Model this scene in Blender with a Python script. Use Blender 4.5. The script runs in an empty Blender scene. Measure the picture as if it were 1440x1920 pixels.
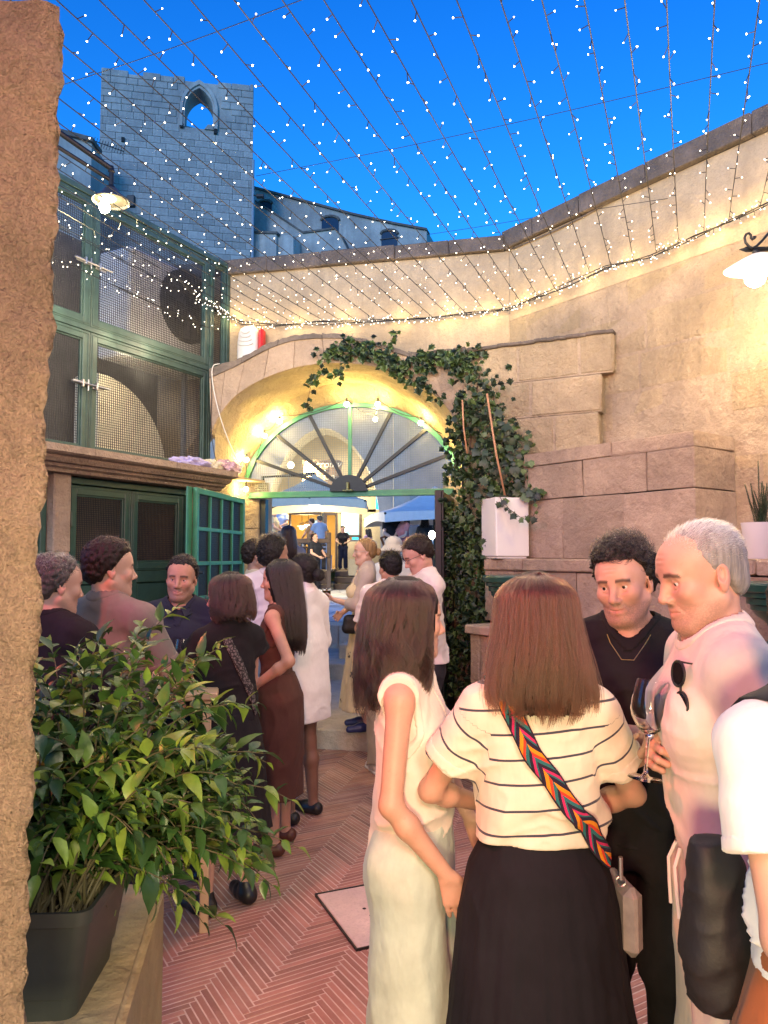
import bpy, bmesh, math, random
import numpy as np
from mathutils import Vector, Matrix
random.seed(7); RNG = np.random.default_rng(7)
PI = math.pi
scene = bpy.context.scene
COL = scene.collection
# ---------------------------------------------------------------- camera
F = 1400.0; HOR = 1045.0; CAMZ = 1.71
TH = math.atan((HOR - 960) / F)
cam = bpy.data.cameras.new('camera'); camo = bpy.data.objects.new('camera', cam); COL.objects.link(camo)
cam.sensor_fit = 'VERTICAL'; cam.sensor_height = 36.0; cam.sensor_width = 27.0
cam.lens = 36.0 * F / 1920; cam.clip_start = 0.05; cam.clip_end = 500
camo.location = (0, 0, CAMZ); camo.rotation_euler = (PI/2 + TH, 0, 0)
scene.camera = camo
# ---------------------------------------------------------------- sky, sun, exposure
world = bpy.data.worlds.new('World'); scene.world = world; world.use_nodes = True
wt = world.node_tree; wn = wt.nodes; wn.clear()
SUN_EL, SUN_ROT = math.radians(14.0), math.radians(200)
sky = wn.new('ShaderNodeTexSky'); sky.sky_type = 'NISHITA'; sky.sun_disc = False
sky.sun_elevation = SUN_EL; sky.sun_rotation = SUN_ROT; sky.air_density = 1.0; sky.dust_density = 0.0; sky.ozone_density = 6.0
mul = wn.new('ShaderNodeMix'); mul.data_type = 'RGBA'; mul.blend_type = 'MULTIPLY'; mul.inputs[0].default_value = 1.0
wt.links.new(sky.outputs[0], mul.inputs[6])
tcw = wn.new('ShaderNodeTexCoord'); spw = wn.new('ShaderNodeSeparateXYZ'); wt.links.new(tcw.outputs['Generated'], spw.inputs[0])
rw = wn.new('ShaderNodeValToRGB'); wt.links.new(spw.outputs[2], rw.inputs[0])      # dusk: paler towards the horizon all round
rw.color_ramp.elements[0].position = .0; rw.color_ramp.elements[0].color = (.10, .50, .78, 1)
rw.color_ramp.elements[1].position = .75; rw.color_ramp.elements[1].color = (.02, .40, .84, 1)
e_w = rw.color_ramp.elements.new(.38); e_w.color = (.10, .58, .86, 1); wt.links.new(rw.outputs[0], mul.inputs[7])
bg = wn.new('ShaderNodeBackground'); bg.inputs[1].default_value = 0.135
wt.links.new(mul.outputs[2], bg.inputs[0])
wo = wn.new('ShaderNodeOutputWorld'); wt.links.new(bg.outputs[0], wo.inputs[0])
sun = bpy.data.lights.new('sun', 'SUN'); sun.energy = 0.45; sun.angle = math.radians(20); sun.color = (0.75, 0.85, 1.0)
suno = bpy.data.objects.new('sun', sun); COL.objects.link(suno)
suno.rotation_euler = (PI/2 - SUN_EL, 0, PI - SUN_ROT)
vs = scene.view_settings; vs.view_transform = 'Standard'; vs.look = 'None'; vs.gamma = 1; vs.exposure = 1.65; vs.use_curve_mapping = False
scene.render.engine = 'CYCLES'
scene.cycles.use_denoising = True; scene.cycles.max_bounces = 8; scene.cycles.sample_clamp_indirect = 4.0
scene.cycles.use_light_tree = True; scene.cycles.caustics_reflective = False; scene.cycles.caustics_refractive = False

def lamp(name, kind, loc, power, color, size=0.05, rot=None, spot=None, size_y=None):
    l = bpy.data.lights.new(name, kind); l.energy = power; l.color = color
    if kind == 'AREA':
        l.size = size
        if size_y: l.shape = 'RECTANGLE'; l.size_y = size_y
    else: l.shadow_soft_size = size
    if kind == 'SPOT': l.spot_size = spot; l.spot_blend = 0.6
    o = bpy.data.objects.new(name, l); COL.objects.link(o); o.location = loc
    if rot is not None: o.rotation_euler = rot
    return o
def aim(src, dst):
    return (Vector(dst) - Vector(src)).to_track_quat('-Z', 'Y').to_euler()
# red lamp on the house front at the left, above the store and out of the picture
RL = (-2.05, 1.55, 3.25)
lamp('red_heat_lamp', 'SPOT', RL, 92, (1.0, 0.15, 0.10), 0.12, aim(RL, (1.3, 3.9, 1.2)), math.radians(84))
# the same red light from the terrace behind the photographer
RB = (-0.2, -1.5, 3.3)
lamp('red_terrace_lamp', 'AREA', RB, 30, (1.0, 0.26, 0.18), 0.4, aim(RB, (0.4, 3.2, 0.9)))
# warm terrace lamp behind the photographer
WL = (1.2, -1.6, 3.3)
lamp('terrace_lamp', 'AREA', WL, 36, (1.0, 0.80, 0.60), 1.0, aim(WL, (0.2, 3.5, 1.2)))

# warm step lamp low at the left, beside the doorway
SL = (-0.15, -0.25, 1.35)
lamp('step_lamp', 'AREA', SL, 16, (1.0, 0.80, 0.42), 0.25, aim(SL, (-0.75, 1.8, 1.0)))

# ---------------------------------------------------------------- helpers
def ray(px, py):
    u = (px - 720) / F; v = -(py - 960) / F
    return Vector((u, math.cos(TH) - v*math.sin(TH), math.sin(TH) + v*math.cos(TH)))
EYE = Vector((0, 0, CAMZ))
def P(px, py, Y):
    r = ray(px, py); return EYE + r * (Y / r.y)
def PZ(px, py, z):
    r = ray(px, py); return EYE + r * ((z - CAMZ) / r.z)
def PP(px, py, o, n):
    r = ray(px, py); return EYE + r * ((Vector(o) - EYE).dot(n) / r.dot(n))

class MB:
    def __init__(s): s.v = []; s.f = []
    def add(s, vs, fs):
        b = len(s.v); s.v += [tuple(p) for p in vs]; s.f += [tuple(b + i for i in f) for f in fs]
    def box(s, c, d, M=None, ch=0.0):
        x, y, z = d[0]/2, d[1]/2, d[2]/2
        if ch <= 0:
            vs = [Vector((sx*x, sy*y, sz*z)) for sz in (-1, 1) for sy in (-1, 1) for sx in (-1, 1)]
            fs = [(0,2,3,1),(4,5,7,6),(0,1,5,4),(2,6,7,3),(0,4,6,2),(1,3,7,5)]
        else:
            ch = min(ch, x*.9, y*.9, z*.9)
            vs = []; idx = {}
            for sz in (-1,1):
                for sy in (-1,1):
                    for sx in (-1,1):
                        for ax in range(3):
                            p = [sx*(x-ch), sy*(y-ch), sz*(z-ch)]; p[ax] = (sx*x, sy*y, sz*z)[ax]
                            idx[(sx,sy,sz,ax)] = len(vs); vs.append(Vector(p))
            fs = []
            for ax in range(3):
                o1, o2 = [a for a in range(3) if a != ax]
                for sg in (-1,1):
                    q = []
                    for a, b in ((-1,-1),(1,-1),(1,1),(-1,1)):
                        k = [0,0,0]; k[ax]=sg; k[o1]=a; k[o2]=b; q.append(idx[(k[0],k[1],k[2],ax)])
                    fs.append(tuple(q))
            for ax in range(3):           # edge chamfers, edges running along ax
                o1, o2 = [a for a in range(3) if a != ax]
                for a in (-1,1):
                    for b in (-1,1):
                        def kk(t, face):
                            k = [0,0,0]; k[ax]=t; k[o1]=a; k[o2]=b; return idx[(k[0],k[1],k[2],face)]
                        fs.append((kk(-1,o1), kk(1,o1), kk(1,o2), kk(-1,o2)))
            for sz in (-1,1):
                for sy in (-1,1):
                    for sx in (-1,1): fs.append(tuple(idx[(sx,sy,sz,a)] for a in range(3)))
        c = Vector(c)
        vs = [(M @ p if M else p) + c for p in vs] if not (M and len(M) == 4) else [M @ (p + c) for p in vs]
        s.add(vs, fs)
    def tube(s, pts, r, n=8, cap=True):
        pts = [Vector(p) for p in pts]; m = len(pts)
        rr = r if hasattr(r, '__len__') else [r]*m
        vs = []; up = None
        for i, p in enumerate(pts):
            t = (pts[min(i+1, m-1)] - pts[max(i-1, 0)]).normalized()
            if up is None: up = Vector((0,0,1)) if abs(t.z) < .9 else Vector((1,0,0))
            a = t.cross(up); a = a.normalized() if a.length > 1e-6 else t.orthogonal().normalized()
            b = a.cross(t).normalized(); up = b
            for k in range(n):
                an = 2*PI*k/n; vs.append(p + (a*math.cos(an) + b*math.sin(an))*rr[i])
        fs = [(i*n+k, i*n+(k+1) % n, (i+1)*n+(k+1) % n, (i+1)*n+k) for i in range(m-1) for k in range(n)]
        if cap: fs += [tuple(range(n-1, -1, -1)), tuple((m-1)*n+k for k in range(n))]
        s.add(vs, fs)
    def lathe(s, prof, n=24, c=(0,0,0), M=None):
        c = Vector(c); vs = []
        for r, z in prof:
            for k in range(n):
                a = 2*PI*k/n; p = Vector((r*math.cos(a), r*math.sin(a), z)); vs.append((M @ p if M else p) + c)
        m = len(prof)
        fs = [(i*n+k, i*n+(k+1) % n, (i+1)*n+(k+1) % n, (i+1)*n+k) for i in range(m-1) for k in range(n)]
        if prof[0][0] > 1e-5: fs.append(tuple(range(n-1, -1, -1)))
        if prof[-1][0] > 1e-5: fs.append(tuple((m-1)*n+k for k in range(n)))
        s.add(vs, fs)
    def prism(s, poly, dvec):
        poly = [Vector(p) for p in poly]; n = len(poly); d = Vector(dvec)
        s.add(poly + [p + d for p in poly], [tuple(range(n-1, -1, -1)), tuple(range(n, 2*n))] + [(i, (i+1) % n, n+(i+1) % n, n+i) for i in range(n)])
    def grid(s, fn, nu, nv):
        vs = [fn(i/(nu), j/(nv)) for j in range(nv+1) for i in range(nu+1)]; w = nu+1
        s.add(vs, [(j*w+i, j*w+i+1, (j+1)*w+i+1, (j+1)*w+i) for j in range(nv) for i in range(nu)])
    def sphere(s, c, r, n=10, m=6, M=None):
        prof = [(math.sin(PI*i/m), -math.cos(PI*i/m)) for i in range(m+1)]
        rr = r if hasattr(r, '__len__') else (r, r, r)
        c = Vector(c); vs = []
        for pr, pz in prof:
            for k in range(n):
                a = 2*PI*k/n; p = Vector((pr*math.cos(a)*rr[0], pr*math.sin(a)*rr[1], pz*rr[2])); vs.append((M @ p if M else p) + c)
        s.add(vs, [(i*n+k, i*n+(k+1) % n, (i+1)*n+(k+1) % n, (i+1)*n+k) for i in range(m) for k in range(n)])
    def mesh(s, name, smooth=False, ang=None):
        me = bpy.data.meshes.new(name); me.from_pydata(s.v, [], s.f); me.validate()
        bm = bmesh.new(); bm.from_mesh(me)
        bmesh.ops.remove_doubles(bm, verts=bm.verts, dist=1e-6); bmesh.ops.recalc_face_normals(bm, faces=bm.faces)
        bm.to_mesh(me); bm.free()
        if smooth:
            me.shade_smooth()
            if ang: me.set_sharp_from_angle(angle=ang)
        return me

def link(o, parent=None):
    COL.objects.link(o)
    if parent is not None:
        o.parent = parent; o.matrix_parent_inverse = basis(parent).inverted()
    return o
def basis(o):
    m = Matrix.LocRotScale(o.location, o.rotation_euler, o.scale)
    return (basis(o.parent) @ o.matrix_parent_inverse @ m) if o.parent else m
def obj(name, mb, mat, parent=None, smooth=False, ang=None, kind=None):
    me = mb.mesh(name, smooth, ang) if isinstance(mb, MB) else mb
    if mat is not None and not me.materials: me.materials.append(mat)
    o = bpy.data.objects.new(name, me); link(o, parent)
    if kind: o['kind'] = kind
    return o
def tag(o, label, cat, group=None):
    o['label'] = label; o['category'] = cat
    if group: o['group'] = group
    return o
def thing(name, label, cat, loc=(0,0,0), rz=0, group=None):
    o = bpy.data.objects.new(name, None); COL.objects.link(o); o.location = loc; o.rotation_euler = (0,0,rz); o.empty_display_size = .1
    return tag(o, label, cat, group)
def struct(name, mb, mat, parent=None, **k):
    o = obj(name, mb, mat, parent, **k); o['kind'] = 'structure'; return o
def copy_tree(o, parent=None):
    c = o.copy(); COL.objects.link(c)
    if parent is not None: c.parent = parent
    for ch in o.children: copy_tree(ch, c)
    return c

# ---------------------------------------------------------------- materials
def nmat(name):
    m = bpy.data.materials.new(name); m.use_nodes = True; nt = m.node_tree; nt.nodes.clear()
    out = nt.nodes.new('ShaderNodeOutputMaterial'); b = nt.nodes.new('ShaderNodeBsdfPrincipled'); nt.links.new(b.outputs[0], out.inputs[0])
    return m, nt, b
def N(nt, typ, **k):
    n = nt.nodes.new('ShaderNode' + typ)
    for a, v in k.items():
        if a == 'ins':
            for i, x in v.items(): n.inputs[i].default_value = x
        else: setattr(n, a, v)
    return n
def L(nt, a, b): nt.links.new(a, b)
def c4(c): return (c[0], c[1], c[2], 1.0)
def mixc(nt, fac, a, b, mode='MIX'):
    m = nt.nodes.new('ShaderNodeMix'); m.data_type = 'RGBA'; m.blend_type = mode
    for s, v in ((0, fac), (6, a), (7, b)):
        if hasattr(v, 'is_linked') or isinstance(v, bpy.types.NodeSocket): nt.links.new(v, m.inputs[s])
        else: m.inputs[s].default_value = v if s == 0 else c4(v)
    return m.outputs[2]
def noise(nt, scale, detail=4, rough=.55, vec=None, stretch=None, obj_co=True):
    tc = N(nt, 'TexCoord'); src = tc.outputs['Object']
    if stretch:
        mp = N(nt, 'Mapping'); mp.inputs['Scale'].default_value = stretch; L(nt, src, mp.inputs[0]); src = mp.outputs[0]
    n = N(nt, 'TexNoise', ins={'Scale': scale, 'Detail': detail, 'Roughness': rough}); L(nt, src, n.inputs['Vector'])
    return n.outputs[0]
def ramp(nt, fac, stops):
    r = N(nt, 'ValToRGB'); L(nt, fac, r.inputs[0]); e = r.color_ramp.elements
    while len(e) < len(stops): e.new(.5)
    for i, (p, c) in enumerate(stops):
        e[i].position = p; e[i].color = c4(c) if hasattr(c, '__len__') else (c, c, c, 1)
    return r.outputs[0]
def bump(nt, b, height, strength=.3, dist=.01, prev=None):
    n = N(nt, 'Bump', ins={'Strength': strength, 'Distance': dist}); L(nt, height, n.inputs['Height'])
    if prev is not None: L(nt, prev, n.inputs['Normal'])
    L(nt, n.outputs[0], b.inputs['Normal']); return n.outputs[0]
def pbr(name, col, rough=.5, metal=0.0, var=0.0, vscale=8, bmp=0.0, bscale=60, bdist=.004, rnd=0.0, **k):
    m, nt, b = nmat(name); b.inputs['Roughness'].default_value = rough; b.inputs['Metallic'].default_value = metal
    b.inputs['Base Color'].default_value = c4(col); c = None
    if var:
        lo = [x*(1-var) for x in col]; hi = [min(1, x*(1+var)) for x in col]
        c = ramp(nt, noise(nt, vscale, 5), [(.3, lo), (.7, hi)])
    if rnd:
        oi = N(nt, 'ObjectInfo'); mr = N(nt, 'MapRange', ins={3: 1-rnd, 4: 1+rnd}); L(nt, oi.outputs['Random'], mr.inputs[0])
        cm = N(nt, 'CombineColor'); [L(nt, mr.outputs[0], cm.inputs[i]) for i in range(3)]
        c = mixc(nt, 1.0, c if c is not None else col, cm.outputs[0], 'MULTIPLY')
    if c is not None: L(nt, c, b.inputs['Base Color'])
    if bmp: bump(nt, b, noise(nt, bscale, 5, .6), bmp, bdist)
    for a, v in k.items(): b.inputs[a.replace('_', ' ')].default_value = v
    return m
def emis(name, col, strength, sample=True):
    m = bpy.data.materials.new(name); m.use_nodes = True; nt = m.node_tree; nt.nodes.clear()
    out = N(nt, 'OutputMaterial'); e = N(nt, 'Emission', ins={0: c4(col), 1: strength}); L(nt, e.outputs[0], out.inputs[0])
    if not sample: m.cycles.emission_sampling = 'NONE'
    return m
def stone(name, col, dark=.55, rnd=.12, bstr=.5, pits=True, streak=.35, scale=1.0, grime=None, gz=None, bd=.012):
    m, nt, b = nmat(name); b.inputs['Roughness'].default_value = .88; b.inputs['Specular IOR Level'].default_value = .25
    lo = [x*dark for x in col]; hi = [min(1, x*1.15) for x in col]
    c = ramp(nt, noise(nt, 2.2*scale, 7, .62), [(.30, [(a+q)/2 for a, q in zip(lo, col)]), (.5, col), (.70, hi)])
    c = mixc(nt, ramp(nt, noise(nt, 14*scale, 6, .7), [(.35, .0), (.75, .35)]), c, [x*.7 for x in col])
    if streak:
        st = ramp(nt, noise(nt, 5*scale, 5, .6, stretch=(1.6, 1.6, .16)), [(.5, 0.0), (.75, streak)])
        c = mixc(nt, st, c, [lo[0]*.75, lo[1]*.78, lo[2]*.85])
    pa = ramp(nt, noise(nt, 1.15*scale, 6, .68), [(.38, 0.0), (.62, .6)]); c = mixc(nt, pa, c, [lo[0]*.8, lo[1]*.82, lo[2]*.9])
    c = mixc(nt, ramp(nt, noise(nt, 70*scale, 4, .7), [(.5, 0), (.75, .5)]), c, [x*.5 for x in col])
    if rnd:
        oi = N(nt, 'ObjectInfo'); mr = N(nt, 'MapRange', ins={3: 1-rnd, 4: 1+rnd}); L(nt, oi.outputs['Random'], mr.inputs[0])
        cm = N(nt, 'CombineColor'); [L(nt, mr.outputs[0], cm.inputs[i]) for i in range(3)]
        c = mixc(nt, 1.0, c, cm.outputs[0], 'MULTIPLY')
    if grime:
        g = ramp(nt, noise(nt, 3.5*scale, 6, .7), [(.3, .25), (.65, 1.0)]); c = mixc(nt, g, c, grime)
    L(nt, c, b.inputs['Base Color'])
    n1 = noise(nt, 26*scale, 8, .72); p = bump(nt, b, n1, min(1, bstr*1.2), bd*1.8)
    if pits:
        tc = N(nt, 'TexCoord'); v = N(nt, 'TexVoronoi', ins={'Scale': 38*scale, 'Randomness': 1.0}); L(nt, tc.outputs['Object'], v.inputs['Vector'])
        pr = ramp(nt, v.outputs['Distance'], [(.06, 0.0), (.22, 1.0)])
        msk = ramp(nt, noise(nt, 6*scale, 3), [(.45, 1.0), (.62, 0.0)])
        mm = N(nt, 'Math', operation='MAXIMUM'); L(nt, pr, mm.inputs[0]); L(nt, msk, mm.inputs[1])
        p = bump(nt, b, mm.outputs[0], bstr*.7, .008, p)
    bump(nt, b, noise(nt, 5*scale, 5, .6), min(1, bstr), .07, p)
    return m
M_ = {}
M_['stone'] = stone('pale_tufa', (.56, .44, .285), bstr=.8, streak=.5, bd=.02)
M_['stone_b'] = stone('pink_tufa', (.50, .375, .27), streak=.3, bstr=.7)
M_['plaster'] = stone('smooth_lime_plaster', (.56, .44, .29), bstr=.45, pits=False, rnd=.03, streak=.4, dark=.6)
M_['mortar'] = stone('joint_mortar', (.52, .41, .29), rnd=0, bstr=.9, streak=0)
M_['coping'] = stone('weathered_coping', (.33, .26, .21), grime=(.11, .095, .085), bstr=.7, rnd=.08)
M_['tower'] = stone('grey_tower_stone', (.54, .50, .45), rnd=.16, bstr=.6, scale=.5, streak=.5)
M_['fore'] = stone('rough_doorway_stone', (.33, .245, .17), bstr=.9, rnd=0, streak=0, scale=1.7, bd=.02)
M_['soffit'] = stone('lit_arch_stone', (.50, .40, .26), bstr=.8, rnd=.04, streak=0, scale=1.1)
M_['green'] = pbr('dark_green_paint', (.035, .085, .066), .38, 0, .18, 12, .08, 90)
M_['green2'] = pbr('weathered_green_paint', (.045, .088, .078), .42, 0, .25, 9, .1, 60)
M_['gate'] = pbr('mid_green_gate_paint', (.04, .19, .10), .4, 0, .2, 10, .08, 80)
M_['wire'] = pbr('dark_wire', (.05, .05, .05), .55, .2, .2, 30)
M_['black'] = pbr('black_iron', (.012, .013, .014), .45, .2, .2, 20, .1, 80)
M_['dark'] = pbr('dark_recess', (.02, .02, .021), .9)
M_['white'] = pbr('white_enamel', (.8, .79, .76), .3, 0, .04, 10)
M_['cable'] = pbr('black_cable', (.012, .012, .013), .5)
M_['steel'] = pbr('steel', (.45, .45, .45), .3, .9)
M_['bulb'] = emis('frosted_bulb_glow', (1.0, .86, .58), 14, False)
M_['fairy'] = emis('fairy_light_glow', (1.0, .88, .66), 5, False)
# ================================================================ STRUCTURE
Z3 = Vector((0, 0, 1))
COR = Vector((1.183, 6.9, 0))                                   # corner of arch wall and right wall
UA = Vector((.976, -.216, 0)).normalized(); NA = Vector((UA.y, -UA.x, 0))      # along the arch wall; NA towards the camera
UR = Vector((.595, -.804, 0)).normalized(); NR = Vector((UR.y, -UR.x, 0))      # along the right wall
UL = Vector((-.46, -.887, 0)).normalized(); NL = Vector((.887, -.46, 0)).normalized()
LP = Vector((-1.585, 7.51, 0))
def A(px, py, d): return PP(px, py, COR - NA*d, NA)              # point on the arch wall plane, d metres behind its face
def R(px, py, e): return PP(px, py, COR + NR*e, NR)
def LW(px, py, e): return PP(px, py, LP + NL*e, NL)
def frame(u, n): return Matrix((u, n, Z3)).transposed()
def block(parent, name, o, u, n, u0, u1, z0, z1, front, depth, mat, ch=.008, gap=.004, kind=None, me=None):
    """a stone with its face `front` metres off the plane through o, running u0..u1, z0..z1"""
    mb = MB(); c = o + u*((u0+u1)/2) + n*(front - depth/2) + Z3*((z0+z1)/2)
    mb.box(c, (abs(u1-u0)-2*gap, depth, abs(z1-z0)-2*gap), frame(u, n), ch)
    rb_ = random.Random(int(abs(u0*1000 + z0*733)) + len(name)); J = min(.007, abs(z1-z0)*.06)
    mb.v = [tuple(Vector(v) + u*rb_.uniform(-J, J) + Z3*rb_.uniform(-J, J) - n*rb_.uniform(0, J*.8)) for v in mb.v]
    ob = obj(name, mb, mat, parent)
    if kind: ob['kind'] = kind
    return ob
def courses(parent, name, o, u, n, u0, u1, z0, z1, ch_, len_, front, depth, mat, seed=0, jit=.004, gap=.004, cham=.008, skip=None):
    r = random.Random(seed); z = z0; k = 0
    while z < z1 - .03:
        h = min(ch_*r.uniform(.92, 1.08), z1 - z)
        if z1 - (z+h) < ch_*.35: h = z1 - z
        x = u0 - (r.uniform(.2, .8)*len_ if True else 0)
        while x < u1:
            l = len_*r.uniform(.7, 1.3); a, b = max(x, u0), min(x+l, u1)
            if b - a > .05 and not (skip and skip((a+b)/2, z+h/2)):
                block(parent, name, o, u, n, a, b, z, z+h, front + r.uniform(-jit, jit), depth, mat, cham, gap)
            x += l
        z += h; k += 1

# ---- courtyard floor: bed of mortar, herringbone bricks set in it, a stone hatch
mb = MB(); mb.box((0.4, 2.6, -.1), (7.5, 10.1, .199))
m, nt, b = nmat('floor_joint_mortar'); b.inputs['Roughness'].default_value = .9
L(nt, ramp(nt, noise(nt, 9, 6), [(.3, (.44, .35, .29)), (.7, (.62, .51, .43))]), b.inputs['Base Color'])
floor = struct('courtyard_floor', mb, m)
m, nt, b = nmat('terracotta_brick'); b.inputs['Roughness'].default_value = .72
c = ramp(nt, noise(nt, 3, 6, .65), [(.3, (.27, .135, .10)), (.55, (.34, .18, .135)), (.75, (.42, .25, .19))])
oi = N(nt, 'ObjectInfo'); at = N(nt, 'Attribute', attribute_name='tone'); ad = N(nt, 'Math', operation='ADD')
L(nt, at.outputs['Fac'], ad.inputs[0]); L(nt, oi.outputs['Random'], ad.inputs[1])
fr = N(nt, 'Math', operation='FRACT'); L(nt, ad.outputs[0], fr.inputs[0])
c = mixc(nt, 1.0, c, ramp(nt, fr.outputs[0], [(0, .72), (.5, 1.0), (1, 1.22)]), 'MULTIPLY')
c = mixc(nt, ramp(nt, noise(nt, 40, 6, .7), [(.5, 0), (.8, .35)]), c, (.40, .30, .25))
L(nt, c, b.inputs['Base Color']); bump(nt, b, noise(nt, 120, 5, .7), .35, .003)
BRICK = m
HB = Vector((.24, 0.97, 0)).normalized()                          # direction of the zigzag
e1 = Matrix.Rotation(-PI/4, 3, 'Z') @ HB; e2 = Matrix.Rotation(PI/4, 3, 'Z') @ HB
BW, BN = .030, 11; O0 = Vector((-.1, 2.6, 0))
slots = []
hc = PZ(700, 1725, 0)                                            # hatch centre
h1 = (PZ(1000, 1603, 0) - PZ(590, 1680, 0)).normalized(); h2 = Vector((-h1.y, h1.x, 0))
hA = PZ(590, 1680, 0); hB = PZ(668, 1785, 0)
h2 = (hA - hB); hd = h2.length; h2.normalize(); h1 = Vector((h2.y, -h2.x, 0))
def in_hatch(p):
    q = p - hB; return -.005 < q.dot(h1) < .50 and -.005 < q.dot(h2) < hd + .005
for i in range(-130, 150):
    for j in range(-11, 12):
        b0 = Vector((i + j*BN, i - j*BN))
        for vert in (0, 1):
            lx, ly = (b0.x + BN/2, b0.y + .5) if not vert else (b0.x + .5, b0.y + 1 + BN/2)
            p = O0 + e1*(lx*BW) + e2*(ly*BW)
            if not (-2.9 < p.x < 2.9 and .5 < p.y < 7.0): continue
            if (p - LP).dot(NL) < .1 or (p - COR).dot(NR) < 1.02: continue
            if p.x < -.55 - .0*p.y and p.y < 2.1: continue
            ax = e1 if not vert else e2
            if all(in_hatch(p + ax*(t*BW*BN/2)) for t in (-.9, -.45, 0, .45, .9)): continue
            slots.append((p, vert))
slots.sort(key=lambda s: (s[0] - Vector((-.1, 2.2, 0))).length)
def brick_box(mb, p, vert, dz=0):
    ax = e1 if not vert else e2; ay = e2 if not vert else -e1
    mb.box(p + Z3*(dz - .0105), (BW*BN - .0052, BW - .0052, .024), Matrix((ax, ay, Z3)).transposed(), .002)
proto = {}
for v in (0, 1):
    mb = MB(); brick_box(mb, Vector((0,0,0)), v); me = mb.mesh('brick'); me.materials.append(BRICK); proto[v] = me
# the nearest bricks in clear view are parts, the rest one joined part
rest = MB(); tone = []; nb = 0
for p, v in slots:
    vis = p.x < .35 and 2.35 < p.y < 4.8 and p.x > -.75
    if vis and nb < 298:
        o = bpy.data.objects.new('brick', proto[v]); o.location = p + Z3*random.uniform(-.0012, .0008); link(o, floor); nb += 1
    else:
        brick_box(rest, p, v, random.uniform(-.0012, .0008)); tone.append(random.random())
me = rest.mesh('brick_field'); me.materials.append(BRICK)
at = me.attributes.new('tone', 'FLOAT', 'FACE'); nf = len(me.polygons)//max(1, len(tone))
at.data.foreach_set('value', np.repeat(np.array(tone, np.float32), nf)[:len(me.polygons)] if len(me.polygons) == nf*len(tone) else np.zeros(len(me.polygons), np.float32))
obj('brick_field', me, None, floor, kind='stuff')
# stone hatch with two lifting holes, in a thin iron frame
hatch = thing('stone_hatch', 'square pale stone hatch with two small lifting holes set in the brick floor', 'hatch', tuple(hB))
fr_ = Matrix((h1, h2, Z3)).transposed()
mb = MB(); mb.box(hB + h1*.25 + h2*hd/2 + Z3*-.002, (.478, hd-.02, .026), fr_, .003)
obj('slab', mb, stone('hatch_stone', (.74, .64, .55), bstr=.4, rnd=0, streak=0, dark=.8), hatch)
mb = MB()
for a, d in ((h1*.25 + h2*.003, (.5, .006, .026)), (h1*.25 + h2*(hd-.003), (.5, .006, .026)), (h1*.003 + h2*hd/2, (.006, hd-.012, .026)), (h1*.497 + h2*hd/2, (.006, hd-.012, .026))):
    mb.box(hB + a + Z3*.0, d, fr_)
obj('frame', mb, M_['black'], hatch)
for px, py in ((683, 1704), (696, 1717)):
    mb = MB(); mb.lathe([(.009, 0), (.009, .0012)], 12, PZ(px, py, 0.011) + Z3*.0008); obj('hole', mb, M_['dark'], hatch)

# ---- steps and plaza
st_m = stone('step_stone', (.60, .50, .37), bstr=.6, rnd=.08, streak=0); paver_m = stone('plaza_paver', (.64, .63, .61), bstr=.5, rnd=.22, streak=0, pits=False)
steps = thing('stone_steps', 'worn pale stone steps rising from the brick courtyard through the gate', 'steps', (0, 7, 0)); steps['kind'] = 'structure'; del steps['category']
sx = UA
def stepblk(y0, y1, x0, x1, z0, z1, n, seed):
    r = random.Random(seed); o = Vector((0, y0, 0)); xs = [x0] + sorted(x0 + (x1-x0)*(i + r.uniform(-.25, .25))/n for i in range(1, n)) + [x1]
    for a, b2 in zip(xs, xs[1:]):
        mb = MB(); c = o + sx*((a+b2)/2) - NA*((y1-y0)/2) + Z3*((z0+z1)/2)
        mb.box(c, (b2-a-.006, y1-y0-.006, z1-z0 + r.uniform(-.004, .004)), frame(sx, NA), .014); obj('step_stone', mb, st_m, steps)
stepblk(6.66, 7.1, -1.6, 1.0, -.05, .18, 3, 1)
stepblk(7.1, 8.2, -1.7, 1.0, -.05, .176, 4, 2); stepblk(8.2, 9.35, -1.8, 1.2, -.05, .178, 4, 3)
stepblk(9.33, 9.9, -2.2, 1.3, .0, .375, 5, 4); stepblk(9.9, 10.95, -2.2, -.62, .0, .37, 3, 5)
stepblk(9.82, 10.95, -.62, 1.3, .0, .56, 1, 6)
stepblk(10.95, 11.5, -4.0, 3.0, .0, .71, 8, 7)
mb = MB(); mb.box((0, 31, .34), (60, 39.0, .70)); plaza = struct('plaza_paving', mb, pbr('plaza_joint', (.16, .15, .14), .9, var=.3, bmp=.3))
r = random.Random(3); big = []; y = 11.5
while y < 30:
    d = .42 * r.uniform(.8, 1.2); x = -4 + r.uniform(-.5, 0)
    while x < 3.2:
        w = r.uniform(.45, .95); big.append((x, y, w, d)); x += w
    y += d
for x, y, w, d in big[:290]:
    mb = MB(); mb.box((x+w/2, y+d/2 - .2*(x), .70), (w-.02, d-.02, .03), Matrix.Rotation(r.uniform(-.03, .03) - .15, 3, 'Z'), .008); obj('paver', mb, paver_m, plaza)
mb = MB()
for x, y, w, d in big[290:]: mb.box((x+w/2, y+d/2 - .2*x, .70), (w-.02, d-.02, .03), Matrix.Rotation(-.15, 3, 'Z'), .008)
obj('paver_field', mb, paver_m, plaza, kind='stuff')
mb = MB(); mb.box((0, 60, -3.0), (400, 300, 2.8)); struct('ground', mb, pbr('far_ground', (.2, .18, .16), .95))

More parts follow.
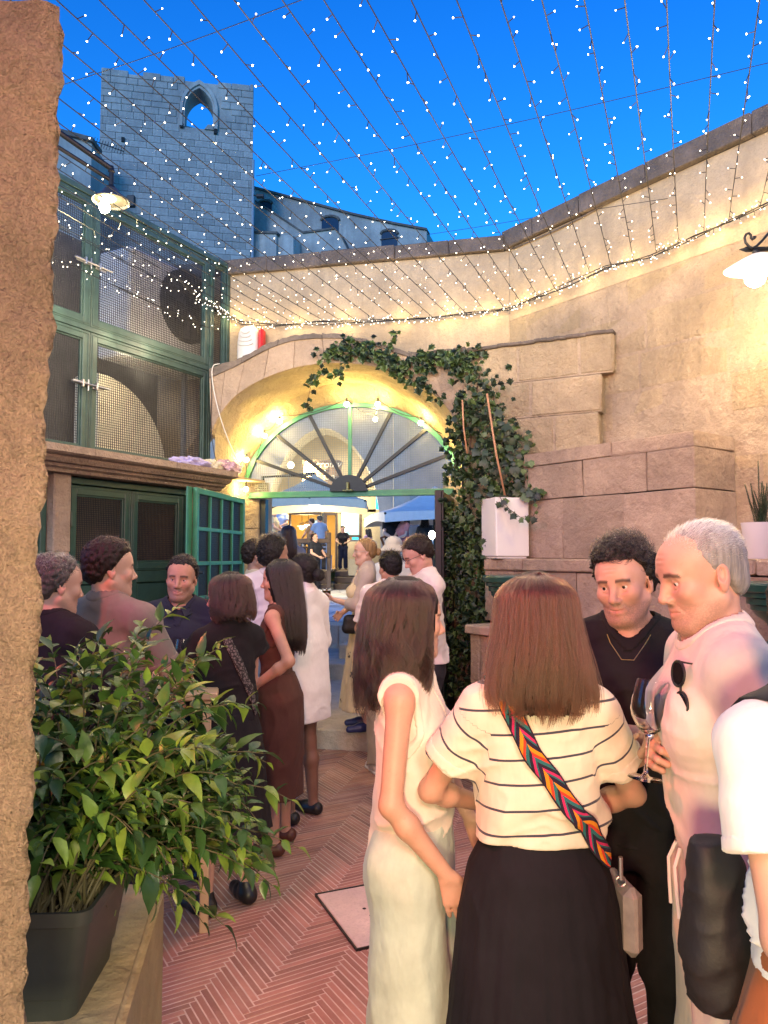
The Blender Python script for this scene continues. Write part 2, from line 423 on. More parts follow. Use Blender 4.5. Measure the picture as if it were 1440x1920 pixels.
# ---- arch wall: plastered top, voussoirs, vault
aw = thing('arch_wall', 'pale stone courtyard wall with the arched gateway and plastered top', 'wall', tuple(A(660, 1045, 0).xy) + (0,))
OUT = [(392,690),(420,682),(450,672),(480,655),(510,641),(545,629),(590,625),(640,626),(690,636),(730,650),(765,660),(800,660),(835,655),(872,650)]
INN = [(396,812),(404,790),(418,768),(436,746),(460,728),(490,711),(525,697),(560,687),(600,681),(650,680),(700,686),(745,700),(790,722),(830,753),(853,785),(866,830)]
INB = [(440,905),(446,880),(458,850),(478,815),(505,782),(545,750),(590,727),(640,717),(690,720),(735,735),(780,760),(820,795),(848,830),(866,870),(874,905)]
def resample(pts, n):
    pts = [Vector((a, b)) for a, b in pts]; s = [0]
    for a, b in zip(pts, pts[1:]): s.append(s[-1] + (b-a).length)
    out = []
    for k in range(n+1):
        t = s[-1]*k/n; i = max(j for j in range(len(s)-1) if s[j] <= t + 1e-9); q = (t - s[i])/(s[i+1]-s[i]); out.append(pts[i].lerp(pts[i+1], q))
    return out
DB = -.5
NV = 60
def cr(pts, n):                                                   # smooth the traced curve a little
    p = resample(pts, n)
    for _ in range(2): p = [p[0]] + [(p[i-1] + p[i]*2 + p[i+1])/4 for i in range(1, n)] + [p[n]]
    return p
oc, ic = cr(OUT, NV), cr(INN, NV)
cuts = [0, 4, 9, 15, 21, 27, 33, 39, 45, 52, 60]
for k, (a, b2) in enumerate(zip(cuts, cuts[1:])):
    o_, i_ = [], []
    for t in range(a, b2+1):
        po, pi = oc[t].copy(), ic[t].copy()
        po = po.lerp(pi, .16); o_.append(po); i_.append(pi)
    if b2 < NV: o_[-1] = o_[-1].lerp(o_[-2], .12); i_[-1] = i_[-1].lerp(i_[-2], .12)
    jt = random.uniform(-.006, .006)
    poly = [A(p.x, p.y, DB + jt) for p in o_] + [A(p.x, p.y, DB + jt) for p in reversed(i_)]
    mb = MB(); mb.prism(poly, -NA*(.40)); obj('voussoir', mb, M_['stone_b'], aw)
mb = MB()                                                          # mortar core behind the joints
poly = [A(p.x, p.y, DB + .012) for p in [q.lerp(w, .05) for q, w in zip(oc, ic)]] + [A(p.x, p.y, DB + .012) for p in reversed([w.lerp(q, .01) for q, w in zip(oc, ic)])]
mb.prism(poly, -NA*.42); obj('arch_core', mb, M_['mortar'], aw)
cuts = [0, 8, 17, 27, 36, 47, 60]
for a, b2 in zip(cuts, cuts[1:]):                                  # weathered capping along the top of the arch
    up = [oc[t].copy() + Vector((0, random.uniform(-1.5, 1.5))) for t in range(a, b2+1)]; lo = [oc[t].lerp(ic[t], .15) for t in range(a, b2+1)]
    if b2 < NV: up[-1] = up[-1].lerp(up[-2], .1); lo[-1] = lo[-1].lerp(lo[-2], .1)
    mb = MB(); mb.prism([A(p.x, p.y, DB - .02) for p in up] + [A(p.x, p.y, DB - .02) for p in reversed(lo)], -NA*.51); obj('capping_stone', mb, M_['coping'], aw)
# splayed soffit and the reveal behind it
ic2, ib = cr(INN, 48), cr(INB, 48); DG = .25
rr = np.random.default_rng(5)
def soffit(u, v):
    k = min(47, int(u*48)); q = u*48 - k; f = ic2[k].lerp(ic2[min(48, k+1)], q); bk = ib[k].lerp(ib[min(48, k+1)], q)
    p0 = A(f.x, f.y, DB + .005); p1 = A(bk.x, bk.y, DG - .14); p = p0.lerp(p1, v)
    w = .012*math.sin(17*u + 9*v) + .008*math.sin(41*u - 13*v)
    return p + Z3*(w*math.sin(PI*v))
mb = MB(); mb.grid(soffit, 96, 14)
obj('arch_soffit', mb, M_['soffit'], aw, smooth=True)
FR = []                                                            # fanlight outline in gate plane
fl, frr, fb, ft = A(458, 928, DG), A(870, 922, DG), None, A(657, 757, DG)
fc = (fl + frr)/2; fa = (frr - fl).length/2; fh = ft.z - fc.z
def fan(t, k=1.0, d=0.0): return fc + UA*(-math.cos(t)*fa*k) + Z3*(math.sin(t)*fh*k) + NA*d
ringb = [A(p.x, p.y, DG - .14) for p in ib]
def back(u, v):
    k = min(47, int(u*48)); q = u*48 - k; p = ringb[k].lerp(ringb[min(48, k+1)], q); w = fan(PI*u, 1.0)
    return p.lerp(w, v)
mb = MB(); mb.grid(back, 96, 5); obj('arch_reveal', mb, M_['soffit'], aw, smooth=True)
# jambs below the springing: left splay, right splay, inner pier
def quadwall(parent, name, pts, thick, mat):
    mb = MB(); mb.prism(pts, thick); return obj(name, mb, mat, parent)
zs = fc.z
def at_z(px, d, z):
    p = A(px, 1045, d); return Vector((p.x, p.y, z))
for (a, da, b2, db) in ((400, DB + .01, 446, DG - .13), (446, DG - .13, 484, DG + .02), (874, DG - .13, 867, DB + .01), (832, DG + .02, 874, DG - .13)):
    zt = A(396, 812, DB).z if a == 400 else (A(440, 905, DG).z + .02 if a in (446, 832) else A(866, 830, DB).z)
    n_ = 5
    for k in range(n_):
        z0, z1 = zt*k/n_, zt*(k+1)/n_
        q = [at_z(a, da, z0+.003), at_z(b2, db, z0+.003), at_z(b2, db, z1-.003), at_z(a, da, z1-.003)]
        quadwall(aw, 'jamb_stone', q, -NA*.3, M_['soffit'])
mb = MB()                                                          # wall thickness round the opening, behind the gate plane
for a, b2 in ((300, 483), (834, 1000)):
    p, q = at_z(a, DG + .05, 0), at_z(b2, DG + .05, 0); mb.prism([p, q, q + Z3*zs, p + Z3*zs], -NA*.4)
obj('gate_pier', mb, M_['plaster'], aw)
# plastered wall above, with the hole left open where the arch runs
top = []
for px in (290, 960): top.append(at_z(px, 0, 4.60))
low = [at_z(p.x, 0, A(p.x, p.y, DB).z - .25) for p in oc[::4]]
low[0] = at_z(405, 0, low[0].z); low.insert(0, at_z(290, 0, low[0].z - .9)); low.append(at_z(960, 0, low[-1].z))
mb = MB(); mb.prism(low + [top[1], top[0]], -NA*.35); obj('plaster_face', mb, M_['plaster'], aw)
u0 = (at_z(290, 0, 0) - COR).dot(UA)
courses(aw, 'coping_stone', Vector((COR.x, COR.y, 0)), UA, NA, u0, .07, 4.60, 4.75, .15, .7, .05, .42, M_['coping'], 11, .006)

# ---- right wall: tufa courses below the string of lights, plaster above
rw = thing('side_wall', 'long stone wall rising along the right side of the courtyard', 'wall', tuple((COR + UR*2).xy) + (0,))
mb = MB(); mb.prism([COR - NR*.005, COR + UR*6.0 - NR*.005, COR + UR*6.0 - NR*.005 + Z3*4.0, COR - NR*.005 + Z3*4.0], -NR*.35); obj('wall_core', mb, M_['mortar'], rw)
courses(rw, 'stone_block', COR, UR, NR, -.3, 6.0, 1.2, 3.93, .305, .62, -.002, .2, M_['stone'], 4, .004, .004, .012)
mb = MB(); mb.prism([COR + Z3*3.93, COR + UR*6 + Z3*3.93, COR + UR*6 + Z3*4.62, COR + Z3*4.62], -NR*.3); obj('plaster_face', mb, M_['plaster'], rw)
courses(rw, 'coping_stone', COR, UR, NR, -.05, 6.0, 4.62, 4.79, .17, .75, .06, .42, M_['coping'], 12, .006)
# older masonry that stands proud beside the arch
om = thing('old_masonry', 'older stone masonry standing proud of the wall right of the arch', 'wall', tuple(A(980, 1045, DB).xy) + (0,))
OM = A(866, 1045, DB); OM.z = 0; UM = Vector((.889, -.458, 0)).normalized(); NM = Vector((UM.y, -UM.x, 0))
def MU(px): p = PP(px, 1045, OM, NM); return (p - OM).dot(UM)
ztop = A(872, 652, DB).z - .03
rows = [(ztop - .33, ztop, [870, 905, 975, 1092, 1158]), (ztop - .64, ztop - .335, [870, 938, 998, 1134]), (ztop - .97, ztop - .645, [870, 955, 1042, 1128]), (ztop - 1.3, ztop - .975, [870, 990, 1126]),
        (1.30, ztop - 1.305, [870, 950, 1060]), (.9, 1.295, [870, 960, 1040]), (.45, .895, [870, 930, 1020]), (0, .445, [870, 960, 1020])]
for z0, z1, xs in rows:
    for a, b2 in zip(xs, xs[1:]):
        block(om, 'stone_block', OM, UM, NM, MU(a), MU(b2), z0, z1, random.uniform(-.006, .006), .42, M_['stone'], .016, .003)
mb = MB()
for z0, z1, xs in rows: mb.prism([OM + UM*MU(xs[0]) + Z3*z0 - NM*.012, OM + UM*(MU(xs[-1]) - .012) + Z3*z0 - NM*.012, OM + UM*(MU(xs[-1]) - .012) + Z3*z1 - NM*.012, OM + UM*MU(xs[0]) + Z3*z1 - NM*.012], -NM*.38)
obj('masonry_core', mb, M_['mortar'], om)
mb = MB()
for k in range(24):
    mb.box(OM + UM*(MU(870) + (MU(1158) - MU(870))*(k + .5)/24) + Z3*(ztop + random.uniform(-.004, .006)) - NM*.17, ((MU(1158) - MU(870))/24 + .01, .38, .03), frame(UM, NM), .008)
obj('worn_ledge', mb, M_['coping'], om, kind='stuff')
# low buttress block, ledge and bench
bt = thing('stone_buttress', 'smooth stone block with a sloping-looking top standing on the ledge', 'wall', tuple(R(1150, 1045, .5).xy) + (1.7,))
bt['label'] = 'low broad stone block projecting above the ledge between ivy planter and rosemary pot'
E1, E2, E3 = .52, .75, 1.13
def RU(px, e): p = R(px, 1045, e); return (p - COR).dot(UR)
ZB = R(1305, 805, E1).z; zl = 1.70
ua, ub = RU(985, E1), RU(1305, E1)
for z0, z1, xs in ((ZB - .105, ZB, [985, 1150, 1306]), (ZB - .38, ZB - .106, [985, 1094, 1216, 1306]), (zl, ZB - .381, [985, 1055, 1170, 1306])):
    for a, b2 in zip(xs, xs[1:]): block(bt, 'stone_block', COR, UR, NR, RU(a, E1), RU(b2, E1), z0, z1, E1 + random.uniform(-.002, .002) + (.006 if z1 == ZB else 0), E1 - .004, M_['stone_b'], .006, .0015)
lb = thing('stone_bench', 'stepped stone ledge and bench built along the right wall', 'bench', tuple((COR + UR*1.5 + NR*.9).xy) + (0,))
u_a, u_b = RU(925, E2) - .1, 6.0
courses(lb, 'ledge_slab', COR, UR, NR, u_a, u_b, zl - .10, zl, .1, .9, E2 + .02, E2 + .01, M_['stone_b'], 21, .002, .002, .012)
courses(lb, 'stone_block', COR, UR, NR, u_a, u_b, 1.2, zl - .102, .41, .75, E2, E2 - .004, M_['stone_b'], 22, .003, .002, .006)
ue = (PZ(882, 1170, 1.2) - COR).dot(UR)
courses(lb, 'bench_slab', COR, UR, NR, ue, u_b, 1.13, 1.2, .07, .9, E3 + .03, E3 + .02, stone('bench_top_stone', (.52, .41, .33), bstr=.3, rnd=.06, streak=0), 23, .001, .0015, .008)
courses(lb, 'stone_block', COR, UR, NR, ue + .03, u_b, 0, 1.128, .376, .7, E3, E3 - .02, M_['stone_b'], 24, .003, .002, .006)

# ---- left building: cornice, stone jamb, wall behind the doors
lw = thing('left_building', 'stone building front at left carrying the green doors and meshed store', 'building', tuple((LP + UL*1.2).xy) + (0,))
def lframe(): return frame(UL, NL)
mb = MB(); mb.box(LP + UL*1.9 - NL*.75 + Z3*1.2, (4.2, .1, 2.5), lframe()); obj('wall', mb, M_['plaster'], lw)
UEND = (LW(447, 900, .5) - LP).dot(UL)
prof = [(.02, 2.33), (.30, 2.33), (.315, 2.352), (.35, 2.365), (.36, 2.385), (.40, 2.39), (.425, 2.415), (.43, 2.43), (.475, 2.437), (.50, 2.45), (.50, 2.5), (.02, 2.5)]
seg = [UEND, UEND + .8, UEND + 1.65, UEND + 2.4, UEND + 3.1]
for a, b2 in zip(seg, seg[1:]):
    p0 = LP + UL*(a + .0015); mb = MB(); mb.prism([p0 + NL*n_ + Z3*z for n_, z in prof], UL*(b2 - a - .003)); obj('cornice_stone', mb, M_['stone_b'], lw)
j0, j1 = (LW(131, 1045, .24) - LP).dot(UL), (LW(98, 1045, .24) - LP).dot(UL)
for k in range(4): block(lw, 'jamb_stone', LP, UL, NL, j0, j1, .583*k, .583*(k+1), .24 + random.uniform(-.003, .003), .9, M_['stone_b'], .006, .002)
block(lw, 'jamb_stone', LP, UL, NL, UEND - .3, UEND + .25, 0, 2.33, .16, .8, M_['stone_b'], .006, .002)
mb = MB(); mb.box(LP + UL*1.9 - NL*.30 + Z3*2.49, (4.4, 1.1, .02), lframe()); obj('store_floor', mb, M_['plaster'], lw)
mb = MB(); mb.box(LP + UL*1.9 - NL*.9 + Z3*3.6, (4.4, .08, 2.2), lframe()); obj('store_back', mb, pbr('store_back_wall', (.10, .095, .09), .9, var=.2), lw)

# ---- foreground: rough doorway stone at left, low wall carrying the planter
fw = thing('doorway_jamb', 'rough pitted stone doorway edge cutting off the left of the view', 'wall', (-.9, 1.2, 0))
EX = [(110, 0), (112, 60), (108, 150), (104, 260), (100, 330), (103, 380), (97, 430), (94, 560), (90, 640), (86, 745), (78, 790), (82, 850), (78, 935), (72, 1000), (70, 1060), (72, 1150), (64, 1240), (62, 1330), (56, 1450), (52, 1560), (44, 1700), (40, 1850), (42, 1920), (42, 2100)]
ez = [P(px, py, 1.06) for px, py in EX]; zz = [p.z for p in ez][::-1]; xx = [p.x for p in ez][::-1]
rg = np.random.default_rng(2)
nx, nz = 46, 150
ph = rg.uniform(0, 6, 12)
def fore(u, v):
    z = zz[0] + (zz[-1] - zz[0])*v
    e = float(np.interp(z, zz, xx)) + .002*math.sin(31*z + ph[0]) + .002*math.sin(83*z + ph[1]) + .002*math.sin(170*z + ph[2])
    if u < .7:
        x = -1.0 + (e + 1.0)*(u/.7)**.8; y = 1.06
        k = max(0, (u/.7 - .93)/.07); y += .018*k*k
    else:
        t = (u - .7)/.3; x = e + .012*math.sin(8*z + 3*t)*t - .36*t; y = 1.078 + .5*t
    y += .006*math.sin(23*x + 11*z) * math.sin(17*z + ph[3]) + .003*math.sin(60*x + 47*z + ph[4])
    return Vector((x, y, z))
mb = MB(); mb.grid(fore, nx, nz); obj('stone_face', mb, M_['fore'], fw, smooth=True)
lowm = stone('low_wall_plaster', (.50, .40, .24), bstr=.4, rnd=.03, streak=.1, pits=False)
lo = thing('planter_wall', 'low plastered wall at lower left that carries the dark planter', 'wall', (-.85, 1.6, 0))
ln = [(-.515, 1.0), (-.53, 1.55), (-.645, 2.26), (-1.5, 2.4), (-1.5, 1.0)]
mb = MB(); mb.prism([Vector((x, y, 0)) for x, y in ln], Z3*.75)
me = mb.mesh('wall_body'); bm = bmesh.new(); bm.from_mesh(me); bmesh.ops.bevel(bm, geom=bm.edges[:], offset=.018, segments=3, affect='EDGES'); bm.to_mesh(me); bm.free()
obj('wall_body', me, lowm, lo)

# ---- unseen house wall behind the viewer, added to block low dusk light
rb = thing('rear_screen_wall', 'plain stone house front added unseen behind the viewer to shade the courtyard', 'house', (0, -2.8, 0))
mb = MB(); mb.box((0, -3.0, 2.6), (9, .4, 5.2)); obj('wall', mb, M_['stone_b'], rb)
# ================================================================ METALWORK ON THE LEFT
FL = frame(UL, NL)
def lu(px, e): p = LW(px, 1045, e); return (p - LP).dot(UL)
def lbox(mb, u0, u1, z0, z1, n0, n1, ch=0.0):
    mb.box(LP + UL*((u0+u1)/2) + NL*((n0+n1)/2) + Z3*((z0+z1)/2), (abs(u1-u0), abs(n1-n0), abs(z1-z0)), FL, ch)
def wiremesh(mb, u0, u1, z0, z1, n, step=.021, r=.0022, place=None):
    k = int((u1-u0)/step)
    for i in range(1, k+1):
        u = u0 + (u1-u0)*i/(k+1)
        place(mb, u - r, u + r, z0, z1, n - .0015, n + .0025)
    k = int((z1-z0)/step)
    for i in range(1, k+1):
        z = z0 + (z1-z0)*i/(k+1)
        place(mb, u0, u1, z - r, z + r, n - .0045, n - .0005)
def framed(parent, name, u0, u1, z0, z1, n, mat, place, w=.06, t=.04, mesh=True, mz0=None, step=.021):
    """a stepped metal frame (outer stile, inner bead) with woven wire across it"""
    f = MB()
    for a, b2, c, d in ((u0, u0+w, z0, z1), (u1-w, u1, z0, z1), (u0+w, u1-w, z0, z0+w), (u0+w, u1-w, z1-w, z1)): place(f, a, b2, c, d, n - t, n, .004)
    i = w + .014
    for a, b2, c, d in ((u0+w, u0+i, z0+w, z1-w), (u1-i, u1-w, z0+w, z1-w), (u0+i, u1-i, z0+w, z0+i), (u0+i, u1-i, z1-i, z1-w)): place(f, a, b2, c, d, n - t, n - .014, .003)
    o = 0.016
    for a, b2, c, d in ((u0+o, u0+o+.008, z0+o, z1-o), (u1-o-.008, u1-o, z0+o, z1-o), (u0+o+.008, u1-o-.008, z0+o, z0+o+.008), (u0+o+.008, u1-o-.008, z1-o-.008, z1-o)): place(f, a, b2, c, d, n - .001, n + .006, .002)
    fo = obj(name, f, mat, parent)
    if mesh:
        m_ = MB(); wiremesh(m_, u0+i, u1-i, (z0 if mz0 is None else mz0)+i, z1-i, n - t*.6, step, place=place); w_ = obj('wire_mesh', m_, M_['wire'], fo, kind='stuff')
    return fo
cab = thing('meshed_store', 'green metal store with wire mesh doors above the stone cornice', 'cabinet', tuple((LP + UL*1.2).xy) + (2.5,))
uR, uD, uM, uL = lu(424, 0), lu(387, 0), lu(160, 0), lu(20, 0)
ZT, ZM, ZBt = 4.66, 3.56, 2.53
mb = MB()                                                          # carcass rails
lbox(mb, uR, uR+.05, ZM - .3, ZT + .05, -.06, .012, .004); lbox(mb, uR + .05, uL, ZT, ZT + .05, -.06, .012, .004); lbox(mb, uD - .03, uD + .0, ZBt, ZT, -.06, .006, .004)
lbox(mb, uD, uL, ZM - .02, ZM + .02, -.06, .006, .003)
obj('carcass', mb, M_['green2'], cab)
framed(cab, 'end_panel', uR + .052, uD - .032, ZM + .02, ZT - .004, 0, M_['green2'], lbox, .035, .035)
pl = []
for a, b2 in ((uD + .002, uM - .002), (uM + .002, uL)):
    for z0, z1 in ((ZM + .022, ZT - .004), (ZBt, ZM - .022)):
        d = framed(cab, 'door', a, b2, z0, z1, 0, M_['green2'], lbox, .07, .04); pl.append(d)
for zc in ((ZM + ZT)/2 - .02, (ZM + ZBt)/2 + .05):                    # sliding bolts across the meeting stiles
    mb = MB(); uc = uM
    lbox(mb, uc - .13, uc - .02, zc - .022, zc + .012, .008, .02, .003); lbox(mb, uc + .02, uc + .17, zc - .012, zc + .022, .008, .02, .003)
    mb.tube([LP + UL*(uc - .18) + NL*.034 + Z3*zc, LP + UL*(uc + .2) + NL*.034 + Z3*zc], .009, 8); mb.tube([LP + UL*(uc + .04) + NL*.034 + Z3*(zc - .05), LP + UL*(uc + .04) + NL*.034 + Z3*(zc + .04)], .006, 6)
    lbox(mb, uc - .05, uc - .035, zc - .03, zc + .03, .02, .05, .003); lbox(mb, uc + .09, uc + .105, zc - .03, zc + .03, .02, .05, .003)
    obj('bolt', mb, M_['steel'], cab)
for zc in (ZM + .18, ZT - .2, ZBt + .15, ZM - .2): mb = MB(); lbox(mb, uD - .012, uD + .012, zc - .06, zc + .06, .004, .022, .004); obj('hinge', mb, M_['green'], cab)
# what stands in the store
ac = thing('air_conditioner', 'white air conditioner with a round dark fan behind the upper wire mesh door', 'air conditioner', tuple((LP + UL*.9 - NL*.5).xy) + (ZM,))
ua0, ua1 = lu(430, -.22), lu(232, -.22)
mb = MB(); lbox(mb, max(ua0, -.1), ua1, ZM - .02, ZT - .12, -.62, -.22, .02); obj('casing', mb, pbr('ac_casing', (.75, .74, .72), .5, var=.1), ac)
fcn = LW(352, 560, -.20); fz = 3.98
def disc(mb, c, r, n0, n1, n=40):
    vs = [c + UL*(r*math.cos(2*PI*k/n)) + Z3*(r*math.sin(2*PI*k/n)) + NL*n0 for k in range(n)]; mb.prism(vs, NL*(n1 - n0))
cc = Vector((fcn.x, fcn.y, LW(350, 575, -.2).z))
mb = MB(); disc(mb, cc, .36, -.03, .02); obj('fan_opening', mb, M_['dark'], ac)
mb = MB()
for k in range(3):
    a = 2*PI*k/3 + .4
    vs = [cc + NL*.024 + UL*(r_*math.cos(a + t)) + Z3*(r_*math.sin(a + t)) for r_, t in ((.06, -.5), (.33, -.25), (.34, .35), (.07, .5))]
    mb.prism(vs, NL*.004)
obj('fan_blade', mb, pbr('fan_blades', (.05, .05, .052), .5), ac)
mb = MB()
for q in range(7):
    r_ = .06 + .05*q; mb.tube([cc + NL*.045 + UL*(r_*math.cos(2*PI*k/36)) + Z3*(r_*math.sin(2*PI*k/36)) for k in range(37)], .0028, 5, False)
for k in range(12):
    a = PI*2*k/12; mb.tube([cc + NL*.045 + (UL*math.cos(a) + Z3*math.sin(a))*.03, cc + NL*.045 + (UL*math.cos(a) + Z3*math.sin(a))*.365], .0028, 5)
obj('fan_guard', mb, M_['black'], ac)
arcw = thing('arched_panel', 'cream quarter round wall face behind the lower wire mesh door', 'panel', tuple((LP + UL*1.6 - NL*.5).xy) + (2.5,))
c0 = LW(182, 860, -.45); cu = (c0 - LP).dot(UL); r1 = abs((LW(312, 860, -.45) - LP).dot(UL) - cu)
zt_ = LW(190, 700, -.45).z - 2.5
vs = [LP + UL*cu - NL*.45 + Z3*2.5] + [LP + UL*(cu - r1*math.cos(t)) - NL*.45 + Z3*(2.5 + zt_*math.sin(t)) for t in [PI/2*k/20 for k in range(21)]]
mb = MB(); mb.prism(vs, -NL*.3); obj('panel_face', mb, pbr('cream_plaster', (.80, .73, .55), .85, var=.12, bmp=.4, bscale=25), arcw)
lamp('panel_fill_light', 'POINT', LP + UL*1.25 + NL*-.12 + Z3*3.35, 2.2, (1, .85, .6), .1)  # added fill light without a fixture, brightens the cream panel behind the mesh
post = thing('store_post', 'thin grey post standing inside the meshed store', 'post', tuple((LP + UL*.4 - NL*.3).xy) + (2.5,))
up_ = lu(340, -.3); mb = MB(); lbox(mb, up_ - .02, up_ + .02, 2.5, ZM, -.32, -.28, .003); obj('upright', mb, pbr('post_grey', (.2, .2, .2), .5), post)
# ---- double door under the cornice and its neighbour at the edge
def metal_door(name, label, u0, u1, leaves):
    t = thing(name, label, 'door', tuple((LP + UL*((u0+u1)/2) + NL*.15).xy) + (0,), 0)
    mb = MB()
    for a, b2, c, d in ((u0, u0+.05, 0, 2.32), (u1-.05, u1, 0, 2.32), (u0+.05, u1-.05, 2.27, 2.32)): lbox(mb, a, b2, c, d, .02, .175, .004)
    obj('door_frame', mb, M_['green'], t)
    w = (u1 - u0 - .1)/leaves
    for k in range(leaves):
        a, b2 = u0 + .05 + w*k + .003, u0 + .05 + w*(k+1) - .003
        fo = framed(t, 'leaf', a, b2, 1.60, 2.262, .15, M_['green'], lbox, .07, .04, True, None, .017)
        mb = MB(); lbox(mb, a, a+.07, .02, 1.598, .11, .15, .004); lbox(mb, b2-.07, b2, .02, 1.598, .11, .15, .004); lbox(mb, a+.07, b2-.07, 1.50, 1.598, .11, .148, .006); lbox(mb, a+.07, b2-.07, .02, .12, .11, .148, .006)
        obj('stile', mb, M_['green'], fo)
        p = [LP + UL*x + Z3*z + NL*.115 for x, z in ((a+.07, .12), (b2-.07, .12), (b2-.07, 1.5), (a+.07, 1.5))]
        q = [LP + UL*x + Z3*z + NL*.142 for x, z in ((a+.16, .5), (b2-.16, .5), (b2-.085, 1.485), (a+.085, 1.485))]
        mb = MB(); mb.add(p + q, [(4,5,6,7), (0,1,5,4), (1,2,6,5), (2,3,7,6), (3,0,4,7)]); obj('pressed_panel', mb, M_['green'], fo)
    for z in (2.0, 1.1, .3): mb = MB(); lbox(mb, u1-.065, u1-.035, z-.06, z+.06, .176, .2, .005); obj('hinge', mb, M_['green'], t)
    return t
ud0, ud1 = max(lu(372, .15), UEND + .28), j0 - .004
metal_door('double_door', 'dark green metal double door with mesh tops behind the talking men', ud0, ud1, 2)
metal_door('edge_door', 'dark green door half hidden by the rough stone jamb', j1 + .004, j1 + .8, 1)
# ---- gate leaf standing open against the left side
G0 = P(455, 1045, 7.3); G1 = P(364, 1045, 6.05); G0.z = G1.z = 0
UG = (G1 - G0).normalized(); NG = Vector((-UG.y, UG.x, 0)); NG = NG if NG.x > 0 else -NG; GLn = (G1 - G0).length; FG = frame(UG, NG)
def gbox(mb, u0, u1, z0, z1, n0, n1, ch=0.0): mb.box(G0 + UG*((u0+u1)/2) + NG*((n0+n1)/2) + Z3*((z0+z1)/2), (abs(u1-u0), abs(n1-n0), abs(z1-z0)), FG, ch)
gl = thing('gate_leaf', 'green lattice gate leaf with perforated panels standing open beside the men', 'gate', tuple(G0))
zt = 2.28; mb = MB()
for a, b2, c, d in ((0, .05, .06, zt), (GLn-.05, GLn, .06, zt), (.05, GLn-.05, zt-.05, zt), (.05, GLn-.05, .06, .12)): gbox(mb, a, b2, c, d, -.02, .02, .004)
gbox(mb, GLn+.001, GLn+.10, .06, zt, -.035, -.022, .002); obj('frame', mb, M_['gate'], gl)
for k in range(1, 4):
    mb = MB(); u = .05 + (GLn-.1)*k/4; gbox(mb, u-.016, u+.016, .12, zt-.05, -.008, .012, .003); obj('upright', mb, M_['gate'], gl)
for k in range(1, 8):
    mb = MB(); z = zt - .05 - .285*k; gbox(mb, .05, GLn-.05, z-.016, z+.016, -.006, .010, .003); obj('rail', mb, M_['gate'], gl)
mb = MB(); wiremesh(mb, .05, GLn-.05, .12, zt-.05, -.012, .02, .0042, gbox); obj('perforated_sheet', mb, M_['black'], gl, kind='stuff')
mb = MB(); gbox(mb, GLn-.045, GLn-.005, 1.55, 1.62, .021, .035, .006); mb.tube([G0 + UG*(GLn-.025) + NG*.03 + Z3*1.585, G0 + UG*(GLn-.025) + NG*.07 + Z3*1.585], .012, 10); obj('lock', mb, M_['black'], gl)
# right leaf, opened towards us, seen almost edge on
H0 = A(846, 1045, DG - .02); H1 = P(822, 1045, H0.y - .95); H0.z = H1.z = 0
UH = (H1 - H0).normalized(); NH = Vector((-UH.y, UH.x, 0)); HLn = (H1 - H0).length
gr = thing('gate_leaf', 'dark gate leaf seen edge on, standing open against the ivy', 'gate', tuple(H0))
def hbox(mb, u0, u1, z0, z1, n0, n1, ch=0.0): mb.box(H0 + UH*((u0+u1)/2) + NH*((n0+n1)/2) + Z3*((z0+z1)/2), (abs(u1-u0), abs(n1-n0), abs(z1-z0)), frame(UH, NH), ch)
mb = MB()
for a, b2, c, d in ((0, .05, .25, zt), (HLn-.06, HLn, .25, zt), (.05, HLn-.06, zt-.05, zt), (.05, HLn-.06, .25, .31)): hbox(mb, a, b2, c, d, -.03, .03, .005)
hbox(mb, HLn-.03, HLn+.004, .25, zt, .032, .045, .002); obj('frame', mb, M_['black'], gr)
for k in range(1, 7):
    mb = MB(); z = zt - .05 - .285*k; hbox(mb, .05, HLn-.06, z-.016, z+.016, -.006, .01, .003); obj('rail', mb, M_['black'], gr)
mb = MB(); wiremesh(mb, .05, HLn-.06, .31, zt-.05, -.012, .025, .005, hbox); obj('perforated_sheet', mb, M_['black'], gr, kind='stuff')
mb = MB(); hbox(mb, HLn-.05, HLn-.015, 1.1, 1.3, .046, .06, .004); obj('lock', mb, M_['black'], gr)
# left gate post, dark
gp = thing('gate_post', 'dark upright gate post at the left of the opening', 'post', tuple(at_z(490, DG + .1, .2)))
p, q = at_z(484, DG + .06, .2), at_z(497, DG + .06, .2); mb = MB(); mb.prism([p, q, q + Z3*(fc.z - .24), p + Z3*(fc.z - .24)], -NA*.08); obj('upright', mb, pbr('post_paint', (.02, .03, .045), .4), gp)
# ---- fanlight
fn = thing('fanlight', 'half round green fanlight grille with radiating bars over the gateway', 'grille', tuple(fc))
mb = MB()
for (k0, k1, d0, d1) in ((.955, 1.0, .01, .05),):
    n_ = 48; vs = []
    for k in range(n_+1):
        t = PI*k/n_
        vs += [fan(t, k1, d0), fan(t, k1, d1), fan(t, k0, d1), fan(t, k0, d0)]
    fs = []
    for k in range(n_):
        a = 4*k; b2 = a + 4
        for j in range(4): fs.append((a+j, a+(j+1) % 4, b2+(j+1) % 4, b2+j))
    fs += [(0,1,2,3), (4*n_+3, 4*n_+2, 4*n_+1, 4*n_)]; mb.add(vs, fs)
mb.box(fc + NA*.03 + Z3*.0, (2*fa, .045, .05), frame(UA, NA), .004); mb.box(fc + NA*.035 - Z3*.028, (2*fa+.06, .06, .02), frame(UA, NA), .003)
obj('rim', mb, M_['gate'], fn)
hubr = .19
angs = [.42, .78, 1.17, PI/2, 1.97, 2.36, 2.72]
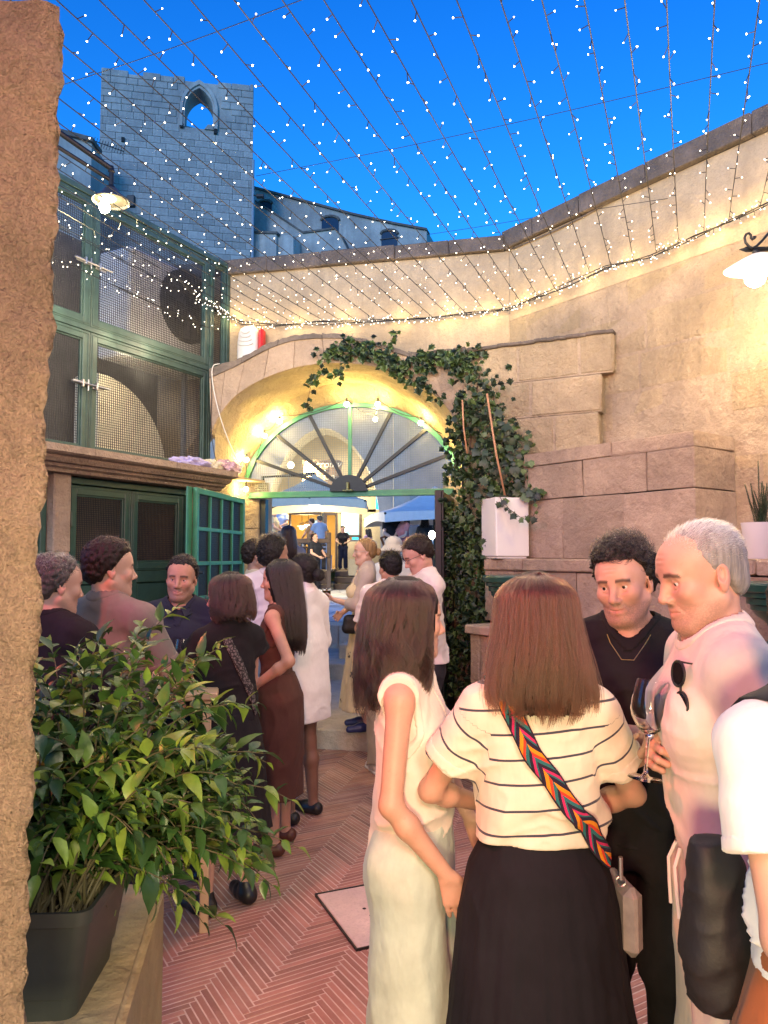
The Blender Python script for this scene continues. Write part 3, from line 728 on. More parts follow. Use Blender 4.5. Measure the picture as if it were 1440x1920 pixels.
for i, t in enumerate(angs):
    d = (UA*(-math.cos(t)*fa) + Z3*(math.sin(t)*fh)); d1 = d*.96; d0 = d.normalized()*hubr*.9
    mb = MB(); mm = d.normalized(); sd = mm.cross(NA)
    mb.box(fc + (d0 + d1)/2 + NA*.028, ((d1 - d0).length, .03, .034), Matrix((mm, NA, sd)).transposed(), .003); obj('bar', mb, M_['gate'] if i == 3 else M_['black'], fn)
mb = MB()
vs = [fc + UA*(hubr*math.cos(t)) + Z3*(hubr*.86*math.sin(t) + .015) + NA*.045 for t in [PI*k/24 for k in range(25)]]; mb.prism(vs, NA*.05); obj('hub', mb, M_['black'], fn)
mb = MB(); mb.box(fc + NA*.115 + Z3*.055, (.03, .03, .09), frame(UA, NA), .008); mb.box(fc + NA*.11 + Z3*.02, (.1, .03, .02), frame(UA, NA), .006); obj('catch', mb, pbr('catch_brass', (.12, .13, .07), .4, .5), fn)
mb = MB(); st_ = .0235; k = int(fa/st_)
for i in range(-k, k+1):
    x = i*st_
    if abs(x) < fa*.96:
        zt2 = fh*.965*math.sqrt(1 - (x/fa/.965)**2) if abs(x) < fa*.965 else 0
        if zt2 > .03: mb.box(fc + UA*x + Z3*(zt2/2 + .01) + NA*.012, (.0042, .004, zt2), frame(UA, NA))
for j in range(1, int(fh*.96/st_)):
    z = j*st_; w = fa*.965*math.sqrt(max(0, 1 - (z/fh/.965)**2))
    mb.box(fc + Z3*(z + .01) + NA*.008, (2*w, .004, .0042), frame(UA, NA))
obj('wire_mesh', mb, pbr('pale_wire', (.24, .25, .21), .5, .3), fn, kind='stuff')

# ---- festoon bulbs round the arch, on a slack cable
fest = thing('festoon_string', 'string of round festoon bulbs looped round the gateway arch', 'lights', tuple(fc))
bpx = [(650, 758, .12), (708, 758, .12), (704, 786, -.25), (789, 793, .12), (848, 826, .05), (524, 790, .08), (496, 817, .12), (462, 862, .14), (440, 880, .2), (461, 917, .16), (858, 855, .1)]
bp = []
for px, py, d in bpx: bp.append(A(px, py, DG - d))
for p in bp:
    mb = MB(); mb.sphere(p, .026, 14, 9); mb2 = MB(); mb2.tube([p + Z3*.022, p + Z3*.06], [.014, .011], 10)
    s = obj('socket', mb2, M_['black'], fest); obj('bulb', mb, M_['bulb'], s, smooth=True)
    lamp('festoon_lamp', 'POINT', p + NA*.07, 3.0, (1.0, .70, .22), .03)
mb = MB(); order = sorted(bp, key=lambda p: (p - fc).dot(UA)); pts = []
for a, b2 in zip(order, order[1:]):
    for k in range(6):
        t = k/6; pts.append(a.lerp(b2, t) + Z3*(.055 - .05*math.sin(PI*t)) )
mb.tube(pts, .004, 5); obj('cable', mb, M_['cable'], fest)
# festoon bulbs along the cornice corner and loose wires
def wire(name, label, pts, r, mat, n=10):
    P_ = [Vector(p) for p in pts]; out = []
    for i in range(len(P_)-1):
        p0, p1, p2, p3 = P_[max(i-1, 0)], P_[i], P_[i+1], P_[min(i+2, len(P_)-1)]
        for k in range(n):
            t = k/n; out.append(.5*((2*p1) + (p2-p0)*t + (2*p0-5*p1+4*p2-p3)*t*t + (3*p1-p0-3*p2+p3)*t**3))
    out.append(P_[-1]); mb = MB(); mb.tube(out, r, 6); o = obj(name, mb, mat, smooth=True)
    return tag(o, label, 'cable') if label else o
WH = pbr('white_cable', (.62, .6, .57), .5)
wire('loose_cable', 'slack white cable hanging from the green store down past the arch', [A(412, 682, DB-.03), A(399, 688, DB-.03), A(399, 720, DB-.03), A(411, 775, DB-.03), A(428, 825, DB-.02), A(447, 868, DB-.02), A(452, 884, DB), A(440, 893, DB-.02)], .005, WH)
wire('loose_cable', 'thin dark cable running down the left end of the arch', [A(396, 690, DB-.012), A(397, 740, DB-.012), A(396, 800, DB-.012), A(402, 850, DB-.01), A(415, 895, DB-.01)], .004, M_['cable'])
wire('wall_cable', 'grey cable clipped under the coping of the arch wall', [A(430, 513, -.012), A(560, 495, -.012), A(700, 490, -.012), A(850, 476, -.012), A(957, 466, -.012)], .008, M_['coping'])
wire('wall_cable', 'grey cable clipped under the coping of the right wall', [R(962, 466, .012), R(1050, 428, .012), R(1150, 375, .012), R(1260, 314, .012), R(1380, 250, .012), R(1440, 222, .012)], .008, M_['coping'])
# alarm box on the wall over the arch
al = thing('alarm_siren', 'white alarm siren box with a red side panel above the arch', 'alarm', tuple(A(475, 640, 0)))
sc_ = (A(497, 640, 0) - A(453, 640, 0)).length; ca = A(475, 640, -.02); hz = A(475, 616, 0).z - ca.z
def sirens(x0, x1, w0, w1):
    prof_ = [(-1.0, w0*.0 + 1), (-.55, 1.02), (.5, .98), (.82, .86), (1.0, .55)]
    return prof_
mb = MB(); n_ = 12
for a, b2 in ((0, 1),):
    ring = []
    for z, w in ((-1.9, .98), (-1.0, 1.02), (-.2, 1.0), (.45, .92), (.8, .78), (1.0, .5)):
        rr_ = []
        for k in range(n_+1):
            t = PI*k/n_; rr_.append(ca + UA*(-math.cos(t)*sc_*.44*w - .03) + Z3*(z*hz*1.0) + NA*(.02 + .11*math.sin(t)**.5*w))
        ring.append(rr_)
    vs = [p for r_ in ring for p in r_]; w_ = n_+1
    mb.add(vs, [(j*w_+i, j*w_+i+1, (j+1)*w_+i+1, (j+1)*w_+i) for j in range(5) for i in range(n_)] + [tuple(5*w_+i for i in range(w_))])
obj('cover', mb, pbr('siren_white', (.72, .70, .66), .4, var=.05), al, smooth=True, ang=.6)
mb = MB(); mb.box(ca + UA*(sc_*.44) + NA*.05 - Z3*hz*.45, (.055, .10, hz*2.4), frame(UA, NA), .02); obj('strobe', mb, pbr('siren_red', (.55, .02, .015), .25), al)
for k in range(4):
    mb = MB(); w = sc_*(.18 + .05*k); mb.tube([ca + UA*(-math.cos(t)*w - .03) + Z3*(hz*(.55 - .3*k) - .03*math.sin(t)) + NA*(.132) for t in [PI*(.1 + .8*j/10) for j in range(11)]], .0045, 6); obj('louvre', mb, pbr('siren_louvre', (.5, .49, .45), .5), al)
# crumpled plastic bags on the cornice end
def crumple(name, label, c, size, mat, seed):
    r = np.random.default_rng(seed); mb = MB(); ph = r.uniform(0, 6, 9)
    def f(u, v):
        a, e = 2*PI*u, PI*(v - .5); d = Vector((math.cos(a)*math.cos(e), math.sin(a)*math.cos(e), math.sin(e)))
        k = 1 + .16*math.sin(3*a + 4*e + ph[0]) + .12*math.sin(7*a - 5*e + ph[1]) + .09*math.sin(13*a + 9*e + ph[2])
        p = Vector((d.x*size[0]*k, d.y*size[1]*k, max(d.z*size[2]*k, -size[2]*.55)))
        return c + UL*p.x + NL*p.y + Z3*(p.z + size[2]*.55)
    mb.grid(f, 40, 20); return tag(obj(name, mb, mat, smooth=False), label, 'bag')
def cp(px, e=.34): p = LW(px, 880, e); return Vector((p.x, p.y, 2.5))
crumple('plastic_bag', 'crumpled lilac plastic bag lying on the cornice', cp(360), (.24, .09, .055), pbr('lilac_bag', (.42, .38, .62), .35, var=.15), 3)
crumple('plastic_bag', 'crumpled pale yellow bag between two purple bags on the cornice', cp(395), (.13, .08, .06), pbr('cream_bag', (.60, .55, .40), .35, var=.15), 4)
crumple('plastic_bag', 'crumpled pinkish bag drooping at the right end of the cornice', cp(425), (.16, .09, .07), pbr('pink_bag', (.50, .33, .40), .3, var=.15), 5)
# ---- two enamel wall lamps
def enamel_lamp(c, r, tilt, wh, seg=40):
    """shade (open below), socket and bulb hung at c"""
    T = tilt
    pr = [(.03, .05), (.05, .048), (r*.55, .018), (r*.93, -.028), (r, -.036), (r, -.041), (r*.92, -.034), (r*.55, .012), (.05, .042), (.02, .042)]
    mb = MB(); mb.lathe(pr, seg, c, T); return mb
lc = P(208, 368, 5.15)
la = thing('wall_lamp', 'black bracket lamp with a lit bulb and shallow shade over the green store', 'lamp', tuple(lc))
T = Matrix.Identity(3)
sh = obj('shade', enamel_lamp(lc, .128, T, 0), pbr('shade_dark', (.05, .05, .05), .4), la, smooth=True, ang=.6)
mb = MB(); mb.lathe([(.108, -.030), (.07, -.006), (.04, .008), (.02, .010)], 30, lc); obj('shade_lining', mb, pbr('shade_lining', (.75, .70, .52), .4), sh, smooth=True)
mb = MB(); mb.tube([lc + Z3*.04, lc + Z3*.07, lc + Z3*.08, lc + Z3*.17, lc + Z3*.18, lc + Z3*.22], [.04, .03, .018, .018, .024, .014], 12); obj('stem', mb, M_['black'], la)
jn = lc + Z3*.2; b0 = P(60, 226, 4.9); mb = MB(); mb.tube([jn, b0 + Z3*.05], .019, 10); mb.tube([jn - Z3*.085, b0 - Z3*.07], .014, 10); obj('bracket', mb, M_['black'], la)
lb_ = P(196, 389, 5.15) ; mb = MB(); mb.sphere(lb_, (.036, .036, .042), 16, 10); obj('bulb', mb, emis('lamp_bulb_glow', (1, .88, .55), 60, False), la, smooth=True)
mb = MB(); mb.tube([lb_ + Z3*.03, lc + Z3*.01], [.02, .022], 10); obj('socket', mb, M_['white'], la)
lamp('wall_lamp_light', 'POINT', lb_ - Z3*.02 + Vector((.02, -.06, -.02)), 9, (1, .78, .36), .04)
rc = P(1424, 492, 4.45)
la = thing('wall_lamp', 'scroll bracket lamp with white enamel shade and bare lit globe on the right', 'lamp', tuple(rc))
sh = obj('shade', enamel_lamp(rc, .20, Matrix.Rotation(.10, 3, 'X'), 0), M_['white'], la, smooth=True, ang=.6)
gb = P(1416, 520, 4.45); mb = MB(); mb.sphere(gb, .06, 20, 12); obj('bulb', mb, emis('globe_glow', (1, .93, .76), 40, False), la, smooth=True)
mb = MB(); mb.tube([gb + Z3*.055, rc + Z3*.03], [.026, .03], 14); obj('socket', mb, pbr('socket_cream', (.6, .56, .42), .4), la)
k0 = P(1386, 468, 4.45); k1 = P(1480, 466, 4.6); mb = MB(); mb.tube([k0, k0 + (k1-k0)*.1, k0 + (k1-k0)*.12, k1, k1 + (k1-k0)*1.2], [.002, .012, .016, .016, .016], 10)
sp = [(1415, 444), (1414, 447), (1411, 449), (1408, 446), (1408, 441), (1404, 437), (1399, 439), (1396, 446), (1398, 455), (1405, 463), (1411, 465), (1419, 461), (1430, 450), (1442, 436), (1470, 410)]
mb.tube([P(a, b2, 4.45) for a, b2 in sp], [.013] + [.008]*(len(sp)-1), 8); mb.tube([rc + Z3*.05, P(1412, 470, 4.45)], [.02, .014], 8); obj('bracket', mb, M_['black'], la, smooth=True)
lamp('globe_light', 'POINT', gb + Vector((-.03, -.0, -.13)), 19, (1, .66, .26), .06)

# ================================================================ FAIRY LIGHTS
VD = Vector((.407, 1.0, 0)).normalized()                          # the strings run this way, level with one another
def bulbs(mbw, mbb, pts, step, seed, stalk=.03, off=(0, 0, 0)):
    r = random.Random(seed); acc = step*r.random(); L_ = 0
    for a, b2 in zip(pts, pts[1:]):
        d = (b2 - a).length; t0 = 0
        while acc < d:
            p = a.lerp(b2, acc/d); ang = r.uniform(0, 2*PI); t = (b2-a).normalized(); s1 = t.orthogonal().normalized(); s2 = t.cross(s1)
            q = p + (s1*math.cos(ang) + s2*math.sin(ang))*stalk*r.uniform(.8, 1.15) + t*r.uniform(-.012, .012) - Z3*.004
            mbw.tube([p, q], .0024, 4); e = q + (q - p).normalized()*.006
            mbb.sphere(e, .0038*r.uniform(.7, 1.15), 6, 4); acc += step*r.uniform(.72, 1.3)
        acc -= d
GZ = 3.96
def wall_pt(px, py): return A(px, py, -.06) if px < 955 else R(px, py, .07)
LINE = [(425, 590), (450, 603), (520, 606), (600, 605), (700, 603), (800, 596), (880, 589), (950, 578), (1000, 560), (1060, 535), (1140, 500), (1220, 478), (1300, 445), (1370, 412), (1440, 378), (1500, 350)]
main = [wall_pt(a, b2) for a, b2 in LINE]
lab = 'heavy run of fairy lights fixed along the wall under the plaster band'
ls = thing('light_garland', lab, 'lights', tuple(main[7]))
w, bb = MB(), MB(); 
for k in range(3):
    pts = [p + Vector((random.uniform(-.02, .02), random.uniform(-.02, .02), random.uniform(-.03, .02))) for p in main]; w.tube(pts, .004, 5); bulbs(w, bb, pts, .05, 50 + k, .028)
obj('cable', w, M_['cable'], ls); obj('bulb', bb, M_['fairy'], ls, kind='stuff')
for i in range(len(main)-1):
    d = (main[i+1] - main[i]).length; n_ = max(1, round(d/.42))
    for k in range(n_):
        p = main[i].lerp(main[i+1], (k + .5)/n_); nn = NA if p.x < COR.x else NR
        lamp('garland_light', 'POINT', p + nn*.05, .6, (1, .70, .28), .02)
# return run across the green store
c2 = [main[0], P(405, 577, 6.9), P(385, 562, 6.6), P(360, 545, 6.35), P(335, 525, 6.1)]
ls = thing('light_garland', 'short bunched run of fairy lights crossing the upper corner of the green store', 'lights', tuple(c2[2]))
w, bb = MB(), MB()
for k in range(2):
    pts = [p + Vector((random.uniform(-.02, .02), 0, random.uniform(-.02, .02))) for p in c2]; w.tube(pts, .004, 5); bulbs(w, bb, pts, .055, 70 + k)
mb = MB(); mb.tube([c2[0] - Vector((.03, .05, 0)), c2[0] + Vector((-.1, -.12, .03))], .03, 8); obj('connector', mb, M_['black'], ls)
obj('cable', w, M_['cable'], ls); obj('bulb', bb, M_['fairy'], ls, kind='stuff')
# the overhead strings: each one runs from the wall line back over the courtyard
starts = []
perp = Vector((VD.y, -VD.x, 0))
dense = []
for i in range(len(main)-1):
    for k in range(40): dense.append(main[i].lerp(main[i+1], k/40))
s0 = dense[0].dot(perp); s1 = dense[-1].dot(perp); step = .172; x = s0 + .02; idx = 0
while x < s1:
    p = min(dense, key=lambda q: abs(q.dot(perp) - x)); starts.append(p.copy()); x += step*random.uniform(.93, 1.07)
# further strings start on the store front at left
NLEFT = 3
for k in range(1, 4): starts.insert(0, LP + UL*(.21*k) + NL*.04 + Z3*(GZ - .02))
NSTR = len(starts)
for i, p in enumerate(starts):
    Ln = 7.6; pts = []
    sag = random.uniform(.10, .17); dz = random.uniform(-.03, .03)
    for k in range(31):
        t = k/30; q = p - VD*(Ln*t) + Z3*(.22*t - sag*4*t*(1-t)*.7 + dz*t) + perp*(.012*math.sin(5*t + i)); pts.append(q)
    w, bb = MB(), MB(); w.tube(pts[:26], .003, 5); bulbs(w, bb, pts[:26], .128, 100 + i, .034)
    od = ['first', 'second', 'third', 'fourth', 'fifth', 'sixth', 'seventh', 'eighth', 'ninth', 'tenth', 'eleventh', 'twelfth', 'thirteenth', 'fourteenth', 'fifteenth', 'sixteenth', 'seventeenth', 'eighteenth', 'nineteenth', 'twentieth']
    k_ = i - NLEFT; nm_ = od[k_] if 0 <= k_ < 20 else 'twenty ' + od[k_ - 20] if k_ >= 20 else od[-k_ - 1]
    ls = thing('light_string', ('string of fairy lights tied to the wall garland, %s from the green store' if k_ >= 0 else 'string of fairy lights ending over the green store, %s from its corner') % nm_, 'lights', tuple(p), 0, 'parallel strings of fairy lights overhead')
    obj('cable', w, M_['cable'], ls); obj('bulb', bb, M_['fairy'], ls, kind='stuff')
    for t in (.12, .3, .5): 
        if i % 2 == 0: lamp('string_light', 'POINT', p - VD*(Ln*t) - Z3*.4, 1.0 if t < .2 else 2.5, (1, .78, .50), .12)
GW = [('thin guy wire crossing the sky above the old tower', [P(60, 178, 4.6), P(300, 98, 4.2), P(565, 0, 3.6), P(640, -30, 3.4)]),
      ('long thin guy wire crossing the sky right of the tower', [P(480, 330, 6.5), P(720, 283, 5.9), P(980, 227, 5.4), P(1200, 176, 5.0), P(1440, 118, 4.7), P(1500, 104, 4.6)]),
      ('short guy wire low in the sky over the coping', [P(800, 440, 7.2), P(900, 425, 7.0), P(1000, 408, 6.9)]),
      ('faint guy wire across the plaster above the lights', [P(1120, 392, 5.9), P(1280, 368, 5.5), P(1440, 345, 5.2)])]
for t, pts in GW: wire('guy_wire', t, pts, .0022, M_['cable'], 6)
# ================================================================ BEYOND THE WALL
# ruined bell wall with a pointed opening
TD = 31.5; tn = Vector((-.185, -1, 0)).normalized(); tu = Vector((1, -.185, 0)).normalized() * 1
tu = Vector((.983, .185, 0)); tn = Vector((.185, -.983, 0))
T0 = P(182, 470, TD); T0.z = 0
def TP(px, py, d=0): return PP(px, py, T0 - tn*d, tn)
def tuz(px, py): p = TP(px, py); return (p - T0).dot(tu), p.z
tw = thing('ruined_tower', 'tall roofless grey stone tower wall pierced by an empty pointed window', 'tower', tuple(T0))
w1 = tuz(474, 300)[0]; zt0 = tuz(182, 122)[1]
wl, zsill = tuz(346, 238); wr, _ = tuz(399, 238); wc = (wl + wr)/2; _, zsp = tuz(372, 206); _, zap = tuz(372, 166)
hw = (wr - wl)/2
def arc(n=10, k=1.0):                                              # right half of the pointed head, from spring to apex
    rise = (zap - zsp)*k; R_ = (hw*hw*k*k + rise*rise)/(2*hw*k); cx = hw*k - R_; a1 = math.asin(min(1, rise/R_))
    return [(cx + R_*math.cos(a1*i/n), zsp + R_*math.sin(a1*i/n)) for i in range(n+1)]
def tpt(x, z, d=0): return T0 + tu*x + Z3*z - tn*d
ha = arc()
mb = MB(); mb.prism([tpt(0, 0, .008), tpt(wc, 0, .008), tpt(wc, zsill, .008), tpt(wl, zsill, .008)] + [tpt(wc - x, z, .008) for x, z in ha] + [tpt(wc, zt0 - .25, .02), tpt(0, zt0 - .25, .02)], -tn*1.1)
mb.prism([tpt(wc, 0, .02), tpt(w1, 0, .02), tpt(w1, zt0 - .25, .02), tpt(wc, zt0 - .25, .02)] + [tpt(wc + x, z, .02) for x, z in reversed(ha)] + [tpt(wr, zsill, .02), tpt(wc, zsill, .02)], -tn*1.1)
obj('tower_core', mb, M_['tower'], tw)
r = random.Random(9); z = 7.0; nblk = 0; jn = MB()
unit = MB(); unit.box((0, 0, 0), (1, 1, 1), None, .03); UNIT = unit.mesh('tower_block'); UNIT.materials.append(M_['tower'])
while z < zt0 - .1:
    h = r.uniform(.27, .36); last = z + h >= zt0 - .1; x = -r.uniform(0, .5)
    while x < w1:
        l = r.uniform(.42, .85); a, b2 = max(0, x), min(w1, x + l); x += l; m = (a + b2)/2
        if b2 - a < .08: continue
        hh = h if not last else h*r.uniform(.5, 1.1)
        def inwin(q, zq): return abs(q - wc) < hw*1.28 and zsill - .1 < zq < zap + .45 and (zq < zsp or abs(q - wc) < hw*1.3*(1 - ((zq - zsp)/(zap + .45 - zsp))**2))
        if inwin(m, z + h/2) or inwin(a + .05, z + h/2) or inwin(b2 - .05, z + h/2): continue
        if z > 12.5 and nblk < 299:
            o = bpy.data.objects.new('block', UNIT); o.matrix_world = Matrix.Identity(4); o.location = tpt(m, z + hh/2, -.002 - r.uniform(0, .014) + .1)
            o.rotation_euler = (0, 0, math.atan2(tu.y, tu.x)); o.scale = (b2 - a - .014, .24, hh - .014); COL.objects.link(o); o.parent = tw; o.matrix_parent_inverse = basis(tw).inverted(); nblk += 1
        else: jn.box(tpt(m, z + hh/2, -.01 + .1), (b2 - a - .014, .24, hh - .014), frame(tu, -tn), .02)
    z += h
obj('block_field', jn, M_['tower'], tw, kind='stuff')
mb = MB()                                                          # moulded hood of the window
for k0, k1, f in ((1.0, 1.14, .05), (1.14, 1.34, .12)):
    i_, o_ = arc(14, k0), arc(14, k1)
    prof_i = [(hw*k0, zsill)] + i_; prof_o = [(hw*k1, zsill)] + o_
    for sg in (-1, 1):
        mb.prism([tpt(wc + sg*x, zz, -f) for x, zz in prof_i] + [tpt(wc + sg*x, zz, -f) for x, zz in reversed(prof_o)], -tn*(.4))
obj('window_hood', mb, M_['tower'], tw)
mb = MB(); vs = [(wl - .1, zsill - .1), (wr + .1, zsill - .1), (wr + .1, tuz(400, 236)[1]), (wr - .35, tuz(385, 234)[1]), (wc + .1, tuz(374, 229)[1]), (wl - .1, tuz(346, 222)[1])]
mb.prism([tpt(x, zz, .55) for x, zz in vs], -tn*.3); obj('broken_sill', mb, M_['tower'], tw)
mb = MB(); mb.prism([tpt(wc + .25, zsill - .02, -.05), tpt(wc + .75, zsill - .02, -.05), tpt(wc + .58, zsill + .2, -.05), tpt(wc + .4, zsill + .2, -.05)], -tn*.3); obj('loose_stone', mb, M_['tower'], tw)
for x, zz in ((wl - .12, zsill + .02), (wr + .12, zsill - .1), (tuz(231, 263)[0], tuz(231, 263)[1])):
    mb = MB(); mb.box(tpt(x, zz, -.03), (.14, .12, .2), frame(tu, -tn)); obj('putlog_hole', mb, M_['dark'], tw)
an = thing('aerial', 'small spiked television aerial fixed before the left edge of the tower', 'aerial', tuple(P(182, 270, 30.5)))
mb = MB(); a, b2 = P(176, 264, 30.5), P(232, 284, 30.5); mb.tube([a, b2], .02, 6)
for k in range(12):
    p = a.lerp(b2, k/11); mb.tube([p - Vector((.05, 0, .17)), p + Vector((.05, 0, .17))], .012, 5)
obj('mast_spikes', mb, M_['black'], an)
# grey house left of the tower
hs = thing('grey_house', 'low grey stone house corner left of the tower', 'house', tuple(P(140, 400, 29)))
mb = MB(); a, b2 = P(60, 236, 29), P(172, 268, 29.5); mb.prism([Vector((a.x, 29, 5)), Vector((b2.x, 29.5, 5)), b2, a], Vector((0, 6, 0))); obj('wall', mb, M_['tower'], hs)
mb = MB(); mb.prism([a + Z3*-.02 + Vector((-.1, -.15, 0)), b2 + Vector((.1, -.15, -.02)), b2 + Vector((.1, -.15, .16)), a + Vector((-.1, -.15, .16))], Vector((0, 1, 0))); obj('eaves', mb, M_['coping'], hs)
# long sloping stone building right of the tower
lg = thing('stone_building', 'long grey stone building with arched dark windows and a sloping roofline right of the tower', 'building', tuple(P(640, 440, 35)))
gn = Vector((-.3, -.954, 0)).normalized(); gu = Vector((-gn.y, gn.x, 0)); gu = gu if gu.x > 0 else -gu; g0 = P(478, 460, 36)
def GP(px, py, d=0): return PP(px, py, g0 - gn*d, gn)
tp = [(474, 352), (560, 375), (660, 402), (740, 420), (800, 431)]
mb = MB(); mb.prism([GP(474, 560), GP(800, 560)] + [GP(a, b2) for a, b2 in reversed(tp)], -gn*5); obj('wall', mb, M_['tower'], lg)
mb = MB()
for (a, c), (b2, d) in zip(tp, tp[1:]): mb.prism([GP(a, c, -.12), GP(b2, d, -.12), GP(b2, d - 4, -.12), GP(a, c - 4, -.12)], -gn*.6)
obj('roof_edge', mb, M_['coping'], lg)
for x0, x1, y0, y1 in ((486, 509, 376, 398), (603, 635, 406, 440), (715, 745, 432, 462)):
    n_ = 8; mb = MB(); cx = (x0+x1)/2; ht = (x1 - x0)*.22
    mb.prism([GP(x0, y1, -.03), GP(x1, y1, -.03), GP(x1, y0 + ht, -.03)] + [GP(cx + (x1-x0)/2*math.cos(PI*k/n_), y0 + ht - ht*math.sin(PI*k/n_), -.03) for k in range(1, n_)] + [GP(x0, y0 + ht, -.03)], -gn*.1)
    w = obj('window', mb, pbr('dark_window_' + str(x0), (.02, .03, .05), .15), lg)
    mb = MB(); mb.tube([GP(cx + (x1-x0)/2*1.06*math.cos(PI*k/n_), y0 + ht - ht*1.15*math.sin(PI*k/n_), -.05) for k in range(0, n_+1)], .07, 6); obj('window_arch', mb, M_['coping'], w)
mb = MB(); mb.box(GP(cx, 447, -.05), (.9, .05, .04), frame(gu, -gn)); obj('shutter_rail', mb, M_['black'], lg)
stp = [(478, 378), (520, 405), (568, 437), (600, 433), (627, 429), (640, 445), (652, 470)]
pr = thing('stair_parapet', 'stepped stone stair parapet climbing the long building', 'parapet', tuple(GP(560, 450, -1.5)))
mb = MB(); mb.prism([GP(478, 560, -1.5), GP(652, 560, -1.5)] + [GP(a, b2, -1.5) for a, b2 in reversed(stp)], -gn*.4); obj('wall', mb, M_['tower'], pr)
for (a, c), (b2, d) in zip(stp, stp[1:]):
    mb = MB(); mb.prism([GP(a, c, -1.58), GP(b2, d, -1.58), GP(b2, d - 3.5, -1.58), GP(a, c - 3.5, -1.58)], -gn*.55); obj('coping_stone', mb, M_['coping'], pr)
pb = thing('chimney_block', 'square grey stone block standing at the foot of the tower', 'block', tuple(GP(490, 450, -2.6)))
mb = MB(); mb.prism([GP(474, 560, -2.6), GP(518, 560, -2.6), GP(518, 434, -2.6), GP(474, 432, -2.6)], -gn*.8); obj('body', mb, M_['tower'], pb)
mb = MB(); mb.prism([GP(472, 436, -2.68), GP(520, 438, -2.68), GP(520, 434, -2.68), GP(472, 432, -2.68)], -gn*1); obj('cap', mb, M_['coping'], pb)
mb = MB(); mb.prism([GP(518.5, 560, -2.4), GP(550, 560, -2.4), GP(550, 441, -2.4), GP(518.5, 441, -2.4)], -gn*.8); obj('low_body', mb, M_['tower'], pb)
fl_ = thing('floodlight', 'small dark floodlight bracket on the tower edge', 'floodlight', tuple(P(484, 368, 31)))
mb = MB(); a = P(488, 368, 31); mb.box(a, (.34, .2, .14), None, .02); mb.tube([a - Vector((.1, 0, 0)), P(476, 366, 31.3)], .03, 6); obj('head', mb, M_['black'], fl_)
dp = thing('drainpipe', 'drainpipe running down the right edge of the tower', 'pipe', tuple(TP(478, 430, -.1)))
mb = MB(); mb.tube([TP(475, 300, -.12), TP(474, 380, -.12), TP(473, 520, -.12)], .06, 8); obj('pipe', mb, pbr('pipe_grey', (.3, .32, .36), .5), dp)
fb_ = thing('wall_flood', 'dark square lamp housing behind the left wall lamp', 'lamp', tuple(P(247, 378, 30)))
mb = MB(); mb.box(P(246, 378, 29), (.32, .2, .46), None, .03); mb.box(P(238, 378, 29.1), (.1, .1, .2), None, .02); obj('housing', mb, M_['black'], fb_)

# ================================================================ THE PLAZA
pz = .70
FD = 28.0
cream = stone('cream_facade', (.52, .43, .29), bstr=.3, rnd=.02, streak=.2, scale=.4); pale = stone('pale_facade', (.46, .44, .41), bstr=.3, rnd=.02, streak=.2, scale=.4)
def FP(px, py, d=FD): return P(px, py, d)
fa_ = thing('restaurant_building', 'cream restaurant front with a wide lit doorway across the plaza', 'building', tuple(FP(600, 1090)))
def rectp(mb, x0, y0, x1, y1, d, t=.3):
    a, b2 = FP(x0, y1, d), FP(x1, y0, d); mb.prism([a, Vector((b2.x, d, a.z)), b2, Vector((a.x, d, b2.z))], Vector((0, t, 0)))
mb = MB()
for q in ((380, 700, 541, 1130), (541, 700, 640, 958), (640, 700, 705, 960), (672, 955, 740, 1130), (601, 958, 612, 1130), (628, 958, 640, 1130)): rectp(mb, *q, FD)
obj('wall', mb, cream, fa_)
mb = MB(); rectp(mb, 640, 1012, 690, 1130, FD); obj('counter_wall', mb, cream, fa_)
mb = MB(); rectp(mb, 520, 940, 660, 1130, FD + 4, .1); obj('interior_wall', mb, pbr('interior_ochre', (.60, .42, .16), .8, var=.15, vscale=1.5), fa_)
mb = MB(); a = FP(520, 1075, FD+.3); mb.box((a.x + 1, FD + 2.2, 1.25), (5.0, 3.6, .06)); mb.box((a.x + 1, FD + 2.2, 4.0), (5.0, 3.6, .06)); mb.box((a.x - .3, FD+2, 2.6), (.06, 3.6, 2.7)); obj('interior', mb, pbr('interior_plaster', (.5, .36, .18), .8), fa_)
for q in ((541, 955, 545, 1100), (598, 955, 602, 1100), (545, 955, 598, 965), (607, 960, 612, 1095), (612, 960, 629, 966), (629, 960, 633, 1095)):
    mb = MB(); rectp(mb, *q, FD - .12, .2); obj('door_frame', mb, pbr('dark_walnut', (.05, .03, .02), .5), fa_)
mb = MB(); rectp(mb, 583, 976, 598, 1002, FD + 3.8, .05); obj('wall_screen', mb, emis('screen_glow', (.62, .8, .78), .5), fa_)
mb = MB(); rectp(mb, 640, 960, 673, 1003, FD - .08, .1); w = obj('window', mb, pbr('window_pane', (.30, .62, .70), .12, var=.2, vscale=2), fa_)
mb = MB(); rectp(mb, 637, 957, 676, 960, FD - .14, .2); rectp(mb, 637, 1003, 676, 1007, FD - .14, .2); rectp(mb, 674, 957, 677, 1007, FD - .14, .2); obj('window_frame', mb, pbr('dark_walnut2', (.05, .03, .02), .5), w)
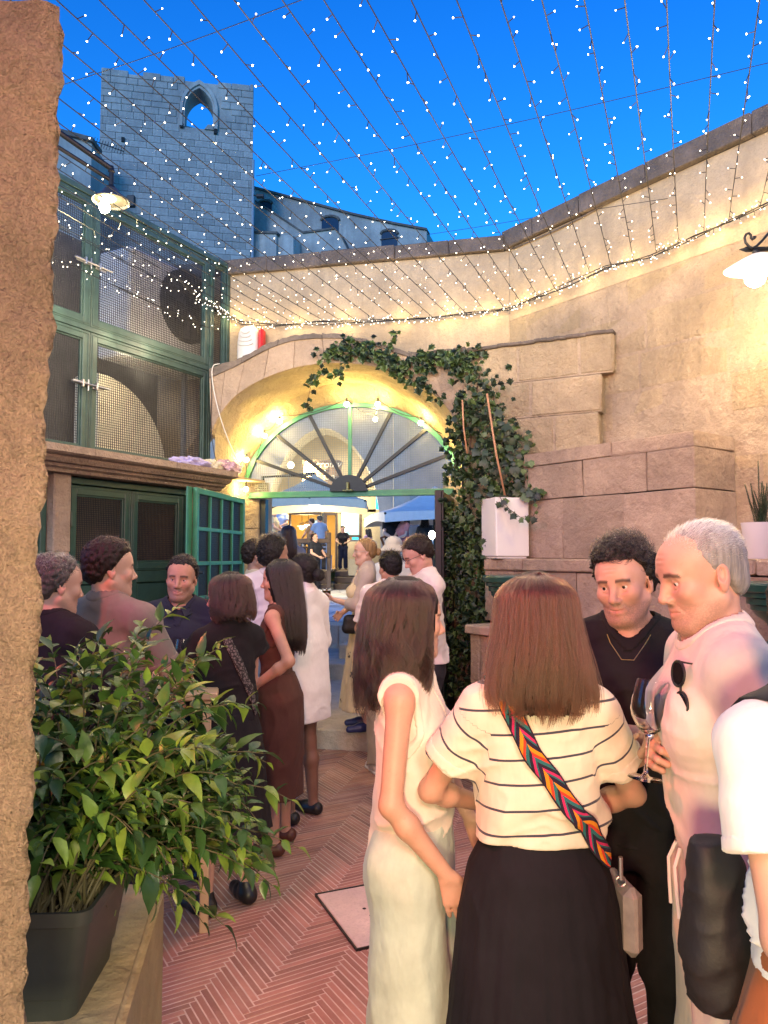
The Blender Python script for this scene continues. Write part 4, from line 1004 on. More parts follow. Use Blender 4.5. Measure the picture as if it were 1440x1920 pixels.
for px, py, s in ((578, 981, 1.0), (566, 984, .8)):
    pl_ = thing('pendant_lamp', 'lit pendant lamp hanging inside the restaurant doorway' if s == 1 else 'smaller lit pendant lamp inside the doorway, left of its neighbour', 'lamp', tuple(FP(px, py, FD + 1.5)))
    c = FP(px, py, FD + 1.5); mb = MB(); mb.lathe([(.25*s, -.06), (.12*s, .05), (.03, .12)], 16, c); obj('lamp_shade', mb, pbr('pendant_cream%d' % px, (.8, .75, .6), .4), pl_)
    mb = MB(); mb.sphere(c - Z3*.1, .12*s, 12, 8); obj('bulb', mb, emis('pendant_glow%d' % px, (1, .82, .5), 8, False), pl_)
    mb = MB(); mb.tube([c + Z3*.1, c + Z3*1.0], .012, 5); obj('flex', mb, M_['black'], pl_)
    lamp('pendant_light', 'POINT', c - Z3*.35, 45*s, (1, .72, .32), .1)
# front archway wall: lit cream arch inside a bluish wall, deep band
aw2 = thing('plaza_archway', 'large pale stone archway framing the restaurant across the plaza', 'archway', tuple(FP(600, 1090, 25)))
ax = [(480, 1130), (492, 1000), (505, 920), (525, 870), (550, 832), (580, 806), (605, 797), (632, 806), (660, 830), (685, 865), (702, 905), (712, 960), (716, 1130)]
mb = MB(); AD = 26.0
arcp = [FP(a, b2, AD) for a, b2 in cr(ax, 40)]
lft = [FP(300, 1130, AD), FP(300, 660, AD), FP(605, 660, AD)]
mb.prism(arcp[:21] + [FP(605, 660, AD), FP(300, 660, AD), FP(300, 1130, AD)], Vector((0, 1.6, 0)))
mb.prism(arcp[20:] + [FP(742, 1130, AD), FP(742, 660, AD), FP(605, 660, AD)], Vector((0, 1.6, 0))); obj('wall', mb, pale, aw2)
bw = thing('blue_grey_building', 'plain pale wall with white lettering right of the archway', 'building', tuple(FP(790, 1080, 24.5)))
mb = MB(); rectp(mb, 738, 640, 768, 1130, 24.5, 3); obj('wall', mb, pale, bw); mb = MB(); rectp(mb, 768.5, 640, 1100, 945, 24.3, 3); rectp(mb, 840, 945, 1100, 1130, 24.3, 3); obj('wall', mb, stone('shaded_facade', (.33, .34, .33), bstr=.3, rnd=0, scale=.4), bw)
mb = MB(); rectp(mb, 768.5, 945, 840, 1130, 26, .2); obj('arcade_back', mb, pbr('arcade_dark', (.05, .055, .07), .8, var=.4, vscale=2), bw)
def text(name, s, loc, size, mat, parent, ext=.01, rz=0, shear=0):
    cu = bpy.data.curves.new(name, 'FONT'); cu.body = s; cu.size = size; cu.extrude = ext; cu.align_x = 'CENTER'; cu.align_y = 'CENTER'; cu.shear = shear; cu.materials.append(mat)
    tmp = bpy.data.objects.new(name, cu); COL.objects.link(tmp); me = bpy.data.meshes.new_from_object(tmp.evaluated_get(bpy.context.evaluated_depsgraph_get())); bpy.data.objects.remove(tmp)
    o = bpy.data.objects.new(name, me); o.location = loc; o.rotation_euler = (PI/2, 0, rz); link(o, parent); return o
wsg = thing('wall_lettering', 'row of white raised letters on the pale wall under the right parasol', 'lettering', tuple(FP(737, 980, 24.4)))
text('lettering', 'TARNOER', FP(735, 980, 24.45), .40, M_['white'], wsg, .03)
sg = thing('hanging_sign', 'brown wavy edged wooden sign with cream italic lettering in the arch', 'sign', tuple(FP(604, 880, 25.4)))
vs = [(567, 862), (575, 865), (590, 861), (604, 864), (618, 861), (634, 862), (643, 866), (640, 880), (643, 898), (636, 908), (615, 911), (600, 908), (580, 911), (566, 905), (570, 885)]
mb = MB(); mb.prism([FP(a, b2, 25.4) for a, b2 in vs], Vector((0, .06, 0))); obj('board', mb, pbr('sign_wood', (.20, .13, .08), .7, var=.25), sg)
for s, py, sz in (('Marrou y', 871, .34), ('vi', 883, .32), ('e   sso', 894, .32)): text('lettering', s, FP(604, py, 25.36), sz, pbr('sign_cream' + str(py), (.75, .68, .52), .6), sg, .008, 0, .25)
# parasols
mb = MB(); al_ = thing('arch_lamp', 'lit lantern under the head of the plaza archway', 'lamp', tuple(FP(552, 850, 25.6))); mb.sphere(FP(545, 872, 25.7), .12, 10, 6); obj('globe', mb, emis('arch_globe_glow', (1, .85, .5), 6, False), al_)
lamp('arch_light', 'POINT', FP(575, 885, 25.2), 170, (1, .80, .42), .15); lamp('arch_light', 'POINT', FP(660, 930, 26.6), 120, (1, .80, .42), .15)
def parasol(name, label, c, hw_, zt_, ze, val, top_mat, und_mat, hub=True, mast=None, rot=0):
    t = thing(name, label, 'parasol', tuple(c)); nn = 8; rm = Matrix.Rotation(rot, 3, 'Z')
    pts = []
    for i in range(4):
        a = PI/4 + PI/2*i; b2 = a + PI/2; p = Vector((math.cos(a), math.sin(a), 0))*hw_*1.414; q = Vector((math.cos(b2), math.sin(b2), 0))*hw_*1.414
        for k in range(nn): pts.append(rm @ p.lerp(q, k/nn))
    ap = Vector((c[0], c[1], zt_)); n_ = len(pts); eg = []
    for i, p in enumerate(pts):
        s = (i % nn)/nn; eg.append(Vector((c[0] + p.x, c[1] + p.y, ze + .06*math.sin(PI*s))))
    vs = [ap]; fs = []
    for lv in (.35, .7, 1.0): vs += [ap.lerp(e, lv) - Z3*(.10*math.sin(PI*lv)) for e in eg]
    fs += [(0, 1 + i, 1 + (i+1) % n_) for i in range(n_)]
    for l in range(2): fs += [(1 + l*n_ + i, 1 + l*n_ + (i+1) % n_, 1 + (l+1)*n_ + (i+1) % n_, 1 + (l+1)*n_ + i) for i in range(n_)]
    mb = MB(); mb.add(vs, fs); cn = obj('canopy', mb, top_mat, t)
    mb = MB(); dn = [e - Z3*(val*(1 - .12*math.sin(PI*((i % nn)/nn))) ) for i, e in enumerate(eg)]
    mb.add(eg + dn, [(i, (i+1) % n_, n_ + (i+1) % n_, n_ + i) for i in range(n_)]); obj('valance', mb, top_mat, t)
    hb = Vector((c[0], c[1], ze + (zt_ - ze)*.15))
    for i in range(0, n_, nn//2):
        mb = MB(); e = eg[i]; mb.tube([hb, hb.lerp(e, .5) + Z3*(.0 + (zt_-ze)*.17), e - Z3*.03], .03, 6); obj('rib', mb, M_['black'], t)
    mb = MB(); mb.tube([Vector((c[0], c[1], zt_ - .05)), hb - Z3*.1], .045, 8); 
    if mast: mb.tube([Vector((c[0], c[1], zt_)), Vector((mast[0], mast[1], zt_ + .1)), Vector((mast[0], mast[1], pz))], .05, 8)
    else: mb.tube([hb, Vector((c[0], c[1], pz))], .04, 8)
    obj('pole', mb, M_['black'], t)
    if hub: mb = MB(); mb.sphere(hb - Z3*.15, (.16, .16, .09), 12, 8); obj('lamp', mb, emis('parasol_lamp_glow', (1, .9, .7), 6, False), t); lamp('parasol_light', 'POINT', hb - Z3*.32, 100, (1, .82, .5), .1)
    return t
cnv = pbr('cream_canvas', (.62, .55, .42), .85, var=.06); cnv2 = pbr('white_canvas', (.60, .60, .60), .85, var=.06)
c1 = FP(590, 945, 20); ze1 = FP(600, 947, 18.6).z
parasol('cantilever_parasol', 'square cream parasol with a lamp under it before the restaurant', (c1.x, 20, 0), 1.40, FP(590, 889, 20).z, FP(600, 937, 18.6).z, .22, cnv, cnv, True, (FP(492, 1000, 21.6).x, 21.6))
c2_ = FP(815, 945, 19.5)
parasol('market_parasol', 'large pale parasol half hidden by the dark gate leaf', (c2_.x, 19.5, 0), 1.62, FP(830, 912, 19.5).z, FP(800, 962, 18).z, .24, cnv2, cnv2, False, None, .18)
p_ = FP(783, 1000, 19.6)
# timber deck with rail and steps
dk = thing('timber_deck', 'raised brown timber deck with a railing and steps before the restaurant', 'deck', tuple(FP(580, 1100, 22.5)))
wood = pbr('deck_timber', (.085, .055, .042), .7, var=.3, vscale=4, bmp=.2)
x0, x1 = FP(470, 1090, 22.5).x, FP(616, 1090, 22.5).x
for k in range(3): mb = MB(); z = pz + .19*k; mb.box(((x0+x1)/2, 22.5, z + .1), (x1 - x0, .05, .175), None, .008); obj('plank', mb, wood, dk)
mb = MB(); mb.box(((x0+x1)/2, 25, 1.27), (x1 - x0, 5, .06)); obj('deck_floor', mb, wood, dk)
for px in (500, 560, 617): mb = MB(); p = FP(px, 1050, 22.45); mb.box((p.x, 22.42, 1.58 + (0 if px > 600 else .0)), (.12, .1, 1.75 if px > 600 else 1.1), None, .01); obj('post', mb, wood, dk)
for py in (1014, 1041): mb = MB(); p = FP(540, py, 22.4); mb.box(((x0+x1)/2, 22.36, p.z), (x1 - x0 + .1, .06, .13), None, .01); obj('rail', mb, wood, dk)
sx1 = FP(738, 1090, 23).x
for k in range(3): mb = MB(); mb.box(((x1 + sx1)/2 + .05, 23.4 + .4*k, pz + .1 + .19*k - .0), (sx1 - x1 - .1, .5, .17), None, .01); obj('step', mb, wood, dk)
mb = MB(); mb.box(((x1 + sx1)/2 + .05, 26.2, 1.25), (sx1 - x1 - .1, 3.7, .05)); obj('landing', mb, wood, dk)
pot_ = thing('stone_planter', 'pale stone planter block beside the timber steps', 'planter', tuple(FP(670, 1060, 22.8)))
mb = MB(); mb.box(FP(669, 1064, 22.8), (.5, .5, .5), None, .03); obj('box', mb, cream, pot_)
# tables and chairs on the deck and plaza
def table(c, w, label, mat):
    t = thing('cafe_table', label, 'table', tuple(c)); mb = MB(); mb.box(Vector(c) + Z3*.74, (w, w, .05), None, .01); obj('tabletop', mb, mat, t)
    for sx in (-1, 1):
        for sy in (-1, 1): mb = MB(); mb.box(Vector(c) + Vector((sx*w*.42, sy*w*.42, .36)), (.05, .05, .71)); obj('leg', mb, mat, t)
    return t
def chair(c, rz, label, mat):
    t = thing('cafe_chair', label, 'chair', tuple(c), rz); M = Matrix.Translation(Vector(c)) @ Matrix.Rotation(rz, 4, 'Z')
    def b_(n, loc, d): mb = MB(); mb.box((0,0,0), d, None, .008); mb.v = [tuple(M @ (Vector(v) + Vector(loc))) for v in mb.v]; obj(n, mb, mat, t)
    b_('seat', (0, 0, .45), (.42, .42, .05))
    for sx in (-1, 1):
        b_('leg', (sx*.18, -.18, .22), (.04, .04, .44)); b_('leg', (sx*.18, .18, .45), (.04, .04, .9))
    for z in (.62, .74, .86): b_('back_slat', (0, .18, z), (.33, .025, .06))
    return t
dz = 1.3
tb1 = FP(556, 1024, 24.6); table((tb1.x, 24.6, dz), .8, 'dark cafe table with white tableware on the deck', wood)
cb = FP(607, 1030, 24); chair((cb.x, 24.0, dz), .5, 'pale blue chair at the deck table by the rail', pbr('chair_blue', (.25, .30, .42), .5))
tb2 = FP(752, 1030, 17); table((tb2.x, 17.5, pz), .8, 'small plaza table with glasses under the right parasol', wood)
for (dx, dy), lb_c in zip(((-.2, .1), (.1, -.1), (.2, .15)), ('small white cup at the left of the dark deck table', 'small white cup at the near edge of the dark deck table', 'small white cup at the right of the dark deck table')):
    mb = MB(); mb.lathe([(.04, 0), (.05, .1), (.048, .1), (.038, .01)], 10, (tb1.x + dx, 24.6 + dy, dz + .765)); tag(obj('cup', mb, M_['white']), lb_c, 'cup', 'white cups on the deck table')
# ================================================================ PLANTS
def leafmat(name, dark, mid, lite, gloss=.36, trans=.25):
    m, nt, b = nmat(name); b.inputs['Roughness'].default_value = gloss; b.inputs['Specular IOR Level'].default_value = .5
    oi = N(nt, 'ObjectInfo'); at = N(nt, 'Attribute', attribute_name='tone'); ad = N(nt, 'Math', operation='ADD'); L(nt, at.outputs['Fac'], ad.inputs[0]); L(nt, oi.outputs['Random'], ad.inputs[1]); fr = N(nt, 'Math', operation='FRACT'); L(nt, ad.outputs[0], fr.inputs[0])
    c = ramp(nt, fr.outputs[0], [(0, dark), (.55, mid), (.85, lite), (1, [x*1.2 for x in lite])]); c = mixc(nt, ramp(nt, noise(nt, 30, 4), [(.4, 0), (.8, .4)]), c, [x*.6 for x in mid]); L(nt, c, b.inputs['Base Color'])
    tr = N(nt, 'BsdfTranslucent'); L(nt, c, tr.inputs[0]); mx = N(nt, 'MixShader', ins={0: trans}); L(nt, b.outputs[0], mx.inputs[1]); L(nt, tr.outputs[0], mx.inputs[2])
    out = [n for n in nt.nodes if n.type == 'OUTPUT_MATERIAL'][0]; L(nt, mx.outputs[0], out.inputs[0]); bump(nt, b, noise(nt, 70, 3), .25, .004); return m
def leaf_verts(l, w, fold=.25, droop=.35, wav=0):
    """pointed leaf along +x, 6 stations, folded on its midrib"""
    st = [(0, .02), (.14, .55), (.34, 1.0), (.58, .82), (.80, .42), (1, .0)]; vs = []; fs = []
    for t, k in st:
        z = -droop*l*t*t + .06*l*math.sin(PI*t); e = fold*w*k*.5 + wav*math.sin(9*t)
        vs += [(l*t, 0, z), (l*t, w*k*.5, z + e), (l*t, -w*k*.5, z + e)]
    for i in range(5): a = 3*i; fs += [(a, a+3, a+4, a+1), (a, a+2, a+5, a+3)]
    return vs, fs
def orient(d, up):
    x = d.normalized(); y = up.cross(x); y = y.normalized() if y.length > 1e-4 else x.orthogonal().normalized(); return Matrix((x, y, x.cross(y))).transposed()
LEAF = leafmat('shrub_leaf', (.018, .052, .017), (.05, .13, .03), (.22, .35, .05))
protos = []
for k, (l, w_, dr, fo) in enumerate(((.076, .037, .25, .3), (.062, .032, .15, .45), (.086, .043, .3, .2), (.048, .022, .1, .6), (.078, .036, .5, .35))):
    mb = MB(); mb.add(*leaf_verts(l, w_, fo, dr, .002)); me = mb.mesh('leaf', True); me.materials.append(LEAF); protos.append((me, mb))
rs = random.Random(17)
POT = Vector((-.755, 1.74, .75))
sh = thing('potted_shrub', 'large bushy glossy green shrub spilling from the dark planter', 'shrub', tuple(POT + Z3*.2))
stems = MB(); spots = []
C0 = Vector((-.70, 1.92, 1.14))
for i in range(250):
    if i >= 190: tip = P(rs.uniform(230, 540), rs.uniform(1400, 1660), rs.uniform(1.75, 2.2))
    elif i >= 150: tip = Vector((-.74 + rs.gauss(0, .16), 1.70 + abs(rs.gauss(0, .10)), 1.10 + rs.gauss(0, .06)))
    elif i < 132:
        while True:
            q = Vector((rs.uniform(-1, 1), rs.uniform(-1, 1), rs.uniform(-1, 1)))
            if .45 < q.length < 1: break
        tip = C0 + Vector((q.x*.47, q.y*.42, q.z*.36 + .06*(1 - abs(q.x))))
        if tip.z < .80: tip.z = .80 + rs.uniform(0, .08)
    else: tip = [P(330, 1140, 2.15), P(268, 1170, 2.0), P(415, 1215, 2.1), P(150, 1215, 1.95), P(60, 1260, 1.8), P(8, 1400, 1.42), P(20, 1490, 1.35), P(545, 1500, 2.0), P(500, 1430, 2.15), P(560, 1590, 1.9), P(420, 1735, 1.75), P(380, 1730, 1.78), P(330, 1690, 1.75), P(10, 1710, 1.35), P(70, 1640, 1.4), P(480, 1320, 2.2), P(200, 1180, 2.2), P(510, 1660, 1.85)][i - 132]
    if tip.y < 1.42: tip.y = max(tip.y, 1.30)
    root = POT + Vector((rs.uniform(-.10, .12), rs.uniform(-.13, .13), .20)); mid = root.lerp(tip, .5) + Z3*(.16 + .1*rs.random()) + Vector((rs.uniform(-.05, .05), rs.uniform(-.05, .05), 0))
    n_ = 12; pts = [root*(1-t)**2 + mid*2*t*(1-t) + tip*t*t for t in [k/n_ for k in range(n_+1)]]; stems.tube(pts, [.0035*(1 - .7*k/n_) for k in range(n_+1)], 5)
    ln_ = sum((b - a).length for a, b in zip(pts, pts[1:])); k = int(ln_/.026); ax = rs.uniform(0, 6)
    for j in range(k+1):
        t = .16 + .84*(j/max(1, k)); f = t*n_; a = min(int(f), n_-1); p_ = pts[a].lerp(pts[a+1], f - a); tg = (pts[a+1] - pts[a]).normalized(); ax += 2.4
        s1 = tg.orthogonal().normalized(); s2 = tg.cross(s1); rad = s1*math.cos(ax) + s2*math.sin(ax); d = tg*.55 + rad*.75 + Z3*(.02 if t < .9 else .2)
        if t > .97: d = tg + Z3*-.1
        spots.append((p_, d, t))
obj('stem', stems, pbr('green_stem', (.07, .065, .03), .7), sh, kind='stuff')
spots = [s_ for s_ in spots if s_[0].z > .73 and (s_[0].y > 1.17 or s_[0].x > -.48)]
spots.sort(key=lambda s_: (s_[0] - EYE).length + rs.random()*.5)
rest = MB(); tone = []
for i, (p_, d, t) in enumerate(spots):
    M = orient(d, Z3 + Vector((rs.uniform(-.35, .35), rs.uniform(-.35, .35), 0))); k = rs.randrange(5); sc = rs.uniform(.52, 1.02)*(1.0 if t < .93 else .75)
    if i < 299:
        o = bpy.data.objects.new('leaf', protos[k][0]); o.location = p_; o.rotation_euler = M.to_euler(); o.scale = (sc,)*3; link(o, sh)
    else:
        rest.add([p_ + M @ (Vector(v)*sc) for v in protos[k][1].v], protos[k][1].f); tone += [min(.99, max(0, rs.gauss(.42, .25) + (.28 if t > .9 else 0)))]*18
def stuff_leaves(name, mb, tone, per, mat, parent):
    me = bpy.data.meshes.new(name); me.from_pydata(mb.v, [], mb.f); me.shade_smooth(); me.materials.append(mat); at = me.attributes.new('tone', 'FLOAT', 'POINT'); at.data.foreach_set('value', np.array(tone, np.float32)); return obj(name, me, None, parent, kind='stuff')
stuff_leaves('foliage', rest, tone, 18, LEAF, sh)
# planter: tapering box with a rim and a saucer foot
pt = thing('plastic_planter', 'dark grey green rectangular plastic planter on the low wall', 'planter', tuple(POT))
def ringbox(w, d, z, n=6, r=.03):
    o = []
    for cx, cy, a0 in ((1, 1, 0), (-1, 1, 1), (-1, -1, 2), (1, -1, 3)):
        for k in range(n+1): a = PI/2*(a0 + k/n); o.append(Vector((cx*(w/2 - r) + r*math.cos(a), cy*(d/2 - r) + r*math.sin(a), z)))
    return o
Rp = Matrix.Rotation(.06, 3, 'Z'); mb = MB(); rings = [ringbox(.205, .27, .0), ringbox(.215, .28, .045), ringbox(.222, .29, .048), ringbox(.272, .34, .205), ringbox(.284, .352, .206), ringbox(.288, .356, .235), ringbox(.27, .34, .235), ringbox(.262, .33, .20)]
vs = [POT + Rp @ p for r_ in rings for p in r_]; n_ = len(rings[0]); fs = [(j*n_+i, j*n_+(i+1) % n_, (j+1)*n_+(i+1) % n_, (j+1)*n_+i) for j in range(7) for i in range(n_)] + [tuple(range(n_-1, -1, -1))]; mb.add(vs, fs)
obj('body', mb, pbr('planter_plastic', (.03, .036, .034), .45, 0, .1, 20, .05, 200), pt, smooth=True, ang=.6)
mb = MB(); mb.add([POT + Rp @ p for p in ringbox(.262, .33, .195)], [tuple(range(n_))]); obj('soil', mb, pbr('potting_soil', (.03, .02, .014), .95, var=.5, vscale=40, bmp=1.0, bscale=60, bdist=.02), pt)
dl = MB(); dl.add(*leaf_verts(.055, .03, .3, .2)); me = dl.mesh('fallen_leaf', True); me.materials.append(LEAF); o = bpy.data.objects.new('fallen_leaf', me); o.location = (-.60, 1.50, .757); o.rotation_euler = (.2, .1, 2.0); COL.objects.link(o); tag(o, 'fallen green leaf lying on the low wall under the planter', 'leaf')
# ---- ivy on the arch and the pier
IVY = leafmat('ivy_leaf', (.010, .022, .014), (.022, .05, .022), (.07, .12, .03), .42, .12)
def ivy_shape(s):
    o = [(0, 0), (.18, .30), (.05, .52), (.38, .42), (.48, .66), (.66, .34), (1.0, 0)]
    up = [(x*s, y*s*.85) for x, y in o]; vs = [(0, 0, 0), (.35*s, 0, .02*s), (.7*s, 0, -.01*s)]
    U = [(x, y, -.10*abs(y)*1.2) for x, y in up[1:-1]]; D_ = [(x, -y, z) for x, y, z in U]; tip = (s, 0, -.10*s); vs += U + D_ + [tip]; fs = []
    for off in (3, 8): fs += [(0, off, off+1, off+2), (0, off+2, 1), (1, off+2, off+3, 2), (2, off+3, off+4), (2, off+4, 13)]
    return vs, fs
ip = []
for s_ in (.055, .068, .084): mb = MB(); mb.add(*ivy_shape(s_)); me = mb.mesh('leaf', True); me.materials.append(IVY); ip.append((me, mb))
iv = thing('ivy', 'dark ivy climbing the pier and trailing over the top of the arch', 'ivy', tuple(at_z(880, DB, 0)))
def ivp(px, py, off):                                             # a point in front of whichever face is there
    return A(px, py, DB - off) if px < 870 else PP(px, py, OM + NM*off, NM)
ri = random.Random(23); isp = []; stm = MB()
def vine(pts, spread, n, off=.03, thick=.06, r=.004):
    P_ = [ivp(a + ri.uniform(-1, 1), b2, off + ri.uniform(0, .02)) for a, b2 in pts]; stm.tube(P_, r, 5); seg = [(b - a).length for a, b in zip(P_, P_[1:])]; tot = sum(seg)
    for k in range(n):
        t = ri.random()*tot; i = 0
        while i < len(seg)-1 and t > seg[i]: t -= seg[i]; i += 1
        p_ = P_[i].lerp(P_[i+1], t/max(seg[i], 1e-6)) + UA*ri.gauss(0, spread) + Z3*ri.gauss(0, spread*.7) + NA*abs(ri.gauss(0, thick)); isp.append(p_)
vine([(870, 700), (840, 672), (800, 665), (765, 690), (720, 672), (680, 655), (640, 650), (605, 668)], .055, 260, .02, .04)
vine([(890, 690), (860, 668), (820, 678), (790, 690)], .045, 70, .02, .04); vine([(905, 655), (880, 660), (850, 655)], .03, 26, .02, .02)
vine([(620, 655), (600, 690), (585, 715), (578, 745), (575, 770)], .018, 24, .04, .02, .002); vine([(655, 660), (640, 700), (625, 712)], .03, 20, .04, .02, .002)
vine([(700, 670), (745, 700), (775, 715), (800, 720), (830, 750)], .035, 60, .04, .03); vine([(730, 660), (735, 640), (745, 625)], .02, 10, .02, .02, .002)
vine([(868, 760), (862, 800), (858, 850), (850, 900)], .05, 120, .04, .05)
vine([(905, 1300), (895, 1150), (885, 1000), (880, 880), (885, 780), (900, 700)], .10, 520, .05, .09, .008); vine([(860, 1300), (865, 1180), (860, 1050), (855, 950)], .07, 240, .05, .08, .006)
vine([(925, 1050), (930, 950), (925, 860), (930, 790), (925, 740)], .10, 380, .10, .09, .006); vine([(960, 940), (975, 900), (965, 850), (945, 800)], .07, 150, .14, .06, .004)
vine([(985, 915), (1000, 930), (1013, 935)], .03, 24, .25, .03, .003); vine([(935, 930), (955, 955), (975, 970), (1000, 968), (1010, 950)], .012, 12, .42, .01, .003); vine([(900, 1180), (915, 1140), (930, 1100), (935, 1060)], .06, 100, .12, .06, .004); vine([(840, 950), (845, 1000), (840, 1060)], .025, 50, .04, .05, .004)
obj('stem', stm, pbr('ivy_stem', (.10, .06, .04), .8), iv, kind='stuff')
isp.sort(key=lambda p_: p_.y + ri.random()*.3); rest = MB(); tone = []
for i, p_ in enumerate(isp):
    d = Vector((ri.uniform(-1, 1), ri.uniform(-.3, .1), ri.uniform(-1.2, .25))); up = -Vector((0, -1, 0)).lerp(Vector((ri.uniform(-1, 1), 0, 1)), .38); up = Vector((ri.uniform(-.5, .5), -1, ri.uniform(-.1, .9))); M = orient(d, up); k = ri.randrange(3); sc = ri.uniform(.6, 1.1)
    if i < 299: o = bpy.data.objects.new('leaf', ip[k][0]); o.location = p_; o.rotation_euler = M.to_euler(); o.scale = (sc,)*3; link(o, iv)
    else: rest.add([p_ + M @ (Vector(v)*sc) for v in ip[k][1].v], ip[k][1].f); tone += [min(.99, max(0, ri.gauss(.35, .25)))]*14
stuff_leaves('foliage', rest, tone, 14, IVY, iv)
# white ivy planter, canes, rosemary pot, green urns
wp = thing('white_planter', 'tall square white planter with ivy and a cane on the ledge', 'planter', tuple(P(948, 1040, 6.1)))
c_ = P(947, 1040, 6.08); wz = .485; ww = .29; Rw = Matrix.Rotation(.28, 3, 'Z'); mb = MB(); rings = [ringbox(ww*.9, ww*.9, 0, 3, .012), ringbox(ww*.9, ww*.9, .012, 3, .012), ringbox(ww, ww, .02, 3, .012), ringbox(ww, ww, wz, 3, .012), ringbox(ww*.93, ww*.93, wz, 3, .012), ringbox(ww*.93, ww*.93, wz - .04, 3, .012)]
n_ = len(rings[0]); q_ = Vector((c_.x, c_.y, 1.702)); mb.add([q_ + Rw @ p for r_ in rings for p in r_], [(j*n_+i, j*n_+(i+1) % n_, (j+1)*n_+(i+1) % n_, (j+1)*n_+i) for j in range(5) for i in range(n_)] + [tuple(range(n_-1, -1, -1)), tuple(5*n_+i for i in range(n_))]); obj('body', mb, pbr('planter_white', (.74, .72, .69), .28), wp)
CANE = pbr('bamboo_cane', (.42, .22, .12), .5, var=.2)
mb = MB(); mb.tube([P(948, 935, 6.0), P(930, 850, 5.98), P(913, 738, 5.96)], .0085, 8); tag(obj('cane', mb, CANE, None, smooth=True), 'long slanting bamboo cane standing in the white planter', 'cane'); mb = MB(); mb.tube([P(876, 850, 6.1), P(869, 800, 6.12), P(867, 750, 6.14)], .007, 8); tag(obj('cane', mb, CANE, None, smooth=True), 'shorter cane half lost in the ivy on the pier', 'cane')
rp = thing('rosemary_pot', 'white round pot of upright rosemary on the ledge at the right', 'potted plant', tuple(P(1424, 1045, 4.42))); q_ = P(1424, 1045, 4.42); q_.z = 1.70
mb = MB(); mb.lathe([(.07, .001), (.072, .004), (.095, .205), (.097, .215), (.089, .215), (.086, .17), (0, .17)], 32, q_); obj('pot', mb, pbr('pot_white', (.76, .73, .70), .3), rp, smooth=True, ang=.6)
ROS = leafmat('rosemary_needle', (.02, .05, .03), (.04, .085, .045), (.09, .15, .07), .5, .1); mb = MB(); tone = []; rk = random.Random(5)
for i in range(24):
    h = rk.uniform(.16, .30) if i else .42; a = rk.uniform(0, 6.28); b0_ = q_ + Vector((rk.uniform(-.045, .045), rk.uniform(-.045, .045), .16)); t_ = b0_ + Vector((math.cos(a)*.07*(1 if i else .1) - (.012 if not i else 0), math.sin(a)*.05, h)); stm2 = [b0_.lerp(t_, k/6) + Z3*(.012*math.sin(PI*k/6)) for k in range(7)]; v0 = len(mb.v); mb.tube(stm2, .0022, 4); tone += [.2]*(len(mb.v) - v0)
    for k in range(int(h/.0028)):
        t = k/(h/.0028); p_ = b0_.lerp(t_, t); an = k*2.4; d = Vector((math.cos(an), math.sin(an), 1.0 + t)); l = .026*(1 - .5*t)*rk.uniform(.8, 1.1); d.normalize(); s_ = d.orthogonal().normalized()*.0028; v0 = len(mb.v); mb.add([p_ - s_, p_ + s_, p_ + d*l*.6 + s_*.9, p_ + d*l, p_ + d*l*.6 - s_*.9], [(0, 1, 2, 3, 4)]); tone += [rk.uniform(.1, .9)]*5
stuff_leaves('needles', mb, tone, 1, ROS, rp)
URN = pbr('urn_green_paint', (.012, .055, .038), .3, 0, .15, 10, .06, 60)
def urn(c, label):
    t = thing('green_urn', label, 'urn', tuple(c)); mb = MB(); mb.lathe([(.14, 0), (.15, .01), (.15, .04), (.12, .06), (.10, .10), (.12, .16), (.17, .20), (.185, .225), (.195, .23), (.195, .255), (.215, .262), (.215, .292), (.235, .30), (.235, .325)], 40, c); obj('bowl', mb, URN, t, smooth=True, ang=.5)
    mb = MB(); mb.lathe([(.25, .326), (.258, .332), (.26, .365), (.255, .375), (.235, .378), (0, .379)], 48, c); obj('lid', mb, URN, t, smooth=True, ang=.5); return t
p_ = PP(970, 1045, COR + NR*.945, NR); urn(Vector((p_.x, p_.y, 1.2)), 'round dark green lidded urn on the bench under the white planter')
p_ = PP(1480, 1045, COR + NR*.95, NR); urn(Vector((p_.x, p_.y, 1.2)), 'round dark green lidded urn behind the grey haired man\'s shoulder')
# ================================================================ PEOPLE: bodies, clothes and hair grown as smooth surfaces
def V3(*a): return np.array(a, np.float32)
def smin(a, b, k):
    if k <= 0: return np.minimum(a, b)
    h = np.maximum(k - np.abs(a - b), 0)/k; return np.minimum(a, b) - h*h*k*.25
def cap(a, b, ra, rb, k=.02, op='u', flat=None):
    a, b = np.array(a, np.float32), np.array(b, np.float32); ab = b - a; L2 = max(float(ab @ ab), 1e-9)
    def f(p):
        t = np.clip(((p - a) @ ab)/L2, 0, 1); d = np.sqrt(((p - a - t[:, None]*ab)**2).sum(1)) - (ra + (rb - ra)*t)
        if flat is not None:
            n = ab/math.sqrt(L2); d = np.maximum(d, (p - b) @ n - flat)
        return d
    return (f, (a + b)/2, math.sqrt(L2)/2 + max(ra, rb), k, op)
def ell(c, r, k=.02, op='u', M=None):
    c = np.array(c, np.float32); r = np.array(r, np.float32); Mi = None if M is None else np.array(M, np.float32).T
    def f(p):
        q = p - c
        if Mi is not None: q = q @ Mi.T
        k0 = np.sqrt(((q/r)**2).sum(1)); k1 = np.sqrt(((q/(r*r))**2).sum(1)) + 1e-9
        return k0*(k0 - 1)/k1
    return (f, c, float(r.max()), k, op)
